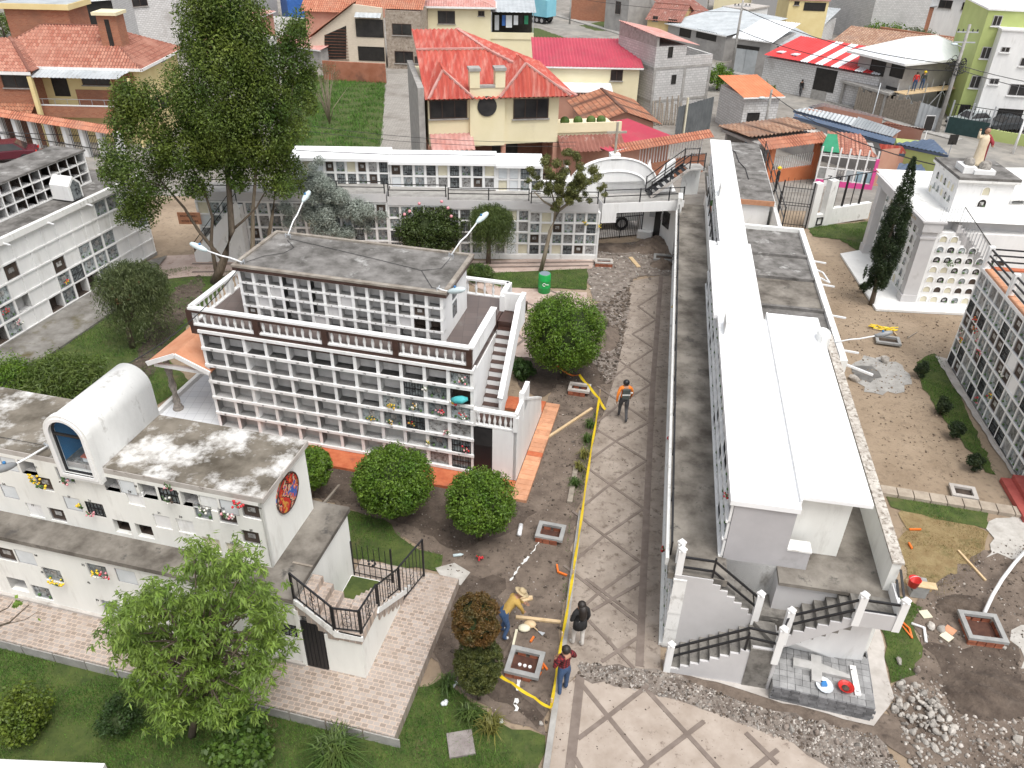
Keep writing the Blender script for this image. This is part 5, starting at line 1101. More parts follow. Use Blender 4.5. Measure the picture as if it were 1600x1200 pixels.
for k in range(2): MB().box(7.8,-.66+k*.32,0,9.8,-.66+(k+1)*.32,.17*(k+1)).build('red_step',mat('red painted step',(.32,.06,.05),(.4,.09,.075),scale=4,rough=.7),T)
for n,(x,z,c) in enumerate(((1.2,2.5,[fl_r,orange]),(1.5,2.2,[orange,fl_r]),(.4,1.6,[fl_w,fl_p]),(.75,1.35,[orange,fl_y]),(1.9,1.95,[fl_p,fl_w]),(2.4,1.75,[fl_p,fl_r]),(4.2,1.0,[fl_r,fl_y]),(3.55,.35,[fl_r,fl_p]),(4.4,2.0,[fl_w]))):
    bouquet(EM@Vector((x,-.08,z)),c,['red and orange flowers high in the third column from the yard corner, terraced building','orange and red flowers just below the highest bunch on the terraced building','white and pink flowers at the corner column of the terraced building','orange bunch low beside the corner column of the terraced building','pink and white flowers mid way up the terraced building','bushy pink and red bunch in front of the white sealed niche','red and yellow flowers low in the middle of the terraced building','red flowers in a bottom row niche of the terraced building','white flowers in the upper middle of the terraced building'][n],9,.15,ED)

# ---------------------------------------------------------------- yard gate and fence toward the street
def fence_bars(name,label,cat,A,B,h,step,m=None,scale=.02,rails=(.1,.9),wave_=False,group=None,posts=0,kind='bar'):
    L=(B-A).length; dg=math.degrees(math.atan2(B.y-A.y,B.x-A.x)); t=thing(name,label,cat,A,dg,group); n=max(2,int(L/step)); m=m or black; dz=B.z-A.z
    mes=MB().bar((0,0,0),(0,0,h),scale).mesh(kind,m)
    mes2=MB().bar((0,0,0),(0,0,h*1.12),scale).mesh(kind,m)
    for i in range(n+1): link(kind,mes2 if wave_ and i%2 else mes,t,(L*i/n,0,dz*i/n))
    for r in rails: MB().bar((0,0,h*r),(L,0,h*r+dz),.03).build('rail',m,t)
    for i in range(posts): MB().bar((L*i/max(1,posts-1),.02,0),(L*i/max(1,posts-1),.02,h*1.05),.07).build('post',m,t)
    return t
fence_bars('yard_gate','black iron gate with a scalloped top leading from the yard to the street','gate',G(1212,352),G(1258,357),2.5,.16,rails=(.06,.5,.56,.9),wave_=True,posts=2)
T=thing('yard_wall','low white wall with two piers and black posts facing the lane','wall',G(1262,357),0)
A=G(1262,357);B=G(1352,345);dg=math.degrees(math.atan2(B.y-A.y,B.x-A.x));T.rotation_euler=(0,0,R(dg));L=(B-A).length
MB().box(0,0,0,.45,.4,2.55).build('pier',white_old,T); MB().box(1.0,0,0,1.5,.4,2.6).build('pier',white_old,T); MB().box(.45,.05,0,1.0,.35,.7).build('infill',white_old,T); MB().box(1.5,.05,0,L+.2,.35,.95).build('wall_body',white_old,T)
for i in range(4): MB().bar((1.7+i*.62,.2,.95),(1.7+i*.62,.2,2.7),.09 if i%2 else .04).build('post',black,T)
MB().bar((.5,.2,2.7),(L,.2,2.75),.04).build('rail',black,T); MB().box(.55,-.01,.1,.95,.05,.14).build('hatch_frame',black,T); MB().box(.55,-.01,.5,.95,.05,.54).build('hatch_frame',black,T); MB().box(.55,-.01,.14,.59,.05,.5).build('hatch_frame',black,T); MB().box(.91,-.01,.14,.95,.05,.5).build('hatch_frame',black,T)
# ================================================================ TREES AND PLANTS
def leafmat(name,c1,c2,rnd=.45,scale=.9,rough=.55):
    m=mat(name,c1,c2,scale=scale,rough=rough,random_island=rnd,lo=.3,hi=.7)
    nt=m.node_tree; b=nt.nodes['Principled BSDF']
    if not any(n.bl_idname=='ShaderNodeBsdfTranslucent' for n in nt.nodes):      # light passing through the blades
        tr=nt.nodes.new('ShaderNodeBsdfTranslucent'); mx=nt.nodes.new('ShaderNodeMixShader'); mx.inputs[0].default_value=.38; nt.links.new(b.inputs['Base Color'].links[0].from_socket,tr.inputs['Color']); nt.links.new(b.outputs[0],mx.inputs[1]); nt.links.new(tr.outputs[0],mx.inputs[2]); nt.links.new(mx.outputs[0],nt.nodes['Material Output'].inputs['Surface'])
    return m
def leaves(name,blobs,n,size,m,parent=None,shell=.55,aspect=2.2,droop=0.0,up=.35,quad=True,**k):
    """leaf-sized faces through the outer volume of ellipsoid blobs [(centre, (rx,ry,rz))]"""
    C=np.array([b[0] for b in blobs],float); Rr=np.array([b[1] for b in blobs],float)
    wgt=(Rr[:,0]*Rr[:,1]+Rr[:,1]*Rr[:,2]+Rr[:,0]*Rr[:,2]); idx=rng.choice(len(blobs),n,p=wgt/wgt.sum())
    d=rng.normal(size=(n,3)); d/=np.linalg.norm(d,axis=1)[:,None]
    rad=shell+(1-shell)*rng.uniform(0,1,n)**.6; rad*=rng.uniform(.9,1.08,n)
    P=C[idx]+d*Rr[idx]*rad[:,None]
    nrm=d+rng.normal(size=(n,3))*.7; nrm[:,2]+=up; nrm/=np.linalg.norm(nrm,axis=1)[:,None]
    t=rng.normal(size=(n,3)); t[:,2]-=droop*3; t-=nrm*(t*nrm).sum(1)[:,None]; t/=np.linalg.norm(t,axis=1)[:,None]+1e-9
    s=np.cross(nrm,t); L=size*rng.uniform(.6,1.3,n)[:,None]; Wd=L/aspect
    V=np.empty((n,4,3)); V[:,0]=P-t*L*.5; V[:,1]=P+s*Wd*.5; V[:,2]=P+t*L*.5+nrm*L*-.08; V[:,3]=P-s*Wd*.5
    return bulk(name,V.reshape(-1,3),np.arange(n*4).reshape(-1,4),m,parent=parent,**k)
def clumped(c,r,k,sub,seed,flat=1.0,inner=.62):
    """a crown: clumps spread over an ellipsoid"""
    q=np.random.default_rng(seed); out=[]; c=np.array(c,float); r=np.array(r,float)
    for _ in range(k):
        d=q.normal(size=3); d/=np.linalg.norm(d); f=q.uniform(inner,1.0); s=sub*q.uniform(.6,1.3)
        out.append((c+d*r*f,(s,s,s*flat)))
    return out
def limbs(T,base,tips,r0,m,name='branch',wob=.15,seed=1):
    q=random.Random(seed)
    for tip in tips:
        a=Vector(base);b=Vector(tip); pts=[a.lerp(b,t)+Vector((q.uniform(-wob,wob),q.uniform(-wob,wob),0))*(t*(1-t)*4) for t in (0,.25,.5,.75,1)]
        MB().tube(pts,[r0,r0*.8,r0*.6,r0*.42,r0*.22],6).build(name,m,T,True)
def trunk(T,pts,rs,m,n=8): return MB().tube(pts,rs,n).build('trunk',m,T,True)
def tree(name,label,loc,group=None): return thing(name,label,'tree',loc,0,group)
lf_dark=leafmat('dark evergreen leaves',(.045,.1,.014),(.15,.195,.028),.5,.7)
lf_round=leafmat('clipped laurel leaves',(.07,.155,.014),(.15,.24,.024),.5,2)
lf_weep=leafmat('weeping narrow leaves',(.07,.1,.035),(.15,.18,.075),.45,1.2)
lf_silver=leafmat('silvery leaves',(.24,.28,.24),(.46,.5,.45),.35,2)
lf_light=leafmat('light green leaves',(.11,.2,.025),(.21,.3,.05),.4,1.5)
lf_red=leafmat('red tipped leaves',(.075,.07,.018),(.19,.085,.02),.4,3)
lf_tuft=leafmat('grass-like leaves',(.05,.11,.02),(.12,.17,.04),.4,2)
def hgt(b,px,py):                      # height above b where the sight line at row py passes its vertical
    lo,hi=0,15
    for _ in range(50):
        m=(lo+hi)/2; v=Vector((b.x,b.y,b.z+m))-Vector((0,0,CH)); y=600-CF*v.dot(CY)/v.dot(_fw)
        if y>py: lo=m
        else: hi=m
    return lo
# ---- big multi-stemmed evergreen at the back left
b=G(300,468); b=G(335,442)
T=tree('evergreen_tree','tall dark evergreen with several column-like crowns at the back left of the cemetery',b)
D=lambda px,py,dy=0: at_plane(px,py,b.y+dy)-b
def at_plane(px,py,y):
    d=ray(px,py); t=y/d.y; return Vector((0,0,CH))+d*t
stems=[((350,180),1.9,.5),((318,215),1.6,.2),((400,185),1.5,.6),((470,150),1.2,1.6),((225,215),1.3,-.3)]
bl=[]
def col(px0,py0,px1,py1,r,dy,k,seed):
    q=np.random.default_rng(seed); a=np.array(D(px0,py0,dy)); c=np.array(D(px1,py1,dy))
    for i in range(k):
        t=q.uniform(0,1); f=min(1,.35+t*2.0) if t<.35 else 1-.62*((t-.35)/.65)**1.4
        s=r*f; ang=q.uniform(0,6.28); p=a+(c-a)*t+np.array([math.cos(ang)*s*.75,math.sin(ang)*s*.75,q.uniform(-.3,.3)])
        w=r*q.uniform(.26,.46); bl.append((p,(w,w,w*1.25)))
col(345,250,345,-25,2.25,.5,95,1); col(415,270,400,70,1.45,.4,50,2); col(455,290,462,35,1.15,1.3,60,3); col(222,330,218,140,1.55,-.3,60,4); col(300,260,290,190,1.3,-.2,26,5); col(440,220,480,90,.9,1.6,25,55)
for (x,y,r) in ((180,268,.6),(255,255,.9),(300,290,.9),(375,290,.8),(430,285,.8),(205,340,.5),(330,235,1.1),(400,240,1.1)): 
    for k in range(5): 
        p=np.array(D(x+rng.uniform(-20,20),y+rng.uniform(-14,14),rng.uniform(-.6,.8))); bl.append((p,(r*.66,r*.66,r*.55)))
leaves('crown',bl,150000,.125,lf_dark,T,shell=.45,aspect=2.2)
trunk(T,[(0,0,0),D(345,420,.0),D(352,400,0.),D(362,360,.1),D(358,300,.2),D(350,200,.4),D(348,60,.5)],[.22,.2,.17,.15,.12,.09,.03],bark,9)
for pts,r in (([D(340,436),D(335,408),D(330,380),D(332,340),D(320,300),D(300,260)],.11),([D(350,408),D(330,385),D(310,360),D(288,325),D(262,295),D(232,260)],.1),([D(362,360,.1),D(380,345,.1),D(400,325,.3),D(420,290,.5)],.07),([D(390,440,1.0),D(395,380,.8),D(395,330,.6),D(400,270,.5),D(402,150,.5)],.13),([D(415,400,1.5),D(425,340,1.4),D(430,300,1.3),D(452,220,1.3),D(460,90,1.3)],.1),([D(350,250,.3),D(320,230,.1),D(300,200,0)],.06),([D(262,295),D(235,285),D(215,280)],.05)):
    MB().tube(pts,[r*(1-.7*i/(len(pts)-1)) for i in range(len(pts))],7).build('limb',bark_pale if pts[0][1]>.5 else bark,T,True)
# ---- helper for weeping trees
def weeping(label,basepx,toppx,crown,n,seed,lean=0,m=None,name='weeping_tree',trk=None,hang=.9):
    b=G(*basepx); h=hgt(b,*toppx); T=tree(name,label,b); q=np.random.default_rng(seed); m=m or lf_weep
    rx,ry,zc,rz,ox,oy=crown; K=n//22; 
    st=q.normal(size=(K,3)); st/=np.linalg.norm(st,axis=1)[:,None]; st[:,2]=np.abs(st[:,2])*1.0-.15; f=q.uniform(.45,1,K)[:,None]; O=np.array([ox,oy,zc])+st*np.array([rx,ry,rz])*f
    L=hang*q.uniform(.4,1.2,K); ang=q.uniform(0,6.28,K); P=[];t=np.linspace(0,1,22)
    out=np.c_[np.cos(ang),np.sin(ang)]*.18
    pos=O[:,None,:]+np.stack([out[:,0,None]*t*1.2+q.normal(size=(K,22))*.035,out[:,1,None]*t*1.2+q.normal(size=(K,22))*.035,(.12*np.sin(t*3.1)-t**1.4)[None]*L[:,None]],2)
    pos=pos.reshape(-1,3); N=len(pos); d=q.normal(size=(N,3))*.55; d[:,2]-=.9; d/=np.linalg.norm(d,axis=1)[:,None]; s=np.cross(d,q.normal(size=(N,3))); s/=np.linalg.norm(s,axis=1)[:,None]
    ll=.16*q.uniform(.7,1.3,N)[:,None]; w=.026
    V=np.empty((N,4,3)); V[:,0]=pos; V[:,1]=pos+d*ll*.5+s*w*.5; V[:,2]=pos+d*ll; V[:,3]=pos+d*ll*.5-s*w*.5
    bulk('crown',V.reshape(-1,3),np.arange(N*4).reshape(-1,4),m,parent=T)
    tk=trk or [(0,0,0),(.05,0,h*.3),(ox*.6,oy*.6,h*.55),(ox,oy,h*.85)]
    trunk(T,tk,[.13*(1-.6*i/(len(tk)-1)) for i in range(len(tk))],bark)
    return T,b,h
T,b,h=weeping('weeping bottlebrush tree with a curved trunk beside the old back left building',(207,543),(225,355),(1.45,1.3,2.9,.95,.5,.3),26000,21,trk=[(0,0,0),(.03,0,.8),(.1,.02,1.2),(.5,.1,1.8),(.62,.2,2.4),(.5,.3,3.1)],hang=2.2)
MB().tube([(.08,0,1.15),(-.15,.1,1.7),(-.2,.2,2.3),(0,.3,3.0)],[.08,.07,.05,.03],6).build('limb',bark,T,True)
leaves('dry_tassels',clumped((.4,.3,2.5),(1.1,1.0,.8),40,.14,31),900,.1,mat('brown tassels',(.12,.06,.025),(.2,.1,.05),scale=4,rough=.8,random_island=.4),T,aspect=3)
T,b,h=weeping('small weeping tree with bright drooping tips before the back wall',(763,412),(775,290),(1.1,1.0,2.5,.75,.12,.0),20000,22,trk=[(0,0,0),(.02,0,.9),(.06,0,1.8),(.1,0,2.6)],hang=1.5,m=leafmat('bright weeping leaves',(.06,.095,.025),(.14,.19,.05),.4,1.4))
# ---- silvery tree
b=G(520,400); T=tree('silver_tree','silvery grey leaved tree spreading before the back wall behind the dark roof',b); D=lambda px,py,dy=0: at_plane(px,py,b.y+dy)-b
bl=[]
for x,y,k,r in ((470,300,12,.4),(505,290,14,.45),(540,325,16,.5),(570,340,12,.4),(500,340,14,.5),(465,335,9,.38),(485,268,6,.3),(590,330,5,.28),(540,355,8,.4)):
    for i in range(k): p=D(x+rng.uniform(-22,22),y+rng.uniform(-20,20),rng.uniform(-.9,.9)); bl.append((np.array(p),(r*.95,r*.95,r*.85)))
leaves('crown',bl,64000,.1,lf_silver,T,shell=.2,aspect=2.2)
for tp in ((475,290),(505,275),(545,325),(575,340)): limbs(T,(0,0,0),[D(*tp)],.07,bark_pale,seed=tp[0])
# ---- clipped ball trees
def ball_tree(label,basepx,cpx,rpx,n,seed,m=None,flat=.88,group='clipped round trees in the garden',lf=.085):
    b=G(*basepx); y=b.y; c=at_plane(cpx[0],cpx[1],y)-b; v=Vector((b.x,b.y,b.z+c.z))-Vector((0,0,CH)); r=rpx*v.dot(_fw)/CF
    T=tree('clipped_tree',label,b,group); q=np.random.default_rng(seed)
    K=230; d=q.normal(size=(K,3)); d/=np.linalg.norm(d,axis=1)[:,None]; bl=[]
    for i in range(K):
        s=r*q.uniform(.16,.24); f=q.uniform(.76,.86); bl.append((np.array(c)+d[i]*r*f*np.array([1,1,flat]),(s,s,s)))
    leaves('crown',bl,n,lf,m or lf_round,T,shell=.55,aspect=1.9,up=.5)
    MB().ball(c,r*.66,0,12,8,1,1,flat).build('inner_foliage',mat('inner twigs with painted shade',(.02,.035,.008),(.035,.05,.012),scale=6,rough=.9),T,True)  # dark core ball: the shade inside the crown is put into its colour
    z=c.z-r*flat*.6
    for k in range(3): a=k*2.1; MB().tube([(.06*math.cos(a),.06*math.sin(a),0),(.1*math.cos(a+.4),.1*math.sin(a+.4),z*.6),(.25*math.cos(a+.6),.25*math.sin(a+.6),z+.15)],[.06,.05,.035],6).build('stem',bark,T,True)
    return T
ball_tree('largest clipped ball tree, beside the path and the tiled plaza',(882,588),(882,518),68,30000,41,lf=.085)
ball_tree('clipped ball tree in the middle of the garden in front of the barred niches',(613,808),(615,750),64,26000,42,lf=.08)
ball_tree('clipped ball tree in front of the black store door',(752,842),(752,783),57,24000,43,lf=.08)
ball_tree('smaller clipped ball tree half hidden behind the stained roof corner',(485,775),(484,730),37,14000,44,lf=.08)
lt=leafmat('camellia leaves',(.035,.065,.012),(.085,.12,.028),.5,2)
T=ball_tree('dense dark camellia bush with a few pink blooms in front of the back wall',(672,398),(671,352),58,26000,45,m=lt,flat=.72,group=None,lf=.12)
b=G(672,398)
for k,(x,y) in enumerate(((640,330),(655,318),(700,325),(705,338),(690,315),(632,335))): MB().ball(at_plane(x,y,b.y-.9)-b,.08,0,7,5).build('bloom',[fl_p],T,True)
# two-lobed red tipped topiary
b=G(748,1092); T=tree('topiary_shrub','two-lobed topiary shrub with red-tipped leaves beside the dig',b); D=lambda px,py,dy=0: at_plane(px,py,b.y+dy)-b
c1=np.array(D(745,968));c2=np.array(D(748,1045)); s1=.66;s2=.6
def lob(c,r,rz,k,seed):
    q=np.random.default_rng(seed); o=[]
    for i in range(k):
        d=q.normal(size=3); d/=np.linalg.norm(d); s=.1*q.uniform(.7,1.2); o.append((c+d*np.array([r,r,rz])*.85,(s,s,s)))
    return o
leaves('crown',lob(c1,s1*.85,s1*1.05,190,1),24000,.055,leafmat('red tipped leaves',(.085,.095,.02),(.2,.115,.025),.4,3),T,shell=.4); leaves('lower_crown',lob(c2+np.array([0,0,.2]),.58,.95,230,2),24000,.055,leafmat('olive leaves',(.06,.085,.018),(.12,.125,.03),.4,3),T,shell=.4)
MB().ball(c1,.42,0,10,7).build('inner_foliage',MATS['inner twigs with painted shade'],T,True); MB().ball(c2,.42,0,10,7,1,1,1.3).build('inner_foliage',MATS['inner twigs with painted shade'],T,True)
trunk(T,[(0,0,0),(0,0,.5)],[.05,.04],bark)
# leaning tree by the walk
b=G(845,424); T=tree('leaning_tree','slim tree with a leaning bare trunk and a loose olive crown beside the green barrel',b); D=lambda px,py,dy=0: at_plane(px,py,b.y+dy)-b
trunk(T,[(0,0,0),D(852,395),D(860,360),D(872,330),D(888,318,.0),D(900,300)],[.11,.1,.09,.08,.06,.04],bark_pale)
for pts in ([D(866,345),D(868,325),D(862,300),D(850,275)],[D(872,330),D(880,300),D(884,270),D(880,250)],[D(888,318),D(905,300),D(920,280)],[D(868,325),D(850,315),D(835,300)]): MB().tube(pts,[.06,.045,.03,.018],6).build('limb',bark_pale,T,True)
bl=[]
for x,y,k,r in ((870,262,10,.36),(895,250,8,.33),(915,275,12,.36),(858,285,10,.36),(890,290,10,.38),(875,300,8,.36),(905,300,6,.28),(925,300,6,.26),(845,275,6,.28),(870,310,5,.3),(850,258,5,.28)):
    for i in range(k): bl.append((np.array(D(x+rng.uniform(-20,20),y+rng.uniform(-16,16),rng.uniform(-.8,.8))),(r*.7,r*.7,r*.55)))
leaves('crown',bl,21000,.115,leafmat('olive loose leaves',(.08,.1,.025),(.19,.19,.055),.45,1.2),T,shell=.15,aspect=3,droop=.5)
# cypress
b=G(1361,476); T=tree('cypress_tree','tall narrow dark cypress leaning beside the white mausoleum',b); D=lambda px,py,dy=0: at_plane(px,py,b.y+dy)-b
bl=[]; prof=[(1369,447,.35),(1375,430,.5),(1384,400,.6),(1393,370,.58),(1401,342,.52),(1410,315,.42),(1417,290,.3),(1423,265,.17),(1429,246,.06)]
for (x0,y0,r0),(x1,y1,r1) in zip(prof,prof[1:]):
    for i in range(26):
        t=rng.uniform(); r=r0+(r1-r0)*t; a=rng.uniform(0,6.28); p=np.array(D(x0+(x1-x0)*t,y0+(y1-y0)*t)); s=max(.1,r*.42); bl.append((p+np.array([math.cos(a)*(r-s*.6),math.sin(a)*(r-s*.6),0]),(s,s,s*1.7)))
leaves('crown',bl,34000,.1,leafmat('cypress foliage',(.018,.036,.012),(.04,.065,.02),.4,2),T,shell=.4,aspect=3.2,up=-.1)
trunk(T,[(0,0,0),D(1366,458),D(1372,430),D(1390,370),D(1410,300)],[.13,.11,.1,.08,.03],bark)
for x,y,s in ((1352,440,.0),): leaves('side_shoot',[((np.array(D(1352,425))),(.07,.07,.35)),(np.array(D(1358,440)),(.1,.1,.3))],700,.09,MATS['cypress foliage'],T,aspect=3)
def bush(name,label,px,w,hh,n,m,size,seed,group=None,aspect=2,k=26,cat='shrub',flat=1,shell=.35):
    b=G(*px); T=thing(name,label,cat,b,0,group); bl=clumped((0,0,hh*.5),(w*.5*.8,w*.5*.8,hh*.42),int(k*1.6),w*.17,seed,flat,.25)
    leaves('foliage',bl,n,size,m,T,shell=shell,aspect=aspect); MB().tube([(0,0,0),(.02,0,hh*.5)],[.04,.02],6).build('stem',bark,T,True)
    MB().ball((0,0,hh*.48),w*.28,0,9,6,1,1,hh/w*.9).build('inner_foliage',MATS['inner twigs with painted shade'],T,True)
    return T
dk=MATS['cypress foliage']
for i,(x,y,l) in enumerate(((1437,590,'small dark clipped shrub nearest the mausoleum in the yard row'),(1468,648,'second small dark clipped shrub from the mausoleum in the yard row'),(1489,685,'third small dark clipped shrub from the mausoleum in the yard row'),(1519,735,'small dark clipped shrub nearest the square pit in the yard row'))):
    bush('clipped_shrub',l,(x,y),.62,.78,3800,dk,.06,60+i,'dark clipped shrubs in the yard grass')
bush('clipped_shrub','tiny dark shrub at the plinth edge beside the cypress trunk',(1348,457),.5,.7,1500,dk,.06,66)
bush('round_shrub','bright green leafy round shrub alone on the lower lawn',(45,1140),1.35,1.2,9000,leafmat('yellow-green shrub leaves',(.07,.125,.012),(.16,.205,.025),.4,3),.085,70,aspect=1.7,k=60,shell=.5)
bush('leafy_shrub','dense broad leaved shrub under the pale tree on the lower lawn',(385,1195),1.5,1.6,8000,leafmat('broad shrub leaves',(.05,.115,.015),(.11,.18,.03),.4,3),.12,71,aspect=1.4,k=60)
bush('dark_shrub','thin dark shrub in the shade of the pale tree',(195,1145),1.1,1.05,5000,leafmat('dark shrub leaves',(.025,.06,.012),(.05,.095,.02),.4,3),.07,72)
bush('hedge_shrub','dark hedge-like shrub behind the stained roof at the left edge',(15,612),2.6,1.1,12000,lf_round,.09,73,k=60)
bush('feathery_shrub','feathery yellow-green shrub behind the white vault',(110,622),3.3,1.5,16000,leafmat('feathery leaves',(.07,.125,.02),(.15,.2,.045),.4,2),.2,74,aspect=5,k=70)
bush('flax_shrub','strappy green plant at the foot of the white balcony, back side',(748,436),1.4,.7,3500,lf_tuft,.34,75,aspect=8)
bush('leafy_shrub','leafy plant at the soil edge beside the outer stair',(818,590),1.0,.8,3000,leafmat('plant leaves',(.03,.08,.015),(.07,.13,.03),.4,3),.2,76,aspect=3.5)
# pale green tree in the foreground
b=G(300,1150); T=tree('pale_green_tree','pale green tree with drooping pointed leaves in front of the tiled walk',b); D=lambda px,py,dy=0: at_plane(px,py,b.y+dy)-b
trunk(T,[(0,0,0),D(305,1110),D(315,1060),D(325,1000),D(330,940)],[.09,.08,.07,.05,.02],bark)
tips=[]; q=np.random.default_rng(81)
for x,y in ((245,960),(290,945),(335,905),(370,880),(390,930),(415,960),(425,1010),(400,1050),(350,1000),(300,1000),(255,1010),(215,1000),(200,950),(230,925),(280,1060),(230,1060),(330,1060),(370,1080),(190,1000),(270,1110),(310,880),(405,985),(240,1035),(360,950),(315,1090),(345,1110),(280,1115),(320,1040),(300,960),(330,980)):
    for k in range(4): tips.append(D(x+q.uniform(-16,16),y+q.uniform(-14,14),q.uniform(-.9,.9)))
for i,tp in enumerate(tips):
    a=D(312+q.uniform(-3,12),1090-q.uniform(0,110)); MB().tube([a,a.lerp(tp,.5)+Vector((0,0,.1)),tp],[.035,.02,.008],5).build('branch',bark,T,True)
P=[];  
for tp in tips:
    for k in range(15):
        c=np.array(tp)+q.normal(size=3)*.17; 
        for j in range(17): P.append((c,q.uniform(0,6.28)))
C=np.array([p[0] for p in P]); A=np.array([p[1] for p in P]); N=len(C); C=C+q.normal(size=(N,3))*.035
d=np.c_[np.cos(A),np.sin(A),-q.uniform(.2,1.3,N)]; d/=np.linalg.norm(d,axis=1)[:,None]; s=np.c_[-np.sin(A),np.cos(A),q.normal(size=N)*.3]; s/=np.linalg.norm(s,axis=1)[:,None]; L=(.155*q.uniform(.6,1.25,N))[:,None]; w=.033
V=np.empty((N,4,3)); V[:,0]=C; V[:,1]=C+d*L*.45+s*w*.5; V[:,2]=C+d*L; V[:,3]=C+d*L*.45-s*w*.5
bulk('crown',V.reshape(-1,3),np.arange(N*4).reshape(-1,4),lf_light,parent=T)
# bare twigs with a few leaves at the left edge
b=G(-60,1020); T=tree('bare_twig_tree','nearly bare twigs with a few yellowing leaves reaching in at the left edge',b); D=lambda px,py,dy=0: at_plane(px,py,b.y+dy)-b
for pts in ([D(-60,1000),D(-20,985),D(10,975),D(40,968),D(60,955)],[D(-60,1000),D(-10,960),D(12,950),D(20,940)],[D(-20,985),D(15,972),D(45,945)],[D(-60,1020),D(-60,1000)]): MB().tube(pts,[.03,.02,.014,.009,.005][:len(pts)],5).build('twig',bark,T,True)
leaves('leaf',[(np.array(D(27,943)),(.1,.1,.08)),(np.array(D(60,967)),(.05,.05,.05)),(np.array(D(28,930)),(.05,.05,.05))],16,.13,lf_light,T,aspect=1.3)
# tufts of strappy leaves
def tuft(label,px,r,h,n,m,seed,name='strappy_plant',group=None):
    b=G(*px); T=thing(name,label,'plant',b,0,group); q=np.random.default_rng(seed); a=q.uniform(0,6.28,n); L=h*q.uniform(.6,1.2,n); o=r*.35*np.sqrt(q.uniform(0,1,n)); a2=q.uniform(0,6.28,n)
    bx=np.c_[np.cos(a2)*o,np.sin(a2)*o,np.zeros(n)]; dirx=np.c_[np.cos(a),np.sin(a),np.zeros(n)]; s=np.c_[-np.sin(a),np.cos(a),np.zeros(n)]*.014; lean=q.uniform(.25,1,n)[:,None]
    m1=bx+dirx*lean*.35*r+np.c_[np.zeros((n,2)),L*.75]; e=bx+dirx*lean*r+np.c_[np.zeros((n,2)),L*.7*(1.2-lean[:,0]*.7)]
    V=np.empty((n,6,3)); V[:,0]=bx-s;V[:,1]=bx+s;V[:,2]=m1+s;V[:,3]=m1-s;V[:,4]=e+s*.15;V[:,5]=e-s*.15
    i=np.arange(n)[:,None]*6; F=np.concatenate([i+np.array([[0,1,2,3]]),i+np.array([[3,2,4,5]])]); bulk('leaf_blade',V.reshape(-1,3),F,m,parent=T,kind='stuff'); return T
lf_y=leafmat('yellowing blades',(.13,.14,.03),(.26,.24,.06),.35,3)
tuft('large tuft of long grass at the bottom edge of the lawn',(525,1190),.8,.75,420,lf_tuft,90)
tuft('strappy plant with white flowers below the topiary, nearest the tiled walk',(700,1075),.4,.55,90,lf_tuft,91,group='strappy plants')
tuft('strappy plant right below the two-lobed topiary',(735,1125),.45,.5,110,lf_tuft,92,group='strappy plants')
tuft('yellowing strappy plant at the edge of the dug soil',(765,1140),.5,.45,90,lf_y,93,group='strappy plants')
for i,(x,y) in enumerate(((917,690),(912,715),(922,668),(905,735),(897,760))): tuft(['green and yellow striped plant by the tape, second from the top','green striped plant by the tape, in the middle of its row','green plant by the tape, nearest the vested worker','striped plant by the tape, fourth from the top','lowest of the striped plants along the tape'][i],(x,y),.32,.4,60,lf_y if i%2 else lf_tuft,94+i,group='plants along the path edge')
tuft('green plant at the corner of the plaza under the stair',(808,578),.5,.6,80,lf_tuft,99)
# ================================================================ TOWN BEYOND THE CEMETERY
RM_TILE=lambda n,a,b,c,w=.24,h=.4,dirt=None: uvmat(n,'brick',a,b,c,w,h,mortar=.03,rough=.85,bump=.6,dirt=dirt,off=0,dirt_s=.5,dirt_t=(.5,.7))
tile_old=RM_TILE('old clay tiles',(.3,.11,.06),(.42,.2,.12),(.1,.045,.03),dirt=(.2,.12,.085)); tile_new=RM_TILE('orange clay tiles',(.42,.15,.085),(.52,.24,.15),(.22,.08,.05),dirt=(.38,.19,.13))
tile_salmon=RM_TILE('salmon clay tiles',(.34,.12,.08),(.5,.25,.18),(.18,.07,.05),dirt=(.38,.19,.14)); tile_brown=RM_TILE('brown clay tiles',(.3,.16,.1),(.46,.3,.21),(.1,.06,.045),.3,.45,dirt=(.27,.18,.14))
corr_red=mat('red corrugated sheet',(.36,.05,.035),(.48,.095,.065),scale=1.1,rough=.7,c3=(.55,.28,.23),s3=1.7,t3=(.48,.75),stretch=(2.4,.35,.35)); corr_pink=mat('crimson corrugated sheet',(.4,.04,.075),(.47,.06,.095),scale=.5,rough=.6,c3=(.36,.09,.1),s3=.8,t3=(.5,.8))
corr_pale=mat('faded pink sheet',(.45,.2,.17),(.55,.33,.3),scale=1.2,rough=.7,c3=(.3,.17,.15),s3=1,t3=(.55,.75)); corr_zinc=mat('zinc sheet',(.4,.43,.45),(.52,.55,.57),scale=.8,rough=.45,c3=(.3,.31,.31),s3=1.0,t3=(.55,.75),metal=.2); corr_white=mat('white metal sheet',(.68,.71,.74),(.76,.78,.8),scale=.6,rough=.5)
corr_blue=mat('slate blue sheet',(.055,.085,.14),(.085,.12,.19),scale=.7,rough=.5,c3=(.13,.16,.2),s3=1,t3=(.55,.75)); corr_rust=mat('rusty sheet',(.2,.08,.06),(.3,.13,.1),scale=1.0,rough=.8,c3=(.45,.38,.34),s3=1.5,t3=(.58,.68)); corr_orange=mat('orange sheet roof',(.56,.17,.07),(.62,.22,.1),scale=1,rough=.6)
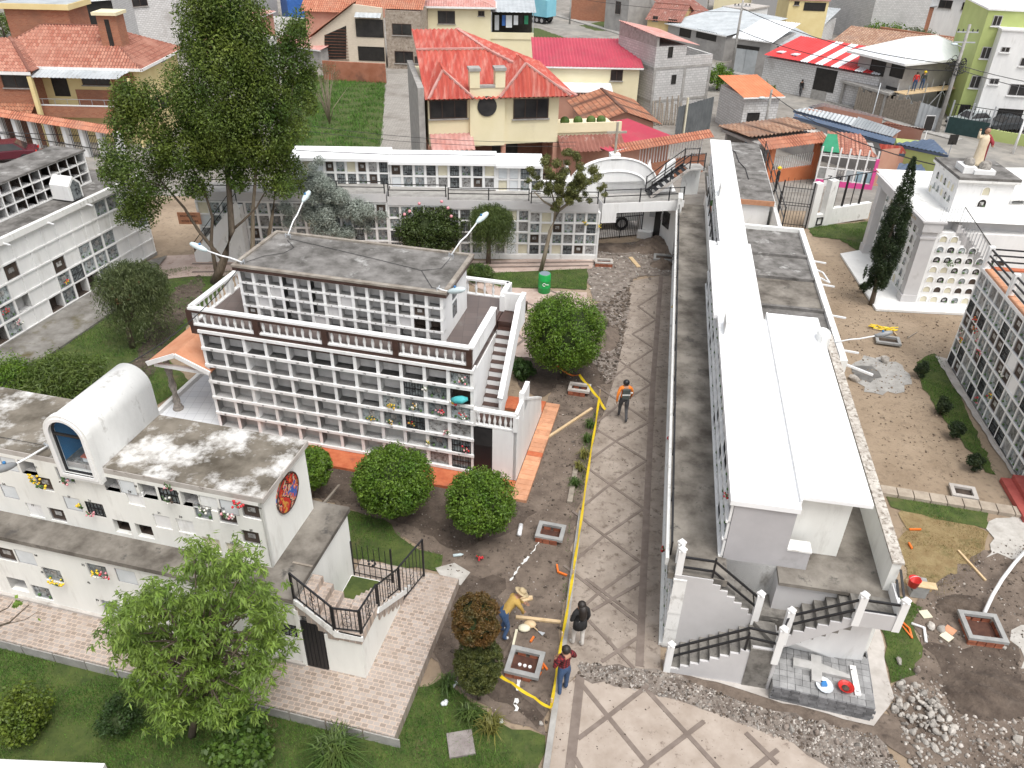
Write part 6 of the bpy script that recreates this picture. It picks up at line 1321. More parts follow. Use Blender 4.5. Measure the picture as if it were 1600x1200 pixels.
y_wall=mat('yellow house wall',(.7,.57,.28),(.76,.64,.34),scale=.8,rough=.8); y_pale=mat('pale yellow wall',(.72,.65,.43),(.77,.7,.49),scale=.7,rough=.8,c3=(.62,.55,.38),s3=.6,t3=(.6,.8)); ochre=mat('ochre wall',(.55,.4,.19),(.62,.47,.24),scale=.8,rough=.85)
beige=uvmat('cream brick facing','brick',(.58,.5,.4),(.64,.56,.46),(.46,.38,.3),.3,.09,mortar=.01); stone_face=mat('rubble stone facing',(.26,.21,.165),(.42,.36,.3),scale=3.5,rough=.95,c3=(.17,.13,.1),s3=4,t3=(.55,.65),bump=.4)
block=uvmat('grey concrete block','brick',(.46,.455,.445),(.56,.55,.54),(.34,.335,.33),.42,.21,mortar=.02,dirt=(.36,.35,.34),dirt_s=.35,dirt_t=(.52,.75)); block_w=uvmat('pale concrete block','brick',(.56,.555,.55),(.66,.655,.65),(.38,.37,.36),.42,.21,mortar=.022,dirt=(.38,.36,.34),dirt_s=.4,dirt_t=(.55,.75))
brickw=uvmat('fired brick wall','brick',(.33,.11,.055),(.42,.17,.09),(.3,.2,.15),.26,.09,mortar=.012,dirt=(.25,.13,.085),dirt_s=.4,dirt_t=(.5,.75)); render_g=mat('grey render',(.3,.29,.28),(.4,.385,.37),scale=.9,rough=.95,c3=(.2,.19,.18),s3=.7,t3=(.55,.75)); green_w=mat('lime green wall',(.4,.47,.17),(.45,.52,.2),scale=.8,rough=.8); pinkw=mat('hot pink paint',(.7,.08,.3),rough=.6); salmon_w=mat('salmon wall',(.5,.26,.19),(.56,.32,.24),scale=.8,rough=.85)
wframe=mat('brown window frame',(.06,.035,.025),rough=.5); tarp_b=mat('blue tarpaulin',(.02,.09,.32),(.04,.14,.42),scale=2,rough=.5); tarp_g=mat('green canopy',(.02,.2,.1),(.03,.27,.14),scale=2,rough=.6)
def uvbox(T,name,x0,y0,z0,x1,y1,z1,m):
    b=MB(); b.uv=[]
    def q(p,uv): b.add(p,[(0,1,2,3)]); b.uv+=uv
    for P in (((x0,y0),(x1,y0)),((x1,y0),(x1,y1)),((x1,y1),(x0,y1)),((x0,y1),(x0,y0))):
        (a,c),(d,e)=P; L=math.hypot(d-a,e-c); q([(a,c,z0),(d,e,z0),(d,e,z1),(a,c,z1)],[(0,z0),(L,z0),(L,z1),(0,z1)])
    q([(x0,y0,z1),(x1,y0,z1),(x1,y1,z1),(x0,y1,z1)],[(x0,y0),(x1,y0),(x1,y1),(x0,y1)])
    return b.build(name,m,T)
def corr(T,name,poly,u,m,period=.25,amp=.03,thick=.05):
    """ridged roof sheet over a flat convex outline; ridges run across u"""
    P=[Vector(p) for p in poly]; u=Vector(u).normalized(); n=None
    for i in range(1,len(P)-1):
        c=(P[i]-P[0]).cross(P[i+1]-P[0])
        if c.length>1e-6: n=c.normalized(); break
    if n.z<0: n=-n
    u=(u-n*u.dot(n)).normalized(); v=n.cross(u); o=P[0]; Q=[((p-o).dot(u),(p-o).dot(v)) for p in P]
    u0,u1=min(q[0] for q in Q),max(q[0] for q in Q); N=max(2,int((u1-u0)/period*4)); b=MB(); b.uv=[]; vs=[];fs=[]
    for i in range(N+1):
        x=u0+(u1-u0)*min(max(i/N,1e-5),1-1e-5); ys=[]
        for k in range(len(Q)):
            (a,c),(d,e)=Q[k],Q[(k+1)%len(Q)]
            if (a-x)*(d-x)<0: ys.append(c+(e-c)*(x-a)/(d-a))
        if not ys: ys=[0,0]
        h=amp*(0,1,0,-1)[i%4]
        for y in (min(ys),max(ys)): vs.append(o+u*x+v*y+n*(h+amp)); b.uv.append((x,y))
    for i in range(N): fs.append((2*i,2*i+2,2*i+3,2*i+1))
    b.add(vs,fs); return b.build(name,m,T)
class Hs: pass
def zfit(H,x,y,py):
    """height over the point (x,y) of a house at which it shows on row py"""
    p=H.M@Vector((x,y,0)); return hgt(p,0,py)
def house(name,label,eL,eR,h,depth,wm,cat='house',wins=(),rwins=(),lwins=(),flat=None,group=None,uv=False,base=-.4,at_base=None):
    """a building whose front eave runs between two sight lines at height h above the street"""
    if at_base: A=G(*at_base[0]); dg,Wd=at_base[1:]
    else:
        A=G(eL[0],eL[1],h);B=G(eR[0],eR[1],h); A.z-=h;B.z-=h; dg=math.degrees(math.atan2(B.y-A.y,B.x-A.x)); Wd=math.hypot(B.x-A.x,B.y-A.y)
    T=thing(name,label,cat,A,dg,group); H=Hs(); H.T=T;H.W=Wd;H.D=depth;H.h=h;H.O=A;H.dg=dg;H.M=fmat(A,dg)
    (uvbox if uv else lambda t,n,*a: MB().box(*a[:6]).build(n,a[6],t))(T,'wall',0,0,base,Wd,depth,h,wm)
    if flat: MB().box(-.1,-.1,h,Wd+.1,depth+.1,h+.14).build('roof_slab',flat,T)
    for w in wins: window(H,w,'f')
    for w in rwins: window(H,w,'r')
    for w in lwins: window(H,w,'l')
    return H
def window(H,w,side='f',yo=0.0):
    """(x0,y0,x1,y1[,kind]) in the photograph, put on the wall where it is seen"""
    x0,y0,x1,y1=w[:4]; k=w[4] if len(w)>4 else 'w'
    O,dg,rot,base=(H.O,H.dg,0,Vector((0,0,0)))
    if side=='r': O=H.M@Vector((H.W,0,0)); dg=H.dg+90; rot=R(90); base=Vector((H.W,0,0))
    if side=='l': O=H.M@Vector((0,H.D,0)); dg=H.dg-90; rot=R(-90); base=Vector((0,H.D,0))
    cx,cy=(x0+x1)/2,(y0+y1)/2; a,_=plane_px(x0,cy,O,dg,yo); c,_=plane_px(x1,cy,O,dg,yo); _,zt=plane_px(cx,y0,O,dg,yo); _,zb=plane_px(cx,y1,O,dg,yo)
    w_,h_=max(.25,abs(c-a)),max(.25,abs(zt-zb)); loc=base+Matrix.Rotation(rot,3,'Z')@Vector(((a+c)/2,yo,(zt+zb)/2)); X,Z=w_/2,h_/2
    fm={'w':wframe,'a':alu,'d':wframe,'b':black,'o':dark}[k]; t=.06
    f=MB(); f.box(-X,-.05,-Z,X,.0,-Z+t); f.box(-X,-.05,Z-t,X,0,Z); f.box(-X,-.05,-Z+t,-X+t,0,Z-t); f.box(X-t,-.05,-Z+t,X,0,Z-t)
    n=2 if w_<2.2 else 3
    if k in('w','a'):
        for i in range(1,n): f.box(-X+w_*i/n-.025,-.045,-Z+t,-X+w_*i/n+.025,0,Z-t)
    fo=f.build('door_frame' if k=='d' else 'window',fm,H.T,loc=loc,rot=rot)
    for i in range(n if k in('w','a') else 1):
        nn=n if k in('w','a') else 1; MB().box(-X+t*.5+(w_-t)*i/nn,-.02,-Z+t*.5,-X+t*.5+(w_-t)*(i+1)/nn-.01,-.008,Z-t*.5).build('pane' if k!='d' else 'leaf',{'d':MATS['door brown'] if 'door brown' in MATS else mat('door brown',(.12,.045,.025),(.17,.07,.04),scale=3,rough=.6),'o':dark}.get(k,dark_glass),fo)
    if k in('w','a') and h_<1.9: MB().box(-X-.08,-.12,-Z-.08,X+.08,0,-Z).build('sill',white if k=='a' else conc,fo)
    return fo
def hip(H,rise,m,over=.45,period=.25,amp=.03,ridge=None,name='roof_slope',trim=None,z=None):
    W_,D_,z=H.W,H.D,(H.h if z is None else z); o=over; r=min(W_,D_)/2; 
    if W_>=D_: a,c=(r,D_/2),(W_-r,D_/2)
    else: a,c=(W_/2,r),(W_/2,D_-r)
    e=[(-o,-o,z-.05),(W_+o,-o,z-.05),(W_+o,D_+o,z-.05),(-o,D_+o,z-.05)]; a=(a[0],a[1],z+rise);c=(c[0],c[1],z+rise)
    if W_>=D_: S_=[([e[0],e[1],c,a],(1,0,0)),([e[1],e[2],c],(0,1,0)),([e[2],e[3],a,c],(1,0,0)),([e[3],e[0],a],(0,1,0))]
    else: S_=[([e[0],e[1],a],(1,0,0)),([e[1],e[2],c,a],(0,1,0)),([e[2],e[3],c],(1,0,0)),([e[3],e[0],a,c],(0,1,0))]
    for p,u in S_: corr(H.T,name,p,u,m,period,amp)
    b=MB(); b.bar(a,c,.22,.14)
    for k in range(4): b.bar(e[k],(a if (k in(0,3) if W_>=D_ else k<2) else c),.18,.1)
    b.build('ridge_cap',trim or m,H.T); f=MB()
    for k in range(4): f.bar(e[k],e[(k+1)%4],.06,.2)
    f.build('fascia',white if trim is None else trim,H.T)
def shed(H,m,z0,z1,over=.35,period=.25,amp=.03,name='roof_sheet',ends=None,edge=None):
    W_,D_,o=H.W,H.D,over
    corr(H.T,name,[(-o,-o,z0),(W_+o,-o,z0),(W_+o,D_+o,z1),(-o,D_+o,z1)],(1,0,0),m,period,amp)
    b=MB(); b.bar((-o,-o,z0-.04),(W_+o,-o,z0-.04),.05,.12); b.build('eave_board',edge or white,H.T)
def gable(H,m,rise,over=.35,period=.25,amp=.03,wm=None,along='x',name='roof_slope'):
    W_,D_,o,z=H.W,H.D,over,H.h
    if along=='x':
        corr(H.T,name,[(-o,-o,z-.05),(W_+o,-o,z-.05),(W_+o,D_/2,z+rise),(-o,D_/2,z+rise)],(1,0,0),m,period,amp); corr(H.T,name,[(-o,D_+o,z-.05),(W_+o,D_+o,z-.05),(W_+o,D_/2,z+rise),(-o,D_/2,z+rise)],(1,0,0),m,period,amp); MB().bar((-o,D_/2,z+rise+.05),(W_+o,D_/2,z+rise+.05),.24,.12).build('ridge_cap',m,H.T)
        if wm:
            for x in (.0,W_-.1): MB().extrude([(x,0,z),(x,D_,z),(x,D_/2,z+rise-.06)],(.1,0,0)).build('gable_wall',wm,H.T)
    else:
        corr(H.T,name,[(-o,-o,z-.05),(-o,D_+o,z-.05),(W_/2,D_+o,z+rise),(W_/2,-o,z+rise)],(0,1,0),m,period,amp); corr(H.T,name,[(W_+o,-o,z-.05),(W_+o,D_+o,z-.05),(W_/2,D_+o,z+rise),(W_/2,-o,z+rise)],(0,1,0),m,period,amp); MB().bar((W_/2,-o,z+rise+.05),(W_/2,D_+o,z+rise+.05),.24,.12).build('ridge_cap',m,H.T)
        if wm:
            for y in (.0,D_-.1): MB().extrude([(0,y,z),(W_,y,z),(W_/2,y,z+rise-.06)],(0,.1,0)).build('gable_wall',wm,H.T)
mat('door brown',(.12,.045,.025),(.17,.07,.04),scale=3,rough=.6)
# ---- A: orange tiled house at the far left
h=5.8; A=G(214,106,h);B=G(275,76,h); dep=(B-A).length
H=house('tiled_house','yellow house with salmon clay tiled hip roofs, brick panels and a balcony at the left',(-40,100),(214,106),h,dep,y_wall,wins=((128,118,172,133,'w'),(82,113,106,150,'o')),rwins=((238,90,246,100,'w'),(250,86,257,95,'w'),(236,155,248,172,'o'),(250,147,264,170,'o')))
T=H.T; hip(H,2.3,tile_salmon,.6,.24,.045)
xb,_=plane_px(118,140,H.O,H.dg,0); x2,_=plane_px(208,130,H.O,H.dg,0); x1,_=plane_px(62,110,H.O,H.dg,0)
uvbox(T,'brick_panel',xb,-.06,2.9,H.W-.6,-.002,4.1,brickw); uvbox(T,'brick_panel',H.W-2.2,-.05,4.1,H.W-.4,-.002,5.4,brickw)
MB().box(x1,-1.3,2.7,H.W-.3,0,2.85).build('balcony_slab',white,T); uvbox(T,'balcony_wall',x1,-1.36,2.3,H.W-.3,-1.28,3.15,brickw); MB().bar((x1,-1.32,3.2),(H.W-.3,-1.32,3.2),.12,.08).build('coping',white,T)
for i in range(12): MB().bar((x1+.3+i*.95,-1.32,3.2),(x1+.3+i*.95,-1.32,3.65),.03).build('baluster',steel,T)
MB().bar((x1,-1.32,3.66),(H.W-.3,-1.32,3.66),.04).build('handrail',steel,T)
corr(T,'awning',[(x1,-.0,5.75),(H.W-.2,0,5.75),(H.W-.8,-2.0,5.35),(x1+.2,-2.0,5.35)],(1,0,0),corr_zinc,.3,.02); MB().bar((x1+.2,-1.9,0),(x1+.2,-1.9,5.4),.3).build('pillar',y_wall,T); MB().bar((H.W-.2,-1.4,0),(H.W-.2,-1.4,5.3),.2).build('pillar',y_wall,T)
H2=Hs(); H2.T=T;H2.W=x1+6;H2.D=5;H2.h=5.75;H2.O=H.O;H2.dg=H.dg;H2.M=H.M
uvbox(T,'wing_wall',-7,-1.5,-.4,x1,0,5.7,brickw)
for p,u in (([(-7,-2,5.7),(x1+.4,-2,5.7),(x1-2.6,1.8,7.4),(-7,1.8,7.4)],(1,0,0)),([(x1+.4,-2,5.7),(x1+.4,3.0,5.7),(x1-2.6,1.8,7.4)],(0,1,0))): corr(T,'roof_slope',p,u,tile_salmon,.24,.045)
MB().bar((x1+.4,-2,5.78),(x1-2.6,1.8,7.5),.2,.12).build('ridge_cap',tile_salmon,T); MB().bar((-7,-2.02,5.62),(x1+.4,-2.02,5.62),.06,.22).build('fascia',white,T)
corr(T,'lower_roof',[(-7,-1.5,3.3),(x1-.2,-1.5,3.3),(x1-.2,-2.5,2.8),(-7,-2.5,2.8)],(1,0,0),tile_old,.24,.05); H2.yo=-1.5; 
fo=window(H,(3,112,44,137,'w'),'f',-1.5)
def tower(px,py,w,d,zb,zt,cap,lab='chimney',slot=True):
    x,_=plane_px(px,py,H.O,H.dg,dep*.25); y=dep*.22; uvbox(T,lab,x-w/2,y,zb,x+w/2,y+d,zt,brickw); b=MB(); b.box(x-w/2-.2,y-.25,zt,x+w/2+.2,y+d+.2,zt+.22); b.build('chimney_cap',cap,T)
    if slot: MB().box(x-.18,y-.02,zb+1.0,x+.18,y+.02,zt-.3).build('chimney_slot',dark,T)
    b=MB(); b.box(x-w/2-.1,y-.1,zb+.3,x+w/2+.1,y,zb+.42); b.build('chimney_band',y_wall,T)
tower(180,80,1.5,1.4,6.0,9.2,y_pale)
x,_=plane_px(70,30,H.O,H.dg,dep*.6); uvbox(T,'stair_tower',x-2.6,dep*.5,6.5,x+2.4,dep*.5+3.2,9.2,brickw); b=MB(); b.box(x-2.9,dep*.5-.3,9.2,x+2.7,dep*.5+3.5,9.6); b.build('tower_roof',y_wall,T); MB().box(x-2.8,dep*.5-.2,9.6,x+2.6,dep*.5+3.4,9.63).build('tower_deck',corr_zinc,T)
# street wall with a tiled coping in front of it
A=G(-30,174,2.6);B=G(178,194,2.6); A.z-=2.6;B.z-=2.6; dg=math.degrees(math.atan2(B.y-A.y,B.x-A.x)); L=(B-A).length
T=thing('street_fence','white pillared street fence with black bars under a bright orange tiled coping','fence',A,dg)
b=MB(); corr(T,'tiled_coping',[(0,-.5,2.55),(L,-.5,2.55),(L,.1,2.95),(0,.1,2.95)],(1,0,0),tile_new,.22,.04); corr(T,'tiled_coping',[(0,.7,2.55),(L,.7,2.55),(L,.1,2.95),(0,.1,2.95)],(1,0,0),tile_new,.22,.04)
n=8; bm_=MB().bar((0,0,0),(0,0,2.1),.03).mesh('bar',black)
for i in range(n+1): MB().box(L*i/n-.2,-.15,-.3,L*i/n+.2,.3,2.6).build('pillar',white,T)
for i in range(int(L/.16)): link('bar',bm_,T,(i*.16,.08,.4))
uvbox(T,'low_wall',0,-.05,-.3,L,.2,.4,brickw); MB().bar((0,-.2,1.2),(L,-.2,1.2),.05).build('rail',black,T)
# ---- C: beige house with a stone faced bay
h=6.0
H=house('beige_house','cream brick house with a stone faced bay, sloping gable and louvred window',(601,16),(656,18),h,9,stone_face,wins=((613,37,643,55,'w'),(617,80,646,99,'w'),(648,88,655,99,'w')),uv=False); T=H.T
_s=H
x0,_=plane_px(480,60,H.O,H.dg,-.02); xl,_=plane_px(600,60,H.O,H.dg,-.02)
b=MB(); zl=2.6; b.extrude([(x0,-.02,-.3),(x0,-.02,zl),(xl-3.2,-.02,h+.5),(xl,-.02,h+.2),(xl,-.02,-.3)],(0,.3,0)); b.build('gable_front',mat('cream facing brick',(.58,.5,.4),(.66,.58,.47),scale=4,rough=.9,stretch=(1,1,4)),T)
for w,k in (((556,30,599,58),'b'),((560,73,601,95),'o')): window(H,w+(k,),'f',-.03)
c0=plane_px(507,55,H.O,H.dg,-.03);c1=plane_px(541,40,H.O,H.dg,-.03);c2=plane_px(541,92,H.O,H.dg,-.03);c3=plane_px(507,92,H.O,H.dg,-.03)
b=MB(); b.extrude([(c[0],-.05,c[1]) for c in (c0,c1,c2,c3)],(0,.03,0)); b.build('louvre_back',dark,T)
for i in range(11):
    z=c3[1]+(c0[1]-c3[1])*i/8; 
    if z<c1[1]-.1:
        xa=c0[0] if z<c0[1] else c0[0]+(c1[0]-c0[0])*(z-c0[1])/(c1[1]-c0[1]); MB().bar((xa,-.08,z),(c1[0],-.08,z),.05,.06).build('louvre_slat',MATS['door brown'],T)
corr(T,'roof_slope',[(x0-.3,-.4,zl),(xl-3.2,-.4,h+.6),(xl-3.2,9,h+.6),(x0-.3,9,zl)],(0,1,0),tile_new,.24,.04); corr(T,'roof_slope',[(xl-3.2,.2,h+.1),(H.W+.3,.2,h+.1),(H.W+.3,5,h+2.4),(xl-3.2,5,h+2.4)],(1,0,0),tile_new,.24,.04)
corr(T,'roof_slope',[(x0-2,4,5.0),(xl-3.2,4,5.0),(xl-3.2,9,7.5),(x0-2,9,7.5)],(1,0,0),tile_new,.24,.04); uvbox(T,'wing_wall',x0-1.5,4.4,-.3,xl-3.4,8.6,5.0,salmon_w)
corr(T,'awning',[(xl-3.0,-.05,h-.3),(xl-.1,-.05,h-.3),(xl-.1,-.8,h-.7),(xl-3.0,-.8,h-.7)],(1,0,0),corr_zinc,.5,.015)
A=G(503,95,1.9);B=G(601,100,1.9); A.z-=1.9;B.z-=1.9; t=thing('garden_wall','rust-red rendered garden wall at the back of the grass lot','wall',A,math.degrees(math.atan2(B.y-A.y,B.x-A.x))); uvbox(t,'wall_body',0,0,-.3,(B-A).length,.25,1.9,mat('rust render',(.3,.11,.06),(.38,.16,.1),scale=1,rough=.9,c3=(.2,.09,.06),s3=.8,t3=(.5,.7)))
# ---- D: yellow house with the red sheet roof
h=5.6
H=house('red_roofed_house','pale yellow house with a red corrugated roof, twin gables and a round window',(668,152),(874,152),h,9.5,y_pale,wins=((671,156,730,185,'w'),(802,154,857,185,'w')),base=2.55); T=H.T; Y1,Y2=5.0,8.2; R1=zfit(H,H.W*.4,Y1,78)-h; R2=zfit(H,H.W*.3,Y2,46)-h
for p,u in (([(-.2,-.5,h-.1),(H.W+1.0,-.5,h-.1),(H.W-4.0,Y1,h+R1),(-.2,Y1,h+R1)],(1,0,0)),([(H.W+1.0,-.5,h-.1),(H.W+1.0,10.5,h-.1),(H.W-5.5,Y2,h+R2),(H.W-4.0,Y1,h+R1)],(0,1,0)),([(-.2,Y1,h+R1+.05),(H.W-4.0,Y1,h+R1+.05),(H.W-5.5,Y2,h+R2),(-.2,Y2,h+R2)],(1,0,0))): corr(T,'roof_sheet',p,u,corr_red,.3,.045)
MB().bar((H.W+1.0,-.5,h),(H.W-4.0,Y1,h+R1+.1),.25,.12).build('ridge_cap',corr_pale,T); MB().bar((H.W-4.0,Y1,h+R1+.1),(H.W-5.5,Y2,h+R2+.05),.25,.12).build('ridge_cap',corr_pale,T); MB().bar((-.2,Y1,h+R1+.1),(H.W-4.0,Y1,h+R1+.1),.2,.1).build('ridge_cap',corr_pale,T)
def lx(px,py,yo=0): return plane_px(px,py,H.O,H.dg,yo)
for pts in ([668,694,738],[778,822,888]):
    a,c,d=lx(pts[0],150)[0],lx(pts[1],150)[0],lx(pts[2],150)[0]; zt=zfit(H,c,.9,108 if pts[0]<700 else 97); yb=3.2
    corr(T,'gable_roof',[(a,-.6,h),(c,-.6+.9,zt),(c,yb,zt),(a,-.3,h)],(0,1,0),corr_red,.3,.045); corr(T,'gable_roof',[(d,-.6,h),(c,-.6+.9,zt),(c,yb,zt),(d,-.3,h)],(0,1,0),corr_red,.3,.045); corr(T,'gable_roof',[(a,-.65,h),(d,-.65,h),(c,.3,zt)],(1,0,0),corr_red,.3,.045)
    MB().bar((a,-.66,h+.05),(c,.3,zt+.06),.16,.1).build('ridge_cap',corr_pale,T); MB().bar((d,-.66,h+.05),(c,.3,zt+.06),.16,.1).build('ridge_cap',corr_pale,T)
a,c=lx(733,130)[0],lx(788,130)[0]; MB().box(a,-.3,2.55,c,0,h+.55).build('centre_bay',y_pale,T); MB().box(a,-.35,h+.55,a+(c-a)*.28,.4,h+1.55).build('bay_post',y_pale,T); MB().box(c-(c-a)*.28,-.35,h+.55,c,.4,h+1.55).build('bay_post',y_pale,T)
for x in (a,c-(c-a)*.28): MB().box(x-.06,-.42,h+1.55,x+(c-a)*.28+.06,.46,h+1.72).build('coping',conc,T)
MB().box(a+(c-a)*.28,-.33,h+.55,c-(c-a)*.28,.0,h+.7).build('coping',conc,T)
rw=lx(761,166,-.3); b=MB(); b.lathe([(.62,0),(.62,.06)],(0,0,0),20); b.build('round_window',dark_glass,T,loc=(rw[0],-.3,rw[1]),rot=(R(90),0,0))
for x0_,x1_ in ((671,738),):
    p,q_=lx(x0_,205),lx(x1_,205); corr(T,'porch_roof',[(p[0],0,3.3),(q_[0],0,3.3),(q_[0],-1.3,2.6),(p[0],-1.3,2.6)],(1,0,0),corr_pale,.3,.04)
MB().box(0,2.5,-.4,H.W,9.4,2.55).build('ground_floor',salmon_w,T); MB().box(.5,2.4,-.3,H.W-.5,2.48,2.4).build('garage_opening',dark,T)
for px in (672,735,787,868): X=lx(px,215)[0]; MB().bar((X,.15,-.4),(X,.15,2.6),.28).build('pillar',salmon_w,T)
for x0_,x1_ in ((742,778),(820,860)): p,q_=lx(x0_,220)[0],lx(x1_,220)[0]; MB().box(p,2.3,-.3,q_,2.38,2.2).build('garage_door',MATS['door brown'],T)
p=lx(876,165); MB().box(H.W,0.2,2.55,H.W+4.4,3.5,3.1).build('terrace',y_pale,T); MB().box(H.W,.1,3.1,H.W+4.4,.25,3.7).build('terrace_wall',y_pale,T); corr(T,'lean_to_roof',[(H.W,.1,2.9),(H.W+4.4,.1,2.9),(H.W+4.4,-1.3,2.2),(H.W,-1.3,2.2)],(1,0,0),corr_rust,.28,.05); MB().box(H.W,.4,-.4,H.W+4.3,3.4,2.55).build('side_room',salmon_w,T)
MB().box(-.6,-.2,-.4,-.22,8.4,h+.6).build('party_wall',conc,T)
for i,(dx,cm_) in enumerate(((.6,fl_w),(1.5,salmon_w),(2.4,yellow),(3.1,fl_p))):
    b=MB(); b.lathe([(.14,0),(.2,.3)],(0,0,0),8,0); b.ball((0,0,.62),.32,1,8,6); b.build('potted_plant',[cm_,lf_tuft],None,loc=H.M@Vector((H.W+dx,.6,3.1)),label=['leafy plant in a white pot on the yellow house terrace','plant in a salmon pot on the yellow house terrace','plant in a yellow pot on the yellow house terrace','small plant in a pink pot at the terrace end'][i],cat='potted plant',group='potted plants on the terrace')
# ---- E: cream upper house behind, with a laundry terrace
H=house('cream_house','cream two storey house under a faded pink roof, behind the red roof',(659,9),(767,11),6.0,8,y_pale,wins=((684,17,711,37,'w'),(747,17,757,25,'w'))); T=H.T; hip(H,1.5,corr_pale,.6,.28,.04)
MB().box(H.W,.3,-.4,H.W+5.0,7,2.6).build('terrace_block',y_pale,T); MB().box(H.W,.2,2.6,H.W+5.0,.35,3.3).build('terrace_wall',y_pale,T); 
for X in (H.W+.1,H.W+4.9): MB().bar((X,.3,2.6),(X,.3,5.7),.08).build('post',steel,T)
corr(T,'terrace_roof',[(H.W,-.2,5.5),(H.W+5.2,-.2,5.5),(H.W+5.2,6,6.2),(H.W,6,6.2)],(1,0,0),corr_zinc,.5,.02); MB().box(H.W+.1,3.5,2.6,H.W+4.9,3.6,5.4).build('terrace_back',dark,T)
for i,(dx,cm_,w_,hh) in enumerate(((.7,steel,.5,1.6),(1.5,tarp_b,.4,1.1),(2.1,plate_w,.7,1.3),(2.9,plate_w,.5,1.0),(3.5,black,.35,.9),(4.1,tarp_g,.45,.9))):
    b=MB(); b.box(-w_/2,-.03,-hh,w_/2,.03,0); b.build('hanging_cloth',cm_,None,loc=H.M@Vector((H.W+dx,.5,5.1)),rot=R(H.dg),label=['long grey cloth hanging first on the terrace line','blue garment on the terrace line','white sheet hanging in the middle of the terrace line','smaller white cloth on the terrace line','black garment on the terrace line','green garment at the right end of the terrace line'][i],cat='laundry',group='laundry on the cream house terrace')
MB().bar((0,0,0),(4.8,0,0),.015).build('clothes_line',cable,T,loc=(H.W+.1,.5,5.12))
# ---- F: crimson roofed house and its white lean-to
H=house('pink_roofed_house','yellow house under a long crimson corrugated roof',(838,103),(1000,106),4.6,6.5,y_pale,wins=((954,109,973,126,'w'),)); T=H.T; zz=zfit(H,H.W*.5,6.8,60); shed(H,corr_pink,4.6,zz,.3,.3,.04)
MB().extrude([(H.W-.05,0,4.55),(H.W-.05,6.5,4.55),(H.W-.05,6.5,zz-.1)],(.05,0,0)).build('gable_wall',y_pale,T)
H=house('white_sheet_shed','open shed under a white sheet roof beside the crimson roof',(868,141),(952,143),3.0,6.5,salmon_w,cat='shed'); shed(H,corr_white,3.0,zfit(H,H.W/2,6.5,104),.3,.8,.012)
H=house('clay_roofed_house','low house with an old clay tiled gable roof',(926,194),(1021,194),2.6,7,salmon_w); gable(H,tile_old,max(.8,zfit(H,H.W/2,0,174)-2.6),.5,.26,.05,salmon_w,'y')
H=house('clay_roofed_annex','lower clay tiled roof joined to the gable roofed house',(905,170),(935,172),2.4,5,salmon_w); shed(H,tile_old,2.4,max(2.6,zfit(H,H.W/2,5,140)),.4,.26,.05)
H=house('crimson_shed','low shed with a crimson corrugated roof behind the cross',(952,236),(1046,224),2.4,4.2,salmon_w,cat='shed'); shed(H,corr_pink,2.4,max(2.5,zfit(H,H.W/2,4.2,197)),.2,.3,.04)
A=G(955,234,2.4);B=G(1105,221,2.4); A.z-=2.4;B.z-=2.4; T=thing('street_wall','street wall with white bars and a clay tiled coping behind the pediment','wall',A,math.degrees(math.atan2(B.y-A.y,B.x-A.x))); L=(B-A).length
corr(T,'tiled_coping',[(0,-.6,2.3),(L,-.6,2.3),(L,0,2.7),(0,0,2.7)],(1,0,0),tile_new,.24,.045); uvbox(T,'wall_body',0,0,-.3,L,.2,1.0,brickw); bm_=MB().bar((0,0,0),(0,0,1.5),.05).mesh('bar',white)
for i in range(int(L/.25)): link('bar',bm_,T,(i*.25,.05,.9))
T=thing('blue_tarpaulin','blue tarpaulin draped over a frame behind the white back wall','tarpaulin',G(898,238)); b=MB(); n=14
pts=[(-2.6+5.2*i/n,1.5+.9*math.sin(math.pi*i/n)) for i in range(n+1)]
b.add([(x,-1.0-.3*math.sin(i),z-.8) for i,(x,z) in enumerate(pts)]+[(x,0,z+.1*math.sin(i*2.1)) for i,(x,z) in enumerate(pts)]+[(x,1.6,z-.3) for x,z in pts],[(i,i+1,n+2+i,n+1+i) for i in range(n)]+[(n+1+i,n+2+i,2*n+3+i,2*n+2+i) for i in range(n)]); b.build('tarp_sheet',tarp_b,T,True)
for x in (-2.4,2.4): MB().bar((x,0,0),(x,0,1.5),.06).build('pole',steel,T)
# ---- I: raw block building, two heights
h=4.6; H=house('block_building','unfinished grey block building with narrow windows and a pink roof edge',(1022,108),(1112,101),h,6.4,block,uv=True,wins=((1049,117,1056,131,'o'),)); T=H.T; x1=H.W*.52; zt=zfit(H,0,0,57); z2=zfit(H,x1,0,70)
uvbox(T,'upper_storey',0,0,h,x1,6.4,z2-.02,block); b=MB(); b.extrude([(0,.0,z2-.02),(0,6.4,z2-.02),(0,6.4,zt+.3),(0,0,zt)],(.25,0,0)); b.build('upper_storey',conc,T); window(H,(1044,73,1051,90,'o'))
corr(T,'roof_sheet',[(-.1,-.2,zt),(x1+1.2,-.2,z2-.1),(x1+1.2,6.6,z2+.25),(-.1,6.6,zt+.35)],(0,1,0),corr_pale,.3,.03)
uvbox(T,'parapet',x1,0,h,H.W,.25,h+.9,block); uvbox(T,'parapet',H.W-.25,.25,h,H.W,6.4,h+.9,block)
for z in (1.8,h): MB().box(-.03,-.03,z-.1,H.W+.03,-.002,z+.12).build('ring_beam',conc,T); MB().box(-.03,-.002,z-.1,-.002,6.4,z+.12).build('ring_beam',conc,T)
for X in (0,x1,H.W-.25): MB().box(X-.02,-.04,-.4,X+.24,-.003,h-.1).build('column',conc,T)
T=thing('timber_stack','stack of dark weathered posts leaning on the grey block building','timber',G(1040,196)); q=random.Random(4)
for i in range(12): MB().bar((-1.2+i*.22,q.uniform(-.2,.2),0),(-1.2+i*.22+q.uniform(-.1,.1),.5,q.uniform(1.6,2.6)),.11).build('post',wood_grey,T)
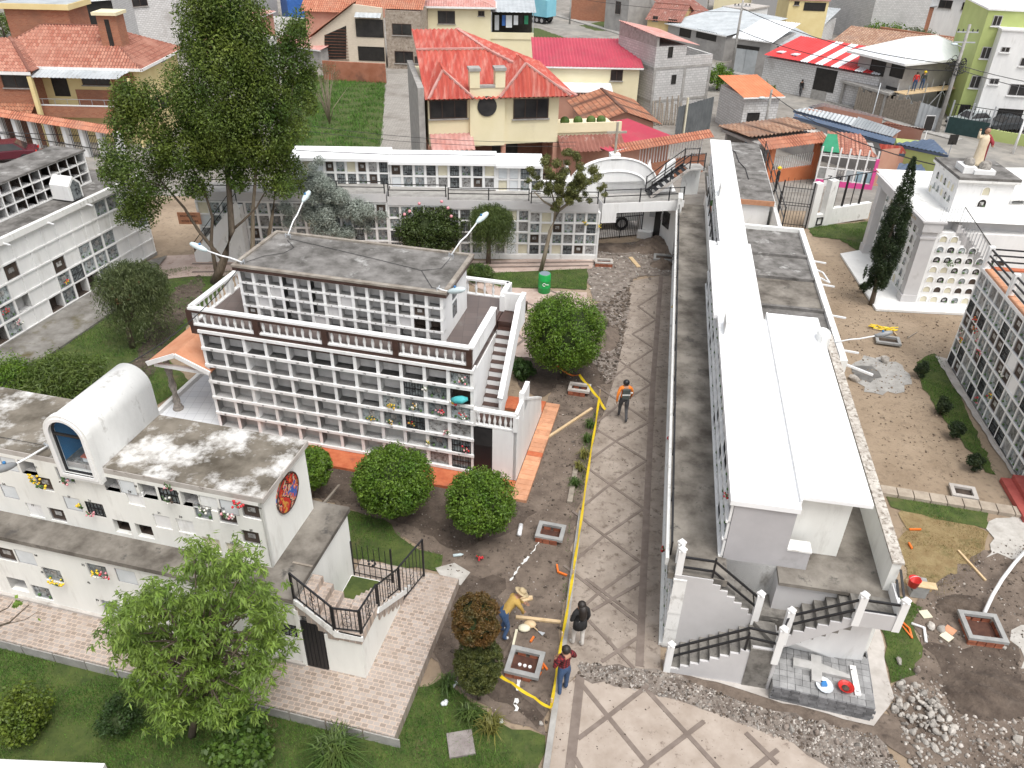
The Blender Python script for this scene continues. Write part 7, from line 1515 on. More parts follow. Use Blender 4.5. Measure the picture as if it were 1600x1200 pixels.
A=G(1052,200,2.2);B=G(1110,166,2.2)
A=G(1052,222);B=G(1106,214); T=thing('sheet_fence','tall dark grey corrugated sheet fence','fence',A,math.degrees(math.atan2(B.y-A.y,B.x-A.x))); L=(B-A).length; corr(T,'fence_sheet',[(0,0,-.2),(L,0,-.2),(L,.01,3.4),(0,.01,2.9)],(1,0,0),mat('dark grey sheet',(.1,.11,.115),(.15,.16,.165),scale=1,rough=.5),.3,.05); MB().bar((.8,-.2,0),(.8,-.2,3.6),.14).build('post',plate_y,T)
H=house('block_cottage','small pale block house with a barred window under an orange sheet roof',(1154,151),(1200,157),3.3,5,block_w,uv=True,at_base=((1154,214),12,3.2),wins=((1167,176,1186,190,'b'),)); shed(H,corr_orange,3.35,4.0,.3,.3,.015)
# ---- top of the picture
def quick(name,label,eL,eR,h,d,m,roof=None,rm=None,r=1.2,wins=(),uv=False,**k):
    H=house(name,label,eL,eR,h,d,m,wins=wins,uv=uv,**k)
    if roof=='shed': shed(H,rm,h,h+r,.3,.3,.03)
    elif roof=='hip': hip(H,r,rm,.5,.3,.03)
    elif roof=='gx': gable(H,rm,r,.3,.3,.03,m,'x')
    elif roof=='gy': gable(H,rm,r,.3,.3,.03,m,'y')
    elif roof=='flat': MB().box(-.15,-.15,h,H.W+.15,d+.15,h+.2).build('roof_slab',rm,H.T)
    return H
quick('grey_house','grey rendered house with two tall windows above the steep lawn',(948,-14),(984,-8),5.0,7,render_g,'flat',conc,wins=((962,2,970,22,'w'),))
quick('brick_ruin','rough fired brick wall of an unfinished house by the truck',(892,-5),(950,-2),3.2,5,brickw,uv=True)
quick('rusty_roofed_house','ochre house with a rusty corrugated roof and pale patches',(1012,30),(1062,34),3.2,9,ochre,'gx',corr_rust,1.4,wins=((1020,25,1028,33,'w'),(1044,30,1058,36,'w')))
quick('rusty_roofed_house_wing' if 0 else 'rust_shed','long low shed with a brown rusted roof',(1062,30),(1120,28),3.0,8,ochre,'shed',corr_rust,1.6)
H=quick('grey_sheet_shed','open fronted shed with a wide pale grey sheet roof',(1042,36),(1135,56),2.9,10,render_g,'shed',corr_zinc,1.3,wins=((1062,44,1080,58,'o'),(1088,48,1120,62,'o')),cat='shed')
H=quick('grey_garage','grey garage with a double metal door and white sheet roof',(1141,58),(1188,64),3.7,8,render_g,'shed',corr_white,1.0,wins=(),at_base=((1141,112),-35,4.2)); 
c=plane_px(1146,90,H.O,H.dg,-.02);e=plane_px(1182,95,H.O,H.dg,-.02); 
for k in range(2): MB().box(c[0]+(e[0]-c[0])*k/2+.02,-.05,-.2,c[0]+(e[0]-c[0])*(k+1)/2-.02,0,2.6).build('door_leaf',corr_zinc,H.T)
MB().box(c[0]-.1,-.03,2.6,e[0]+.1,0,3.0).build('lintel',dark,H.T)
quick('white_cottage','small white house with a flat grey roof edge, at the top',(1130,12),(1167,17),3.0,6,white,'flat',conc_lt,wins=((1146,21,1152,27,'w'),))
quick('zinc_shed','shed under a ribbed zinc roof below the yellow house',(1210,30),(1286,38),2.6,7,block_w,'shed',corr_zinc,1.2,uv=True,cat='shed')
quick('yellow_house','yellow house with a pink roof edge and an open balcony at the top',(1234,0),(1296,2),5.6,7,y_wall,'flat',corr_pale,wins=((1241,2,1249,8,'w'),(1256,4,1290,17,'o')))
quick('tall_block_wall','tall grey block wall with columns, at the top',(1293,-30),(1372,-14),6.5,9,block,uv=True,rwins=())
quick('far_brick_house','brick house among bushes at the top right',(1375,-4),(1440,12),3.5,8,brickw,'shed',corr_zinc,.8,uv=True)
quick('far_white_house','white two storey house with dark square windows at the top right',(1452,-14),(1530,-8),5.6,8,white,'hip',corr_pale,1.2,wins=((1467,0,1488,13,'w'),(1503,4,1523,16,'w')))
quick('far_cream_house','cream house under a pink roof at the top right corner',(1532,2),(1600,10),5.5,9,y_pale,'shed',corr_pale,1.5,wins=((1538,12,1548,24,'w'),))
A=G(1375,42,2.5);B=G(1545,66,2.5); A.z-=2.5;B.z-=2.5; T=thing('terrace_wall','long red brick retaining wall above the green slope','wall',A,math.degrees(math.atan2(B.y-A.y,B.x-A.x))); uvbox(T,'wall_body',0,0,-1,(B-A).length,.4,2.5,brickw)
quick('clay_shed','wide low house under a brown old clay roof behind the striped roof',(1268,96),(1362,112),2.8,8,block,'shed',tile_brown,1.8,uv=True,at_base=((1275,122),-40,13))
quick('patched_shed','shed roofed with overlapping silver sheets',(1225,76),(1290,70),2.8,6,block_w,'shed',corr_zinc,1.2,uv=True,cat='shed')
H=quick('striped_roof_workshop','block workshop with a red and white striped sheet roof',(1187,87),(1345,124),3.1,6.0,block_w,uv=True,at_base=((1187,137),-46,12.5))
W_=H.W; n=15
for i in range(n):
    m_=corr_white if i in(5,7,9,12,14) else corr_red; x0_,x1_=W_*i/n,W_*(i+1)/n; corr(H.T,'roof_sheet',[(x0_,-.4,3.35),(x1_,-.4,3.35),(x1_,6.7,4.5),(x0_,6.7,4.5)],(1,0,0),mat('signal red sheet',(.55,.03,.03),(.6,.05,.05),scale=.6,rough=.5) if m_ is corr_red else m_,.3,.03)
for i in (1,3): MB().box(W_*i/n,.6,3.62,W_*i/n+.7,2.4,3.7).build('skylight_sheet',corr_white,H.T)
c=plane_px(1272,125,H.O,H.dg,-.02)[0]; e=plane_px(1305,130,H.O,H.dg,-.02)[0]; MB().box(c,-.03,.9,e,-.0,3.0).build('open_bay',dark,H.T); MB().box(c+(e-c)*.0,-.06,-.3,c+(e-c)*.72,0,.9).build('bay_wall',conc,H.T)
# construction house with white hip roof and scaffold
h=4.9; H=house('construction_house','grey unfinished house with a white hip roof and scaffolding',(1345,81),(1413,97),h,9.5,render_g,wins=((1360,90,1384,118,'o'),(1392,95,1414,122,'o'),(1382,135,1402,157,'b'),(1350,124,1356,150,'o')),rwins=((1466,132,1484,146,'o'),)); T=H.T; hip(H,1.5,corr_white,.9,.5,.012,trim=white); MB().box(-.4,-1.4,2.1,H.W+.4,0,2.3).build('balcony_slab',conc,T)
for X in (.0,H.W*.5,H.W): MB().bar((X,-1.2,-.4),(X,-1.2,2.1),.22).build('column',conc,T)
MB().box(-.1,-.05,2.0,H.W+.04,-.002,2.3).build('ring_beam',conc,T)
S_=thing('scaffold','pole scaffold with plank deck against the construction house','scaffold',H.M@Vector((H.W+.3,0,0)),H.dg)
for i in range(5):
    for y in (0,1): MB().bar((.2+1.2*y,-.5+i*2.3,-.3),(.2+1.2*y,-.5+i*2.3,3.2),.07).build('pole',steel,S_)
for i in range(4): MB().bar((1.45,-.5+i*2.3,.2 if i%2 else 2.4),(1.45,1.8+i*2.3,2.4 if i%2 else .2),.05).build('brace',steel,S_)
for k in range(4): MB().box(.15+k*.34,-.9,2.4,.45+k*.34,9,2.46).build('plank',wood,S_)
SCM=H.M; SCW=H.W
A=G(1333,172);B=G(1428,198); T=thing('plank_fence','dark weathered plank fence along the road','fence',A,math.degrees(math.atan2(B.y-A.y,B.x-A.x))); L=(B-A).length; q=random.Random(6)
for i in range(int(L/.26)): hh=2.0+q.uniform(-.2,.3); MB().box(i*.26,0,-.2,i*.26+.23,.05+q.uniform(0,.04),hh).build('plank',wood_grey,T)
A=G(1428,198);B=G(1462,206); T=thing('sheet_hoarding','pale grey sheet hoarding at the roadside by the big pole','hoarding',A,math.degrees(math.atan2(B.y-A.y,B.x-A.x))); corr(T,'hoarding_sheet',[(0,0,-.2),((B-A).length,0,-.2),((B-A).length,0.01,2.0),(0,0.01,2.2)],(1,0,0),corr_zinc,.4,.04)
# green and white flats
H=house('green_flats','tall narrow lime green apartment block with white window sills',0,0,9.6,8,green_w,wins=((1551,24,1565,41,'a'),(1533,73,1548,92,'a'),(1516,118,1532,138,'a'),(1497,163,1513,190,'o')),flat=white,at_base=((1490,190),-12,5))
H=house('white_flats','white apartment block with blue tinted windows beside the green one',0,0,8.2,8,white,wins=((1564,73,1578,82,'a'),(1546,122,1561,132,'a'),(1576,131,1605,150,'a'),(1594,90,1612,104,'a'),(1556,170,1596,195,'o')),flat=white,at_base=((1517,197),-12,12))
uvbox(H.T,'terrace_room',3.5,2,8.2,9,7,10.6,white)
A=G(1476,207);B=G(1620,232); T=thing('flats_fence','green mesh and black bar fence with a lime base in front of the flats','fence',A,math.degrees(math.atan2(B.y-A.y,B.x-A.x))); L=(B-A).length
MB().box(L*.45,0,-.3,L,.25,.9).build('low_wall',green_w,T); MB().box(0,.02,-.2,L*.45,.06,1.4).build('mesh_screen',mat('dark green mesh',(.012,.035,.035),(.02,.05,.05),scale=3,rough=.8),T); bm_=MB().bar((0,0,0),(0,0,1.6),.05).mesh('bar',black)
for i in range(int(L/.3)): link('bar',bm_,T,(i*.3,.12,.8))
for X in (0,L*.22,L*.45,L): MB().bar((X,.1,-.2),(X,.1,2.8),.12).build('post',steel if X<L*.5 else white,T)
MB().bar((0,.1,2.5),(L,.1,2.5),.05).build('rail',black,T)
# ---- market sheds by the lane
def strip(name,label,pts,h,m,wm=salmon_w,dz=.5):
    P=[G(x,y,h+(dz if i in(2,3) else 0)) for i,(x,y) in enumerate(pts)]; c=sum(P,Vector())/4; T=thing(name,label,'shed',(c.x,c.y,c.z-h),0); off=Vector((c.x,c.y,c.z-h))
    corr(T,'roof_sheet',[p-off for p in P],(P[1]-P[0]),m,.35,.03); a=[p-off for p in P]
    b=MB(); zb=min(gz(p.y) for p in P)-off.z-.4
    q_=[(p.lerp(sum(a,Vector())/4,.08)) for p in a]; b.add([(p.x,p.y,zb) for p in q_]+[(p.x,p.y,p.z-.12) for p in q_],[(0,1,5,4),(1,2,6,5),(2,3,7,6),(3,0,4,7),(4,5,6,7)]); b.build('wall',wm,T); f=MB(); f.bar(a[0]-Vector((0,0,.1)),a[1]-Vector((0,0,.1)),.06,.16); f.build('fascia',corr_blue,T); return T
strip('market_shed','market shed with a zinc roof nearest the block cottage',[(1240,172),(1330,196),(1345,186),(1262,166)],2.6,corr_zinc)
strip('market_shed','market shed with a pale zinc roof in the middle of the blue edged row',[(1330,197),(1395,214),(1408,204),(1345,186)],2.6,corr_zinc); strip('market_shed','market shed with white sheets along the road',[(1264,166),(1370,190),(1385,184),(1285,163)],2.9,corr_white)
strip('market_shed','market shed with a rusty red strip at the roadside',[(1372,192),(1440,208),(1446,202),(1385,186)],2.8,corr_rust); strip('market_shed','slate blue roofed shed at the near end of the road row',[(1400,225),(1482,242),(1458,218),(1398,212)],2.7,corr_blue,green_w)
strip('market_shed','long slate blue roof edge along the market row',[(1240,182),(1420,232),(1418,222),(1242,174)],2.4,corr_blue,render_g,.2); strip('market_shed','grey rendered shed wall under a blue roof edge',[(1210,190),(1290,215),(1300,205),(1222,182)],2.0,conc_lt,render_g,.1)
strip('market_shed','small red roofed kiosk behind the pink facade',[(1378,238),(1417,240),(1410,228),(1378,230)],2.2,corr_red,salmon_w)
H=house('tiled_shop','shop with a weathered clay roof and open front on an orange frame',(1192,228),(1283,222),2.6,4.6,render_g,base=2.4); T=H.T; zb=max(2.7,zfit(H,H.W/2,4.8,203)); corr(T,'roof_slope',[(-.4,1.0,2.9),(H.W+.4,1.0,2.9),(H.W+1.2,4.8,zb),(-.2,4.8,zb)],(1,0,0),tile_brown,.34,.07); corr(T,'coping_tiles',[(-.3,-.7,2.5),(H.W+.2,-.7,2.5),(H.W+.2,.3,2.95),(-.3,.3,2.95)],(1,0,0),tile_new,.26,.05)
MB().box(.5,4.4,-.4,H.W,4.6,2.4).build('back_wall',render_g,T)
for X in (.9,H.W-.2): MB().bar((X,.0,-.3),(X,0,2.5),.36).build('pillar',corr_orange,T)
uvbox(T,'low_wall',.9,-.1,-.3,H.W-.2,.15,.75,corr_orange); bm_=MB().bar((0,0,0),(0,0,.9),.05).mesh('bar',white)
for i in range(int((H.W-1.4)/.2)): link('bar',bm_,T,(1.2+i*.2,.1,.75))
H=house('pink_kiosk','kiosk with a hot pink base, white frames and glass panes, by the lane',(1284,240),(1372,246),2.2,4.0,render_g,cat='kiosk',base=2.12); T=H.T; W_=H.W
for i in range(7):
    X=W_*i/6; MB().bar((X,0,-.3),(X,0,2.7),.1).build('frame_post',white,T)
for z in (.5,1.3,2.1): MB().bar((0,0,z),(W_,0,z),.06).build('frame_rail',white,T)
MB().box(0,-.06,-.4,W_*.15,.05,.45).build('pink_base',pinkw,T); MB().box(W_*.33,-.06,-.4,W_,.05,.45).build('pink_base',pinkw,T); MB().box(W_*.98,-.07,-.4,W_+.14,.06,2.2).build('pink_post',pinkw,T); MB().box(W_*.16,-.04,-.4,W_*.32,.04,1.2).build('door',white,T)
link('lettering',text_mesh('Z',.5,letter),T,(W_*.245,-.05,.6),(R(90),0,0))
for i,(a,c,m_) in enumerate(((.0,.16,cem),(.5,.66,corr_zinc),(.68,.98,mat('blue glass panel',(.25,.36,.42),(.32,.43,.5),scale=1,rough=.2)))): MB().box(W_*a+.08,-.02,.55,W_*c-.04,.02,1.28).build('panel',m_,T)
corr(T,'roof_sheet',[(W_*.15,.3,2.2),(W_,.3,2.2),(W_*.75,4.0,2.7),(W_*.1,4.0,2.7)],(1,0,0),tile_salmon,.3,.04); corr(T,'canopy',[(-.1,.2,2.3),(W_*.32,.2,2.3),(W_*.3,2.6,2.9),(.3,2.6,2.9)],(1,0,0),tarp_g,.8,.01)
A=G(1378,285);B=G(1403,286); T=thing('white_gable_wall','white wall with a wavy torn right edge beside the pink kiosk','wall',A,5); b=MB(); b.extrude([(0,0,-.3),(0,0,2.2)]+[(1.7+.15*math.sin(i*2.2),0,2.2-i*.3) for i in range(8)],(0,.2,0)); b.build('wall_body',white,T)
T=strip('dark_roof_house','low house with a dark flat roof behind the mausoleum',[(1400,268),(1452,275),(1440,258),(1405,255)],2.6,corr_blue,salmon_w,.2)
fence_bars('lane_fence','white barred fence in front of the pink kiosk','fence',G(1282,287),G(1398,284),1.0,.22,white,.05)
# ---- far left
quick('block_house','pale block house with a brown window, behind the tiled house',(205,-4),(292,-10),5.6,8,block_w,wins=((206,-6,230,10,'w'),),uv=True)
H=quick('open_shed','open shed with a white sheet roof at the top left',(100,4),(176,-2),3.6,6,dark,'shed',corr_white,.7,cat='shed')
quick('salmon_wall_house','small peach coloured house beside the grass lot',(388,32),(426,18),4.0,6,salmon_w,'shed',corr_pale,.5)
A=G(424,26,2.2);B=G(505,30,2.2); A.z-=2.2;B.z-=2.2; T=thing('white_yard_wall','long weathered white yard wall behind the lot trees','wall',A,math.degrees(math.atan2(B.y-A.y,B.x-A.x))); uvbox(T,'wall_body',0,0,-.3,(B-A).length,.3,2.2,white_old)
quick('grey_lot_house','grey block house wall beside the tall evergreen',(395,62),(432,58),4.2,5,block,uv=True,wins=((424,70,432,92,'o'),))
quick('dark_hut','low hut with a rusty canopy between the trees and the beige house',(424,68),(500,78),1.9,3,render_g,'shed',corr_pale,.5,cat='hut')
quick('far_blue_house','blue painted house glimpsed at the top behind the trees',(448,0),(500,-2),3.0,5,tarp_b)
# far row that closes the top edge
q=random.Random(12)
for i,(x,y,m_,rm) in enumerate(((700,-26,white,corr_rust),(985,-22,white,corr_zinc),(1050,-24,block_w,corr_zinc),(1120,-26,y_pale,tile_old),(1180,-22,block,corr_zinc),(560,-26,salmon_w,tile_new),(330,-20,block_w,corr_zinc),(30,-16,render_g,corr_rust))):
    quick('far_house',['far white house under a rusty roof at the top centre','far white house with a zinc roof above the grey house','far pale block house with a zinc roof at the top','far yellow house with clay tiles at the top','far grey block house at the top right of centre','far salmon house with an orange tiled roof at the top','far block house hidden behind the tall evergreen','far grey house with a rusty roof at the top left'][i],(x,y),(x+58,y+3),4.5,8,m_,'gx',rm,1.4,wins=((x+10,y+6,x+20,y+14,'w'),))
# ---- trees of the town
def town_tree(label,px,toppx,w,n,m,size,seed,name='street_tree',trunkm=None,group=None,clump=.28,k=26,lift=.35):
    b=G(*px); h=hgt(b,*toppx); T=tree(name,label,b,group); bl=clumped((0,0,h*(lift+(1-lift)/2)),(w/2*.8,w/2*.8,h*(1-lift)/2*.9),k,w*clump*.6,seed)
    leaves('crown',bl,n,size,m,T,shell=.3); trunk(T,[(0,0,0),(.05,.0,h*.4),(.0,.1,h*.8)],[.14,.1,.04],trunkm or bark); return T
town_tree('dark round tree at the top right hillside',(1350,48),(1350,2),5.5,5000,lf_dark,.3,101,lift=.1); town_tree('dark green bush tree beside the white wall near the beige house',(470,62),(465,28),4.5,3500,lf_dark,.25,102,lift=.15)
town_tree('low green tree between the block building and the cottage',(1120,140),(1125,98),3.2,2600,lf_round,.22,103,lift=.1); town_tree('small bush by the cottage roof',(1195,150),(1195,130),2.2,1500,lf_round,.2,104,lift=.05)
town_tree('bushy hedge on the hillside under the brick wall',(1375,72),(1375,40),6,4500,lf_round,.3,105,lift=.05); town_tree('second hillside bush right of the hedge',(1430,74),(1430,52),6,4000,lf_weep,.3,106,lift=.05); town_tree('yellowing bush on the hillside near the green flats',(1505,88),(1505,62),5,3000,leafmat('yellowing bush leaves',(.1,.1,.03),(.2,.16,.05),.4,1),.28,107,lift=.05); town_tree('round green bush before the far brick house',(1440,40),(1440,24),4.5,2500,lf_tuft,.28,108,lift=.05)
town_tree('dark vegetation at the top left corner',(8,60),(8,15),4,3000,lf_dark,.25,109,lift=.05)
b=G(515,195); h=hgt(b,515,95); T=tree('bare_tree','bare grey shrubby tree standing in the grass lot',b); q=random.Random(9)
for i in range(26):
    a=q.uniform(0,6.28); w_=q.uniform(.3,1.9); z1=h*q.uniform(.55,1.0); MB().tube([(0,0,.1),(math.cos(a)*w_*.25,math.sin(a)*w_*.25,z1*.45),(math.cos(a)*w_,math.sin(a)*w_,z1)],[.05,.035,.01],4).build('branch',bark_pale,T,True)
leaves('foliage',clumped((0,0,h*.8),(1.5,1.5,.8),22,.35,77),1600,.1,leafmat('sparse leaves',(.14,.12,.06),(.22,.19,.1),.4,2),T,shell=.1)
# ---- poles, wires, lamps, signs
def pole(label,px,toppx,r=.16,arms=1,lamp=None,m=None,name='utility_pole'):
    b=G(*px); h=hgt(b,*toppx); T=thing(name,label,'pole',b); MB().tube([(0,0,-.2),(0,0,h)],[r,r*.6],8).build('shaft',m or conc,T,True)
    for k in range(arms): MB().bar((-.9,0,h-.6-k*.8),(.9,0,h-.6-k*.8),.1).build('crossarm',steel,T); 
    if arms:
        for x in (-.8,-.4,.4,.8): MB().lathe([(.05,0),(.07,.1),(.03,.2)],(x,0,h-.55),6).build('insulator',cable,T)
    if lamp: d=Vector((lamp,-.4,.3)); MB().tube([(0,0,h*.8),Vector((0,0,h*.8))+d],.035,5).build('lamp_arm',steel,T); MB().ball(Vector((0,0,h*.8))+d,.2,0,8,5,1.6,1,.5).build('lamp_head',lampwhite,T,True)
    return b+Vector((0,0,h))
p1=pole('big leaning concrete pole with a tangle of cables before the flats',(1463,208),(1507,38),.2,2,-1.0); p2=pole('pole at the lane end of the long white roof',(1190,224),(1196,140),.15,0,-.8); p3=pole('pole beside the grey garage, wires running right',(1142,118),(1173,0),.18,1); p4=pole('plain concrete post on the steep lawn',(969,50),(974,-10),.14,0); p5=pole('pole by the gated brick house at the top',(890,38),(893,-10),.14,0); p6=pole('thin steel pole standing among the market roofs',(1352,222),(1388,130),.06,0,m=steel); p7=pole('white lamp post with a sloping top at the flats fence',(1582,240),(1600,180),.12,0,m=white)
bx=p1-Vector((0,0,3.2)); b=MB(); q=random.Random(2)
for i in range(16): 
    c=Vector((q.uniform(-.7,.7),q.uniform(-.4,.4),q.uniform(-.6,.5))); b.tube([c+Vector((.25*math.cos(t),.1*math.sin(t*2),.25*math.sin(t))) for t in [j*.9 for j in range(8)]],.03,4)
b.build('cable_tangle',cable,None,loc=bx,label='knot of dark cables and boxes high on the big leaning pole',cat='cables')
def wire(a,b_,label,sag=.6,r=.022,grp='overhead wires'):
    a,b_=Vector(a),Vector(b_); MB().tube([a.lerp(b_,t)-Vector((0,0,sag*4*t*(1-t))) for t in [i/10 for i in range(11)]],r,4).build('wire',cable,None,label=label,cat='wire',group=grp)
wire(bx,p3-Vector((0,0,.8)),'upper thick wire from the garage pole to the big leaning pole',.9,.035); wire(bx-Vector((0,0,.5)),p3-Vector((0,0,3.0)),'lower thick wire over the striped roof to the big leaning pole',1.0,.035); wire(p3-Vector((0,0,1.2)),p3+Vector((-30,18,0)),'wire running left from the garage pole over the sheds',1.0); wire(bx,bx+Vector((14,-6,-1)),'wire from the big pole across the white flats',.5,.03); wire(bx-Vector((0,0,.3)),bx+Vector((14,-6,-1.6)),'second wire from the big pole across the white flats',.6,.03)
wire(p2-Vector((0,0,.3)),G(1480,262,4.5),'black wire over the kiosk roofs toward the mausoleum',.7,.03); wire(G(480,205,4.2),G(900,228,4.0),'thin wire strung across the lot and the yellow house front',.3,.012); wire(G(480,196,4.6),G(900,222,4.4),'second thin wire across the lot and the yellow house front',.3,.012); wire(G(-20,205,1.5),G(180,213,1.5),'black rail wire along the street fence',.05,.03)
T=thing('road_sign','small black panel on a white frame at the roadside by the big pole','sign',G(1443,222)); MB().bar((0,0,0),(0,0,1.0),.08).build('post',white,T); MB().box(-.35,-.03,1.0,.35,.03,2.2).build('panel',dark,T); MB().box(-.4,.032,.95,.4,.05,2.25).build('frame',white,T)
T=thing('road_sign','small dark panel on a post at the road end of the blue roofs','sign',G(1481,245)); MB().bar((0,0,0),(0,0,1.2),.06).build('post',steel,T); MB().box(-.35,-.03,1.0,.35,.03,1.8).build('panel',dark,T)
# ================================================================ PEOPLE, VEHICLES AND LOOSE THINGS
def person(label,loc,deg,P={},mats=None,hairkind='short',s=1.0,lean=0.0,extra=None):
    """one continuous skinned body; joints may be moved by P. Local: x to the right hand, y ahead, z up"""
    J={'pel':(0,0,.95),'spi':(0,.01,1.13),'che':(0,.0,1.32),'nec':(0,.0,1.46),'hed':(0,.02,1.56),'top':(0,.015,1.66)}
    for sg,k in ((-1,'L'),(1,'R')):
        J.update({'cla'+k:(sg*.1,0,1.39),'sho'+k:(sg*.185,0,1.38),'elb'+k:(sg*.235,-.02,1.11),'wri'+k:(sg*.235,.06,.87),'pal'+k:(sg*.235,.08,.79),'hip'+k:(sg*.095,0,.9),'kne'+k:(sg*.105,.02,.5),'ank'+k:(sg*.11,-.01,.09),'toe'+k:(sg*.125,.14,.045)})
    J.update(P)
    Rr={'pel':.145,'spi':.135,'che':.15,'nec':.058,'hed':.098,'top':.075,'cla':.11,'sho':.072,'elb':.05,'wri':.035,'pal':.036,'hip':.105,'kne':.066,'ank':.046,'toe':.042}
    E=[('pel','spi'),('spi','che'),('che','nec'),('nec','hed'),('hed','top')]
    for k in 'LR': E+=[('che','cla'+k),('cla'+k,'sho'+k),('sho'+k,'elb'+k),('elb'+k,'wri'+k),('wri'+k,'pal'+k),('pel','hip'+k),('hip'+k,'kne'+k),('kne'+k,'ank'+k),('ank'+k,'toe'+k)]
    names=list(J); ix={n:i for i,n in enumerate(names)}
    me=bpy.data.meshes.new('body'); me.from_pydata([J[n] for n in names],[(ix[a],ix[b]) for a,b in E],[])
    o=bpy.data.objects.new('body',me); COL.objects.link(o); m=o.modifiers.new('skin','SKIN'); m.use_smooth_shade=True
    for i,n in enumerate(names):
        v=me.skin_vertices[0].data[i]; r=Rr.get(n,Rr.get(n[:3],.05)); v.radius=(r,r*(.8 if n in('pel','spi','che') else 1)); v.use_root=(n=='pel')
    ss=o.modifiers.new('sub','SUBSURF'); ss.levels=1; ss.render_levels=1
    bm=bmesh.new(); em=bpy.data.meshes.new_from_object(o.evaluated_get(bpy.context.evaluated_depsgraph_get())); bpy.data.objects.remove(o); bm.from_mesh(em)
    # fingers, nose, ears join the same mesh
    fb=MB()
    for k,sg in (('L',-1),('R',1)):
        p=Vector(J['pal'+k]); d=(p-Vector(J['wri'+k])).normalized(); side=Vector((0,1,0)) if abs(d.y)<.8 else Vector((0,0,1)); side=(side-d*side.dot(d)).normalized(); nn=d.cross(side)
        for i in range(4):
            a=p+side*(i-1.5)*.019+d*.01; L=(.062,.075,.07,.055)[i]; fb.tube([a,a+d*L*.5,a+d*L*.85-nn*sg*.018,a+d*L-nn*sg*.035],[.0095,.009,.008,.006],5)
        a=p+side*.03-d*.03; fb.tube([a,a+side*.025+d*.03,a+side*.03+d*.055],[.011,.01,.007],5)
    h=Vector(J['hed']); t=Vector(J['top']); up=(t-h).normalized(); fwd=Vector((0,1,0)); fwd=(fwd-up*fwd.dot(up)).normalized(); rt=fwd.cross(up)
    fb.tube([h+fwd*.09+up*.03,h+fwd*.125-up*.005,h+fwd*.1-up*.015],[.008,.016,.012],5); fb.tube([h+fwd*.097-up*.045-rt*.02,h+fwd*.102-up*.045,h+fwd*.097-up*.045+rt*.02],[.004,.006,.004],4)
    for sg in(-1,1): fb.ball(h+rt*.098*sg-fwd*.01,.028,0,6,4,.5,1,1.2)
    n0=len(bm.faces); tm=bpy.data.meshes.new('x'); tm.from_pydata(fb.v,[],fb.f); bm.from_mesh(tm); bm.faces.ensure_lookup_table()
    reg={'pel':1,'spi':0,'che':0,'nec':2,'hed':2,'top':2,'cla':0,'sho':0,'elb':0,'wri':0,'pal':2,'hip':1,'kne':1,'ank':1,'toe':3}
    segs=[(Vector(J[a]),Vector(J[b]),a,b) for a,b in E]
    for i,f in enumerate(bm.faces):
        f.smooth=True
        if i>=n0: f.material_index=2; continue
        c=f.calc_center_median(); best=None
        for a,b,na,nb in segs:
            ab=b-a; q=max(0,min(1,(c-a).dot(ab)/ab.length_squared)); d=(c-a-ab*q).length
            if best is None or d<best[0]: best=(d,na if q<.55 else nb,nb,q)
        k=best[1][:3]; f.material_index=reg[k]
        if best[2][:3]=='pal': f.material_index=2
        if best[2][:3]=='nec': f.material_index=0 if best[3]<.7 else 2
    fm=bpy.data.meshes.new('body'); bm.to_mesh(fm); bm.free()
    for x in mats: fm.materials.append(x)
    T=thing('person',label,'person',loc,deg); T.scale=(s,)*3; link('body',fm,T)
    for sg in(-1,1):
        b=MB(); b.ball(h+fwd*.088+rt*.034*sg+up*.02,.012,0,6,4); b.build('eye',hair,T)
    b=MB(); 
    if hairkind in('short','long'):
        b.ball(h+up*.035-fwd*.018,.112,0,10,7,1,1,1.02)
        if hairkind=='long': b.tube([h-fwd*.06+up*.04,h-fwd*.105-up*.1,h-fwd*.13-up*.26,h-fwd*.12-up*.42],[.1,.115,.115,.06],9)
        b.build('hair',hair,T,True)
    elif hairkind=='cap': b.ball(h+up*.035-fwd*.01,.114,0,10,7); b.build('hair',black,T,True)
    elif hairkind=='helmet':
        b.ball(h+up*.05,.13,0,10,7); b.lathe([(.16,0),(.16,.02),(.12,.03)],h+up*.06,12); b.build('helmet',yellow,T,True)
    elif hairkind=='hat':
        b.tube([h+up*.06,h+up*.16],[.115,.08],10); b.tube([h+up*.055,h+up*.07],[.21,.19],14); b.build('hat',mat('straw hat',(.4,.31,.18),(.5,.4,.25),scale=12,rough=.9),T,True)
    if extra: extra(T,J)
    return T
jean=mat('blue jeans',(.03,.065,.14),(.055,.1,.2),scale=9,rough=.9); blackc=mat('black cloth',(.012,.012,.013),(.022,.021,.022),scale=8,rough=.9); whitec=mat('off-white trousers',(.55,.52,.48),(.65,.62,.58),scale=7,rough=.9); must=mat('mustard shirt',(.38,.24,.06),(.48,.32,.09),scale=7,rough=.9); shoe=mat('dark shoes',(.02,.018,.017),rough=.7); shoe_w=mat('white shoes',(.6,.6,.58),rough=.7); orange_v=mat('orange vest',(.75,.17,.02),(.8,.24,.03),scale=5,rough=.7); greyg=mat('grey green jacket',(.05,.065,.06),(.075,.09,.085),scale=6,rough=.85); refl=mat('reflective strip',(.7,.72,.7),rough=.3); greyc=mat('grey work trousers',(.06,.06,.065),(.1,.1,.105),scale=6,rough=.9)
pl=bpy.data.materials.new('plaid'); pl.use_nodes=True; nt=pl.node_tree; tc=nt.nodes.new('ShaderNodeTexCoord')
ck=[]
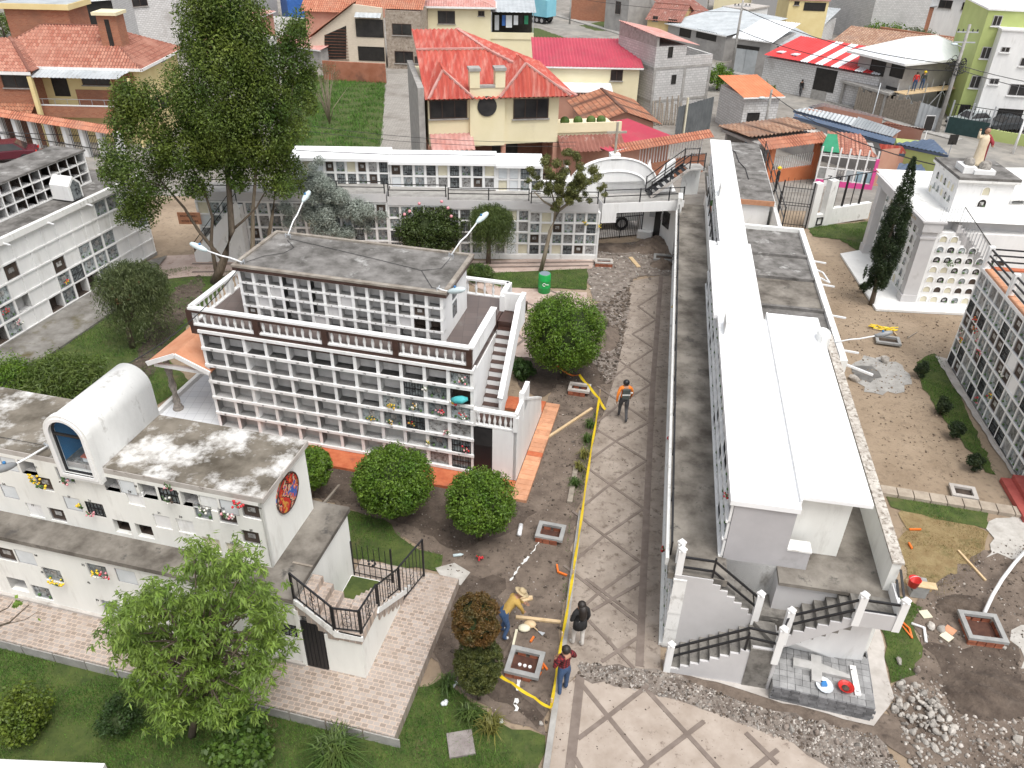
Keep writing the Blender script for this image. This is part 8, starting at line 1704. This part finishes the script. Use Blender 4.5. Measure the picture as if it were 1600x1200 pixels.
for rot in ((0,0,0),):
    for ax,prof in (('X','SIN'),('Z','SIN')):
        w_=nt.nodes.new('ShaderNodeTexWave'); w_.wave_type='BANDS'; w_.bands_direction=ax; w_.inputs['Scale'].default_value=4.2; w_.inputs['Distortion'].default_value=.3; nt.links.new(tc.outputs['Object'],w_.inputs['Vector']); r_=nt.nodes.new('ShaderNodeMath'); r_.operation='GREATER_THAN'; r_.inputs[1].default_value=.5; nt.links.new(w_.outputs['Fac'],r_.inputs[0]); ck.append(r_)
ad=nt.nodes.new('ShaderNodeMath'); ad.operation='ADD'; nt.links.new(ck[0].outputs[0],ad.inputs[0]); nt.links.new(ck[1].outputs[0],ad.inputs[1])
dv=nt.nodes.new('ShaderNodeMath'); dv.operation='DIVIDE'; dv.inputs[1].default_value=2.0; nt.links.new(ad.outputs[0],dv.inputs[0]); cr=nt.nodes.new('ShaderNodeValToRGB'); cr.color_ramp.interpolation='CONSTANT'; cr.color_ramp.elements[0].color=(.26,.018,.025,1); cr.color_ramp.elements[1].color=(.02,.008,.01,1); cr.color_ramp.elements[1].position=.9; e=cr.color_ramp.elements.new(.4); e.color=(.11,.01,.015,1); nt.links.new(dv.outputs[0],cr.inputs[0]); nt.links.new(cr.outputs[0],nt.nodes['Principled BSDF'].inputs['Base Color']); nt.nodes['Principled BSDF'].inputs['Roughness'].default_value=.9
person('man in a dark red plaid shirt and blue jeans standing at the path edge',G(879,1082),35,{'elbL':(-.3,.02,1.14),'wriL':(-.14,.2,1.1),'palL':(-.06,.24,1.1),'elbR':(.32,.0,1.13),'wriR':(.17,.2,1.08),'palR':(.09,.24,1.08),'ankL':(-.13,-.05,.09),'toeL':(-.17,.09,.045),'ankR':(.12,.03,.09),'toeR':(.17,.17,.045)},[pl,jean,skin,shoe],'short',.99)
person('woman with long dark hair in a black jacket and white trousers on the path',G(903,1010),25,{'elbL':(-.27,.0,1.12),'wriL':(-.12,.17,1.08),'palL':(-.05,.2,1.09),'ankL':(-.1,.1,.09),'kneL':(-.11,.09,.5),'toeL':(-.11,.26,.045),'ankR':(.09,-.06,.09),'toeR':(.1,.09,.045)},[blackc,whitec,skin,shoe_w],'long',.97,extra=lambda T,J: MB().lathe([(.2,0),(.19,.2),(.165,.3)],(0,0,.78),12,0,1,.75).build('jacket_hem',blackc,T,True))
def vest(T,J):
    b=MB(); b.box(-.13,-.215,1.05,.13,-.13,1.42,0); b.box(-.135,-.22,1.2,.135,-.215,1.25,1); b.build('backpack',[greyg,refl],T)
    for x in (-.21,.21): MB().ball((x*1.02,0,1.18),.055,0,8,5,1,1,.8).build('sleeve_band',refl,T)
person('worker in an orange jacket and dark backpack walking away up the path',G(972,657),2,{'ankL':(-.1,.2,.12),'kneL':(-.1,.16,.52),'toeL':(-.1,.33,.06),'ankR':(.1,-.22,.13),'kneR':(.1,.0,.5),'toeR':(.1,-.08,.045),'elbL':(-.27,-.08,1.12),'wriL':(-.27,-.06,.88),'palL':(-.27,-.04,.8),'elbR':(.26,.05,1.13),'wriR':(.26,.17,.93),'palR':(.26,.2,.86)},[orange_v,greyc,skin,shoe],'cap',1.02,extra=vest)
person('stooping worker in a mustard shirt, jeans and straw hat digging beside the pit',G(790,992),-62,{'pel':(0,-.1,.9),'spi':(0,.06,1.06),'che':(0,.22,1.2),'nec':(0,.33,1.29),'hed':(0,.41,1.36),'top':(0,.47,1.44),'claL':(-.1,.26,1.24),'claR':(.1,.26,1.24),'shoL':(-.18,.26,1.22),'shoR':(.18,.26,1.22),'elbL':(-.2,.4,1.0),'wriL':(-.1,.55,.86),'palL':(-.05,.62,.82),'elbR':(.22,.36,.98),'wriR':(.14,.42,.76),'palR':(.08,.48,.7),'hipL':(-.1,-.1,.86),'hipR':(.1,-.1,.86),'kneL':(-.13,.06,.48),'kneR':(.13,.0,.47),'ankL':(-.14,-.06,.09),'toeL':(-.15,.1,.045),'ankR':(.14,-.14,.09),'toeR':(.15,.02,.045)},[must,jean,skin,shoe_w],'hat',.98)
person('distant worker with a yellow helmet and black clothes at the lane fence',G(1211,300),60,{},[blackc,blackc,skin,shoe],'helmet',1.0)
person('pedestrian in dark clothes on the pavement by the striped workshop',G(1249,151),-60,{'ankL':(-.1,.15,.1),'toeL':(-.1,.28,.05)},[blackc,greyc,skin,shoe_w],'short',1.0)
SF=lambda x,y: SCM@Vector((SCW+.3+x,y,2.46))
person('builder in a red top on the scaffold, nearer the front corner',SF(.7,1.0),160,{},[red,jean,skin,shoe],'short'); person('builder in grey with a pale cap beside the red one on the scaffold',SF(.7,2.0),-40,{},[greyg,jean,skin,shoe],'helmet'); person('dark clothed builder alone at the far end of the scaffold',SF(.7,6.4),10,{},[blackc,greyc,skin,shoe],'short')
# ---- vehicles
def wheel(T,x,y,r,w=.2):
    b=MB(); n=16; vs=[];fs=[]
    prof=[(-w/2,r*.6),(-w/2,r*.95),(-w/2+.03,r),(w/2-.03,r),(w/2,r*.95),(w/2,r*.6)]
    for px_,rr in prof:
        for k in range(n): a=2*math.pi*k/n; vs.append((px_,rr*math.cos(a),rr*math.sin(a)))
    for i in range(len(prof)-1):
        for k in range(n): fs.append((i*n+k,i*n+(k+1)%n,(i+1)*n+(k+1)%n,(i+1)*n+k))
    b.add(vs,fs); o=b.build('wheel',black,T,loc=(x,y,r)); d=MB(); d.lathe([(r*.6,-w*.35),(r*.6,w*.35)],(0,0,0),12); d.build('rim',alu,o,rot=(0,R(90),0)); return o
def car(label,loc,deg,paint,kind='sedan',glass=dark_glass,cargo=None,name='parked_car'):
    T=thing(name,label,'car' if kind!='pickup' else 'pickup',loc,deg); L,Wd=(4.2,1.66) if kind!='pickup' else (5.1,1.78); x=Wd/2
    prof=[(-L/2,.35),(-L/2,.72),(-L/2+.1,.82),(-L*.2,.9),(L*.22,.93),(L/2-.12,.86),(L/2,.6),(L/2,.32)] if kind=='sedan' else [(-L/2,.45),(-L/2,.85),(-L/2+.12,.95),(-L*.18,1.02),(L/2,1.02),(L/2,.5)]
    b=MB(); N=len(prof)
    b.add([(-x*.97,y,z) for y,z in prof]+[(x*.97,y,z) for y,z in prof],[tuple(range(N)),tuple(range(2*N-1,N-1,-1))]+[(i,(i+1)%N,N+(i+1)%N,N+i) for i in range(N)]); o=b.build('body',paint,T)
    bv=o.modifiers.new('b','BEVEL'); bv.width=.06; bv.segments=2
    c0,c1,c2,c3=(-L*.22,-L*.08,L*.2,L*.36) if kind=='sedan' else (-L*.2,-L*.08,L*.1,L*.14); zb,zt=(.9,1.4) if kind=='sedan' else (1.0,1.58)
    b=MB(); lo=[(-x*.93,c0,zb),(x*.93,c0,zb),(x*.93,c3,zb),(-x*.93,c3,zb)]; hi=[(-x*.78,c1,zt),(x*.78,c1,zt),(x*.78,c2,zt),(-x*.78,c2,zt)]
    b.add(lo+hi,[(0,3,2,1),(4,5,6,7),(0,1,5,4),(1,2,6,5),(2,3,7,6),(3,0,4,7)]); b.build('cabin',paint,T)
    def inset(q,nm,off):
        P=[Vector(p) for p in q]; c=sum(P,Vector())/4; n=(P[1]-P[0]).cross(P[2]-P[0]).normalized(); n=n if n.dot(c-Vector((0,(c0+c3)/2,1.1)))>0 else -n
        b=MB(); b.extrude([c+(p-c)*.86+n*.002 for p in P],n*off); b.build(nm,glass,T)
    inset((lo[0],lo[1],hi[1],hi[0]),'windscreen',.012); inset((lo[2],lo[3],hi[3],hi[2]),'rear_window',.012); inset((lo[1],lo[2],hi[2],hi[1]),'side_window',.012); inset((lo[3],lo[0],hi[0],hi[3]),'side_window',.012)
    if kind=='pickup': MB().box(-x*.95,L*.16,1.0,x*.95,L/2-.03,1.38).build('bed_cover',cargo or blackc,T)
    for sx in(-1,1):
        for y in (-L*.31,L*.31): wheel(T,sx*(x-.08),y,.32 if kind=='sedan' else .38)
        MB().box(sx*x*.55-.16,-L/2-.02,.6,sx*x*.55+.16,-L/2+.05,.74).build('headlight',refl,T); MB().box(sx*x*.75-.12,L/2-.05,.65,sx*x*.75+.12,L/2+.02,.8).build('tail_light',red,T)
    MB().box(-x*.9,-L/2-.06,.34,x*.9,-L/2+.02,.5).build('bumper',black,T); return T
car('pale grey pickup with a black covered bed behind the iron gate',Vector((4.15,41.9,.02)),-82,mat('pale grey car paint',(.62,.63,.62),rough=.3),'pickup'); car('dark maroon car parked by the street fence at the left edge',G(12,252),-68,mat('maroon car paint',(.09,.012,.022),rough=.25)); car('silver grey car parked behind the green mesh fence',G(1514,198),-75,mat('silver car paint',(.3,.33,.34),rough=.3)); car('dark car behind the white bars of the flats fence',G(1566,205),-75,mat('dark car paint',(.03,.035,.04),rough=.3))
T=thing('box_truck','light blue box truck on the road at the top','truck',G(836,34),52); b=MB(); b.box(-1.15,-3.0,1.0,1.15,3.0,3.3); b.build('cargo_box',mat('light blue paint',(.2,.5,.62),(.25,.56,.67),scale=1,rough=.4),T); MB().box(-1.05,3.15,.6,1.05,4.8,2.5).build('cab',white,T); MB().box(-1.0,4.79,1.6,1.0,4.83,2.35).build('windscreen',dark_glass,T); MB().box(-.5,-3,.6,.5,4,1.0).build('chassis',black,T)
for i in range(5): MB().box(-1.17,-2.8+i*1.35,1.0,-1.15,-2.72+i*1.35,3.3).build('box_rib',MATS['light blue paint'],T)
for sx in(-1,1):
    for y in(-2.0,-1.1,3.9): wheel(T,sx*.95,y,.48,.28)
# ---- pits with concrete collars
def pit(label,px,w,d,h,deg,m=cem,inner='brick',holes=0,collar=.12):
    b=G(*px); T=thing('inspection_pit',label,'pit',b,deg,'square concrete pits'); x,y=w/2,d/2; c=collar
    q=MB(); q.box(-x,-y,h-.09,x,-y+c,h); q.box(-x,y-c,h-.09,x,y,h); q.box(-x,-y+c,h-.09,-x+c,y-c,h); q.box(x-c,-y+c,h-.09,x,y-c,h); q.build('collar',m,T)
    if inner=='brick':
        bm_=MB().box(-.1,-.035,-.026,.1,.035,.026).mesh('brick',brick_red)
        for r in range(max(1,int((h-.09)/.06))):
            for (x0,y0,L,hz) in ((-x+c,y-c+.04,w-2*c,0),(-x+c,-y+c-.04,w-2*c,0),(-x+c-.04,-y+c,d-2*c,1),(x-c+.04,-y+c,d-2*c,1)):
                n=max(1,int(L/.215))
                for i in range(n):
                    t=(i+.5)*L/n; link('brick',bm_,T,(x0+t,y0,.03+r*.06) if not hz else (x0,y0+t,.03+r*.06),0 if not hz else R(90))
        for r in range(int(h/.06)-1 if h>.2 else 0):
            for i in range(int(w/.22)): link('brick',bm_,T,(-x+.12+i*.22,-y+.03,.03+r*.06))
    MB().box(-x+c,-y+c,.022,x-c,y-c,.03).build('pit_floor',niche_dark if inner!='brick' else mat('brick pit floor',(.06,.025,.018),(.1,.045,.03),scale=6,rough=.95),T)
    for i in range(holes): MB().lathe([(.045,.03),(.045,.06)],((i-1)*.13,0,.0),8).build('pipe_end',pvc,T)
    return T
pit('square concrete pit next to the stooping worker, with three pipe ends in it',(820,1042),.86,.8,.22,-14,holes=3); pit('square concrete pit in the soil below the clipped ball trees',(860,838),.82,.68,.24,-13); pit('pale square pit near the foot of the biggest ball tree',(905,613),.82,.56,.26,-12,m=conc_lt); pit('square pit at the end of the tiled walk before the gate',(943,414),.9,.55,.24,-3,m=conc_lt); pit('dark sunken pit in the rubble near the gate house',(1038,404),1.1,.7,.1,-10,inner='dark')
pit('square pit in the tan yard beneath the grey lamp',(1386,535),1.0,.7,.16,-14,inner='dark'); pit('square pit by the kerb stones at the edge of the yard',(1504,772),.78,.62,.14,-14,m=conc_lt,inner='dark'); pit('large square brick pit in the dark soil at the far right',(1531,988),.98,.95,.26,-8)
# ---- tape and pegs
def ribbon(name,label,pts,m,w=.07,z=.35,cat='tape',sag=.05):
    A=[at(x,y,(zz if zz is not None else z)) for x,y,zz in pts]; b=MB(); P=[]
    for a,c in zip(A,A[1:]):
        for k in range(6): t=k/6; P.append(a.lerp(c,t)-Vector((0,0,sag*4*t*(1-t))))
    P.append(A[-1]); n=len(P); vs=[]
    for i,p in enumerate(P): tw=.9+.25*math.sin(i*.9); vs+= [p+Vector((w*.5*tw,0,w*.35)),p-Vector((w*.5*tw,0,w*.35)),p+Vector((w*.5*tw+.004,0.004,w*.35)),p-Vector((w*.5*tw-.004,0.004,w*.35))]
    b.add(vs,[(4*i,4*i+1,4*i+5,4*i+4) for i in range(n-1)]+[(4*i+2,4*i+6,4*i+7,4*i+3) for i in range(n-1)]); return b.build(name,m,None,label=label,cat=cat)
ribbon('barrier_tape','long yellow barrier tape along the garden side of the path',[(936,622,.4),(931,660,.35),(924,700,.3),(915,760,.35),(907,820,.3),(899,870,.35),(894,905,.4),(886,955,.35),(877,1003,.4),(868,1060,.35),(861,1106,.4)],yellow,.07)
ribbon('barrier_tape','yellow tape slanting from the path edge across the dug soil',[(861,1106,.4),(835,1090,.3),(800,1067,.35),(775,1050,.3)],yellow,.07); ribbon('barrier_tape','loose yellow tape crossing near the pale pit',[(905,585,.3),(920,602,.3),(936,622,.4),(946,640,.1)],yellow,.07); ribbon('barrier_tape','thin orange tape from the ball tree to the pale pit',[(870,570,.8),(890,585,.5),(905,585,.3)],orange,.06)
for k,(x,y) in enumerate(((936,626),(894,910),(877,1008),(861,1112))): MB().bar((0,0,0),(0,0,.5),.035).build('tape_peg',wood,None,loc=G(x,y),label=['wooden peg holding the tape near the vested worker','wooden peg holding the tape halfway down the path','wooden peg at the tape beside the woman in black','wooden peg at the bottom corner of the tape'][k],cat='peg',group='pegs along the tape')
b=MB(); q=random.Random(3); A=G(1360,512);B=G(1398,518)
for i in range(5): b.tube([A.lerp(B,t/8.)+Vector((q.uniform(-.2,.2),q.uniform(-.18,.18),.04+q.uniform(0,.1))) for t in range(9)],.025,4)
b.build('tape_heap',yellow,None,label='heap of tangled yellow tape on the tan yard',cat='tape')
def stick(name,label,a,b_,w,m,h=None,za=.04,zb=.04,cat='timber',group=None): return MB().bar(G(a[0],a[1],za),G(b_[0],b_[1],zb),w,h or w).build(name,m,None,label=label,cat=cat,group=group)
stick('timber_batten','long pale timber lying on the soil beside the terracotta strip',(852,686),(925,638),.09,wood,.06); stick('timber_batten','pale batten on the soil between the digging worker and the path',(806,964),(876,972),.09,wood,.06); stick('timber_batten','short crossed batten by the stooping worker, pointing right',(802,935),(832,933),.08,wood,.05,.05,.06); stick('timber_batten','second short batten forming a wedge near the stooping worker',(806,942),(832,935),.07,wood,.05); stick('timber_batten','long pale batten on the dry grass at the right',(1497,860),(1540,907),.06,wood,.05)
stick('timber_batten','grey batten leaning on the concrete ledge by the stained roof',(530,758),(485,812),.07,wood_grey,.05,.4,2.7); stick('timber_batten','pale board in the rubble near the gate',(985,402),(998,417),.2,wood,.05); stick('timber_batten','weathered grey plank beside the planted edge of the path',(900,730),(890,785),.16,wood_grey,.08); stick('timber_batten','small stick beside the heap of yellow tape',(1392,513),(1401,524),.05,wood); stick('thin_stick','thin dark stick lying on the tan yard',(1418,528),(1433,519),.03,wood_grey)
for k,(a,c) in enumerate((((1421,827),(1439,827)),((1420,848),(1425,857)),((870,882),(872,894)),((873,894),(886,899)),((829,1003),(834,995)),((846,1034),(855,1046)),((848,1045),(846,1036)),((840,1058),(845,1050)))): stick('orange_peg',['orange peg at the top of the dry grass','orange peg lower on the dry grass edge','orange peg standing above the bent one in the soil','orange peg lying bent in the soil near the tape','orange peg above the pit with pipe ends','orange peg right of the pit with pipe ends','short orange peg right of the pit','orange peg at the lower corner of the pit with pipe ends'][k],a,c,.05,orange,None,.05,.05,'peg','orange marking pegs')
# ---- green barrel
T=thing('green_barrel','green plastic barrel with a white recycling mark on the lawn edge','barrel',G(850,456)); MB().lathe([(.27,0),(.29,.02),(.29,.28),(.3,.3),(.29,.32),(.29,.62),(.3,.64),(.29,.66),(.285,.93),(.27,.95)],(0,0,0),20).build('drum',mat('green barrel plastic',(.01,.3,.06),(.015,.35,.08),scale=3,rough=.4),T,True); MB().lathe([(.25,.93),(.25,.955)],(0,0,0),16).build('rainwater_lid',mat('grey barrel lid',(.2,.25,.3),rough=.3),T)
b=MB(); b.tube([(.07*math.cos(t)-.02,-.30,.5+.07*math.sin(t)) for t in [i*.7 for i in range(9)]],.014,4); b.box(.07,-.3,.49,.19,-.285,.52); b.build('printed_mark',white,T)
# ---- heaps and scattered stones
stone_w=mat('pale field stone',(.27,.245,.218),(.44,.415,.38),scale=5,rough=.95,obj_rand=.3,bump=.3); stone_d=mat('brown field stone',(.15,.12,.1),(.27,.23,.2),scale=5,rough=.95,obj_rand=.35,bump=.3)
def rock_mesh(seed,m):
    q=np.random.default_rng(seed); bm=bmesh.new(); bmesh.ops.create_icosphere(bm,subdivisions=2,radius=1); k=q.uniform(.55,1,3)
    d=q.normal(size=(7,3)); d/=np.linalg.norm(d,axis=1)[:,None]
    for v in bm.verts:
        p=np.array(v.co); f=1
        for n in d: f=min(f,.62/float(p@n)) if float(p@n)>.62 else f
        v.co=Vector(p*f*k)
    me=bpy.data.meshes.new('stone'); bm.to_mesh(me); bm.free(); me.materials.append(m); return me
RK=[rock_mesh(i,stone_w) for i in range(7)]; RD_=[rock_mesh(20+i,stone_d) for i in range(6)]
def stones(px,n,s0,s1,label,group,ms,pile=0.0,seed=1,z=0):
    q=np.random.default_rng(seed); P=scatter(px,n); c=P.mean(0); R_=np.abs(P-c).max()
    for i in range(n):
        s=s0+(s1-s0)*q.uniform()**2; r=np.linalg.norm(P[i]-c)/R_; o=link('stone',ms[int(q.integers(len(ms)))],None,(P[i][0],P[i][1],z+s*.25+pile*max(0,1-r*1.3)*q.uniform(.3,1)),[float(a) for a in q.uniform(0,6.28,3)],label,'stone',group,None,float(s))
stones([(1388,1075),(1420,1062),(1455,1085),(1478,1110),(1500,1150),(1505,1178),(1455,1172),(1420,1150),(1395,1120)],110,.05,.15,'pale stone in the heap beside the dark paved plinth','stones in the pale heap',RK,.22,1)
stones([(1395,1120),(1430,1150),(1500,1180),(1560,1225),(1470,1225),(1430,1190)],25,.04,.11,'pale stone scattered below the heap at the bottom right','stones below the pale heap',RK,0,2)
stones([(1090,1075),(1200,1112),(1370,1155),(1385,1185),(1240,1148),(1100,1102)],45,.05,.12,'brown stone in the rubble strip across the paving','stones in the rubble strip',RD_+RK[:2],.03,3)
stones([(905,1036),(1045,1055),(1090,1075),(1100,1102),(1060,1092),(910,1056)],18,.03,.08,'small stone at the thin end of the rubble strip','stones at the thin end of the rubble strip',RK[:3]+RD_,.02,4)
stones([(935,385),(1040,380),(1050,410),(1045,432),(990,440),(925,440)],34,.05,.15,'broken lump in the rubble in front of the gate','lumps before the gate',RD_+RK[:3],.1,5); stones([(975,382),(1040,378),(1048,395),(1000,400)],22,.06,.16,'earth lump piled against the gate house','lumps against the gate house',RD_,.35,55)
stones([(930,445),(985,445),(975,540),(950,590),(935,560)],20,.04,.1,'lump along the broken edge of the path','lumps along the broken path edge',RD_+RK[:2],.02,6)
stones([(1440,940),(1600,900),(1640,1100),(1560,1180),(1440,1060)],18,.03,.1,'loose stone on the dug soil at the right','loose stones on the dug soil',RD_+RK[:3],0,7)
for k,(x,y,s,l) in enumerate(((1382,566,.3,'big white boulder-like bag on the tan yard'),(1334,594,.26,'pale lump with a broken base by the long parapet'),(1470,985,.16,'rounded grey stone above the loose tiles'),(1404,1036,.14,'pale stone on the grass below the stair'),(1454,980,.15,'dark rounded stone near the white bent pipe'),(1590,1158,.16,'pale boulder at the bottom right edge'),(845,1132,.09,'small grey stone near the tape corner'),(1512,938,.13,'flat grey stone above the big brick pit'),(1431,1050,.13,'white stone near the top of the heap'),(1567,1013,.12,'white stone below the big brick pit'))): o=link('stone',(RK+RD_)[k%9],None,G(x,y)+Vector((0,0,s*.4)),(.4*k,.3,k),l,'stone',None,None,s)
# ---- small gear
def gear(name,label,cat,loc,deg=0,group=None): return thing(name,label,cat,loc,deg,group)
T=gear('bucket','red plastic bucket on the stack of blocks by the landing','bucket',G(1426,915,.45)); MB().lathe([(.12,0),(.16,.24),(.17,.25),(.15,.24),(.11,.04)],(0,0,0),14).build('pail',red,T,True); MB().tube([(.16*math.cos(t),0,.24+.12*math.sin(t)) for t in [i*.4 for i in range(9)]],.008,4).build('handle',steel,T)
T=gear('block_stack','stack of grey blocks topped with a pale board at the landing corner','blocks',G(1432,930),-10); bm_=MB().box(-.2,-.1,0,.2,.1,.2).mesh('block',cem)
for i,(x,y,z) in enumerate(((0,0,0),(.0,.21,0),(0.02,.0,.205),(.01,.2,.205))): link('block',bm_,T,(x,y,z))
MB().box(-.38,-.12,.41,.4,.12,.44).build('board',wood,T)
for k,(x,y,dg,m_) in enumerate(((1446,960,10,plate_y),(1484,985,40,terra_pale),(1479,995,35,plate_y))): MB().box(-.13,-.13,0,.13,.13,.02).build('loose_tile',m_,None,loc=G(x,y,.02),rot=R(dg),label=['pale loose tile on the grass near the landing','tan loose tile beside a pale one on the soil','pale loose tile touching the tan one on the soil'][k],cat='tile')
pipe=lambda label,pts,r,m=pvc,name='pipe',cat='pipe',zz=.05: MB().tube([G(x,y,zz if not isinstance(zz,list) else zz[i]) for i,(x,y) in enumerate(pts)],r,8).build(name,m,None,True,label=label,cat=cat)
pipe('long white pipe curving up from the big brick pit',[(1538,958),(1551,930),(1566,905),(1585,880),(1610,852)],.05,zz=[.15,.3,.35,.3,.3]); pipe('white pipe bent at an angle lying on the soil',[(1424,974),(1444,981),(1447,1003)],.04); pipe('short white pipe standing in the soil left of the upper pit',[(811,836),(814,820)],.07,zz=.08); pipe('bent red pipe frame lying on the grass under the landing',[(1401,967),(1412,974),(1421,982),(1425,997)],.03,orange); pipe('thin orange bar crossing the red pipe frame',[(1404,971),(1424,995)],.02,orange)
for k,(x,y,m_,r_) in enumerate(((819,984,plate_y,.17),(828,978,wood,.17))): MB().ball((0,0,.07),r_,0,10,6,1,.75,.45).build('paper_sack',m_,None,True,loc=G(x,y),label=['torn yellowish paper sack on the soil left of another','pale brown paper sack beside the trowel on the soil'][k],cat='sack')
T=gear('trowel','steel trowel lying on the soil beside the paper sacks','trowel',G(842,986,.03),-40); MB().extrude([(-.02,-.02,0),(.16,-.06,0),(.16,.06,0)],(0,0,.01)).build('blade',steel,T); MB().tube([(-.02,-.02,.01),(-.08,-.02,.04),(-.18,-.02,.04)],.014,6).build('handle',wood,T)
MB().box(-.3,-.03,0,.3,.03,.06).build('spirit_level',plate_y,None,loc=G(804,1000,.05),rot=R(80),label='white spirit level on the left edge of the pit',cat='level'); 
bouquet(G(750,872,.05),[fl_r],'red artificial flower dropped on the dark soil',9,.1); MB().tube([(0,0,.05),(.22,0,.05),(.3,0,.05)],[.045,.045,.015],8).build('plastic_bottle',lampwhite,None,True,loc=G(708,870),rot=R(12),label='clear plastic bottle lying on the dark soil',cat='bottle')
T=gear('concrete_lid','square weathered concrete lid in the lower lawn','lid',G(720,1164),12); MB().box(-.29,-.3,0,.29,.3,.07).build('slab',mat('purplish concrete',(.2,.17,.165),(.28,.25,.24),scale=4,rough=.95,bump=.3),T)
for k,(x,y,l) in enumerate(((693,1100,'crumpled white paper on the lawn edge near the strappy plants'),(780,1128,'white scrap beside the yellowing plant'),(707,1072,'white bloom-like scrap by the topiary'))):
    b=MB(); q=random.Random(k)
    for i in range(4): b.ball((q.uniform(-.08,.08),q.uniform(-.06,.06),.05),.06,0,6,4)
    b.build('paper_scrap',plate_w,None,True,loc=G(x,y),label=l,cat='litter')
MB().box(-6,-.25,0,2.1,.0,.3).build('wall_top',plaster_white,None,loc=G(20,1199),rot=R(-1),label='pale wall top running along the bottom left edge',cat='wall')
b=MB(); b.box(-.8,-.3,0,.8,.3,.012); b.build('blue_sheet',mat('bright blue sheet',(.02,.22,.5),(.03,.27,.56),scale=3,rough=.5),None,loc=G(1180,221,2.3),rot=R(5),label='bright blue sheet on the wall top at the end of the long roof',cat='sheet')
T=gear('orange_ornament','orange potted ornament on the walkway wall of the long building','ornament',RM_@Vector((1.3,24.0,ZW+.2))); MB().lathe([(.1,0),(.16,.15),(.1,.3),(.14,.4)],(0,0,0),8).build('pot',orange,T,True); MB().ball((0,0,.5),.16,0,8,5).build('plant',fl_g,T,True)
for k,(y,z,c,l) in enumerate(((2.9,.5,[fl_r],'dark red flowers low on the path wall, nearest the stair'),(7.2,1.2,[fl_r,fl_w],'red and white flowers mid way along the path wall'),(12.2,1.5,[fl_w,fl_p],'pale flowers high on the path wall'),(17.0,1.0,[fl_y],'yellow flowers on the path wall toward the gate'),(1.0,2.0,[fl_r],'dark red flowers high on the path wall at the stair corner'))): bouquet(RM_@Vector((-.18,y,z)),c,l,7,.1,RD-90)
bouquet(RM_@Vector((.9,1.3,4.05)),[fl_p,fl_r],'pink and red flowers at the top corner of the walkway niches',7,.1,RD-90); bouquet(G(887,578,.05),[orange,fl_y],'orange flowers on the soil behind the biggest ball tree',7,.14)
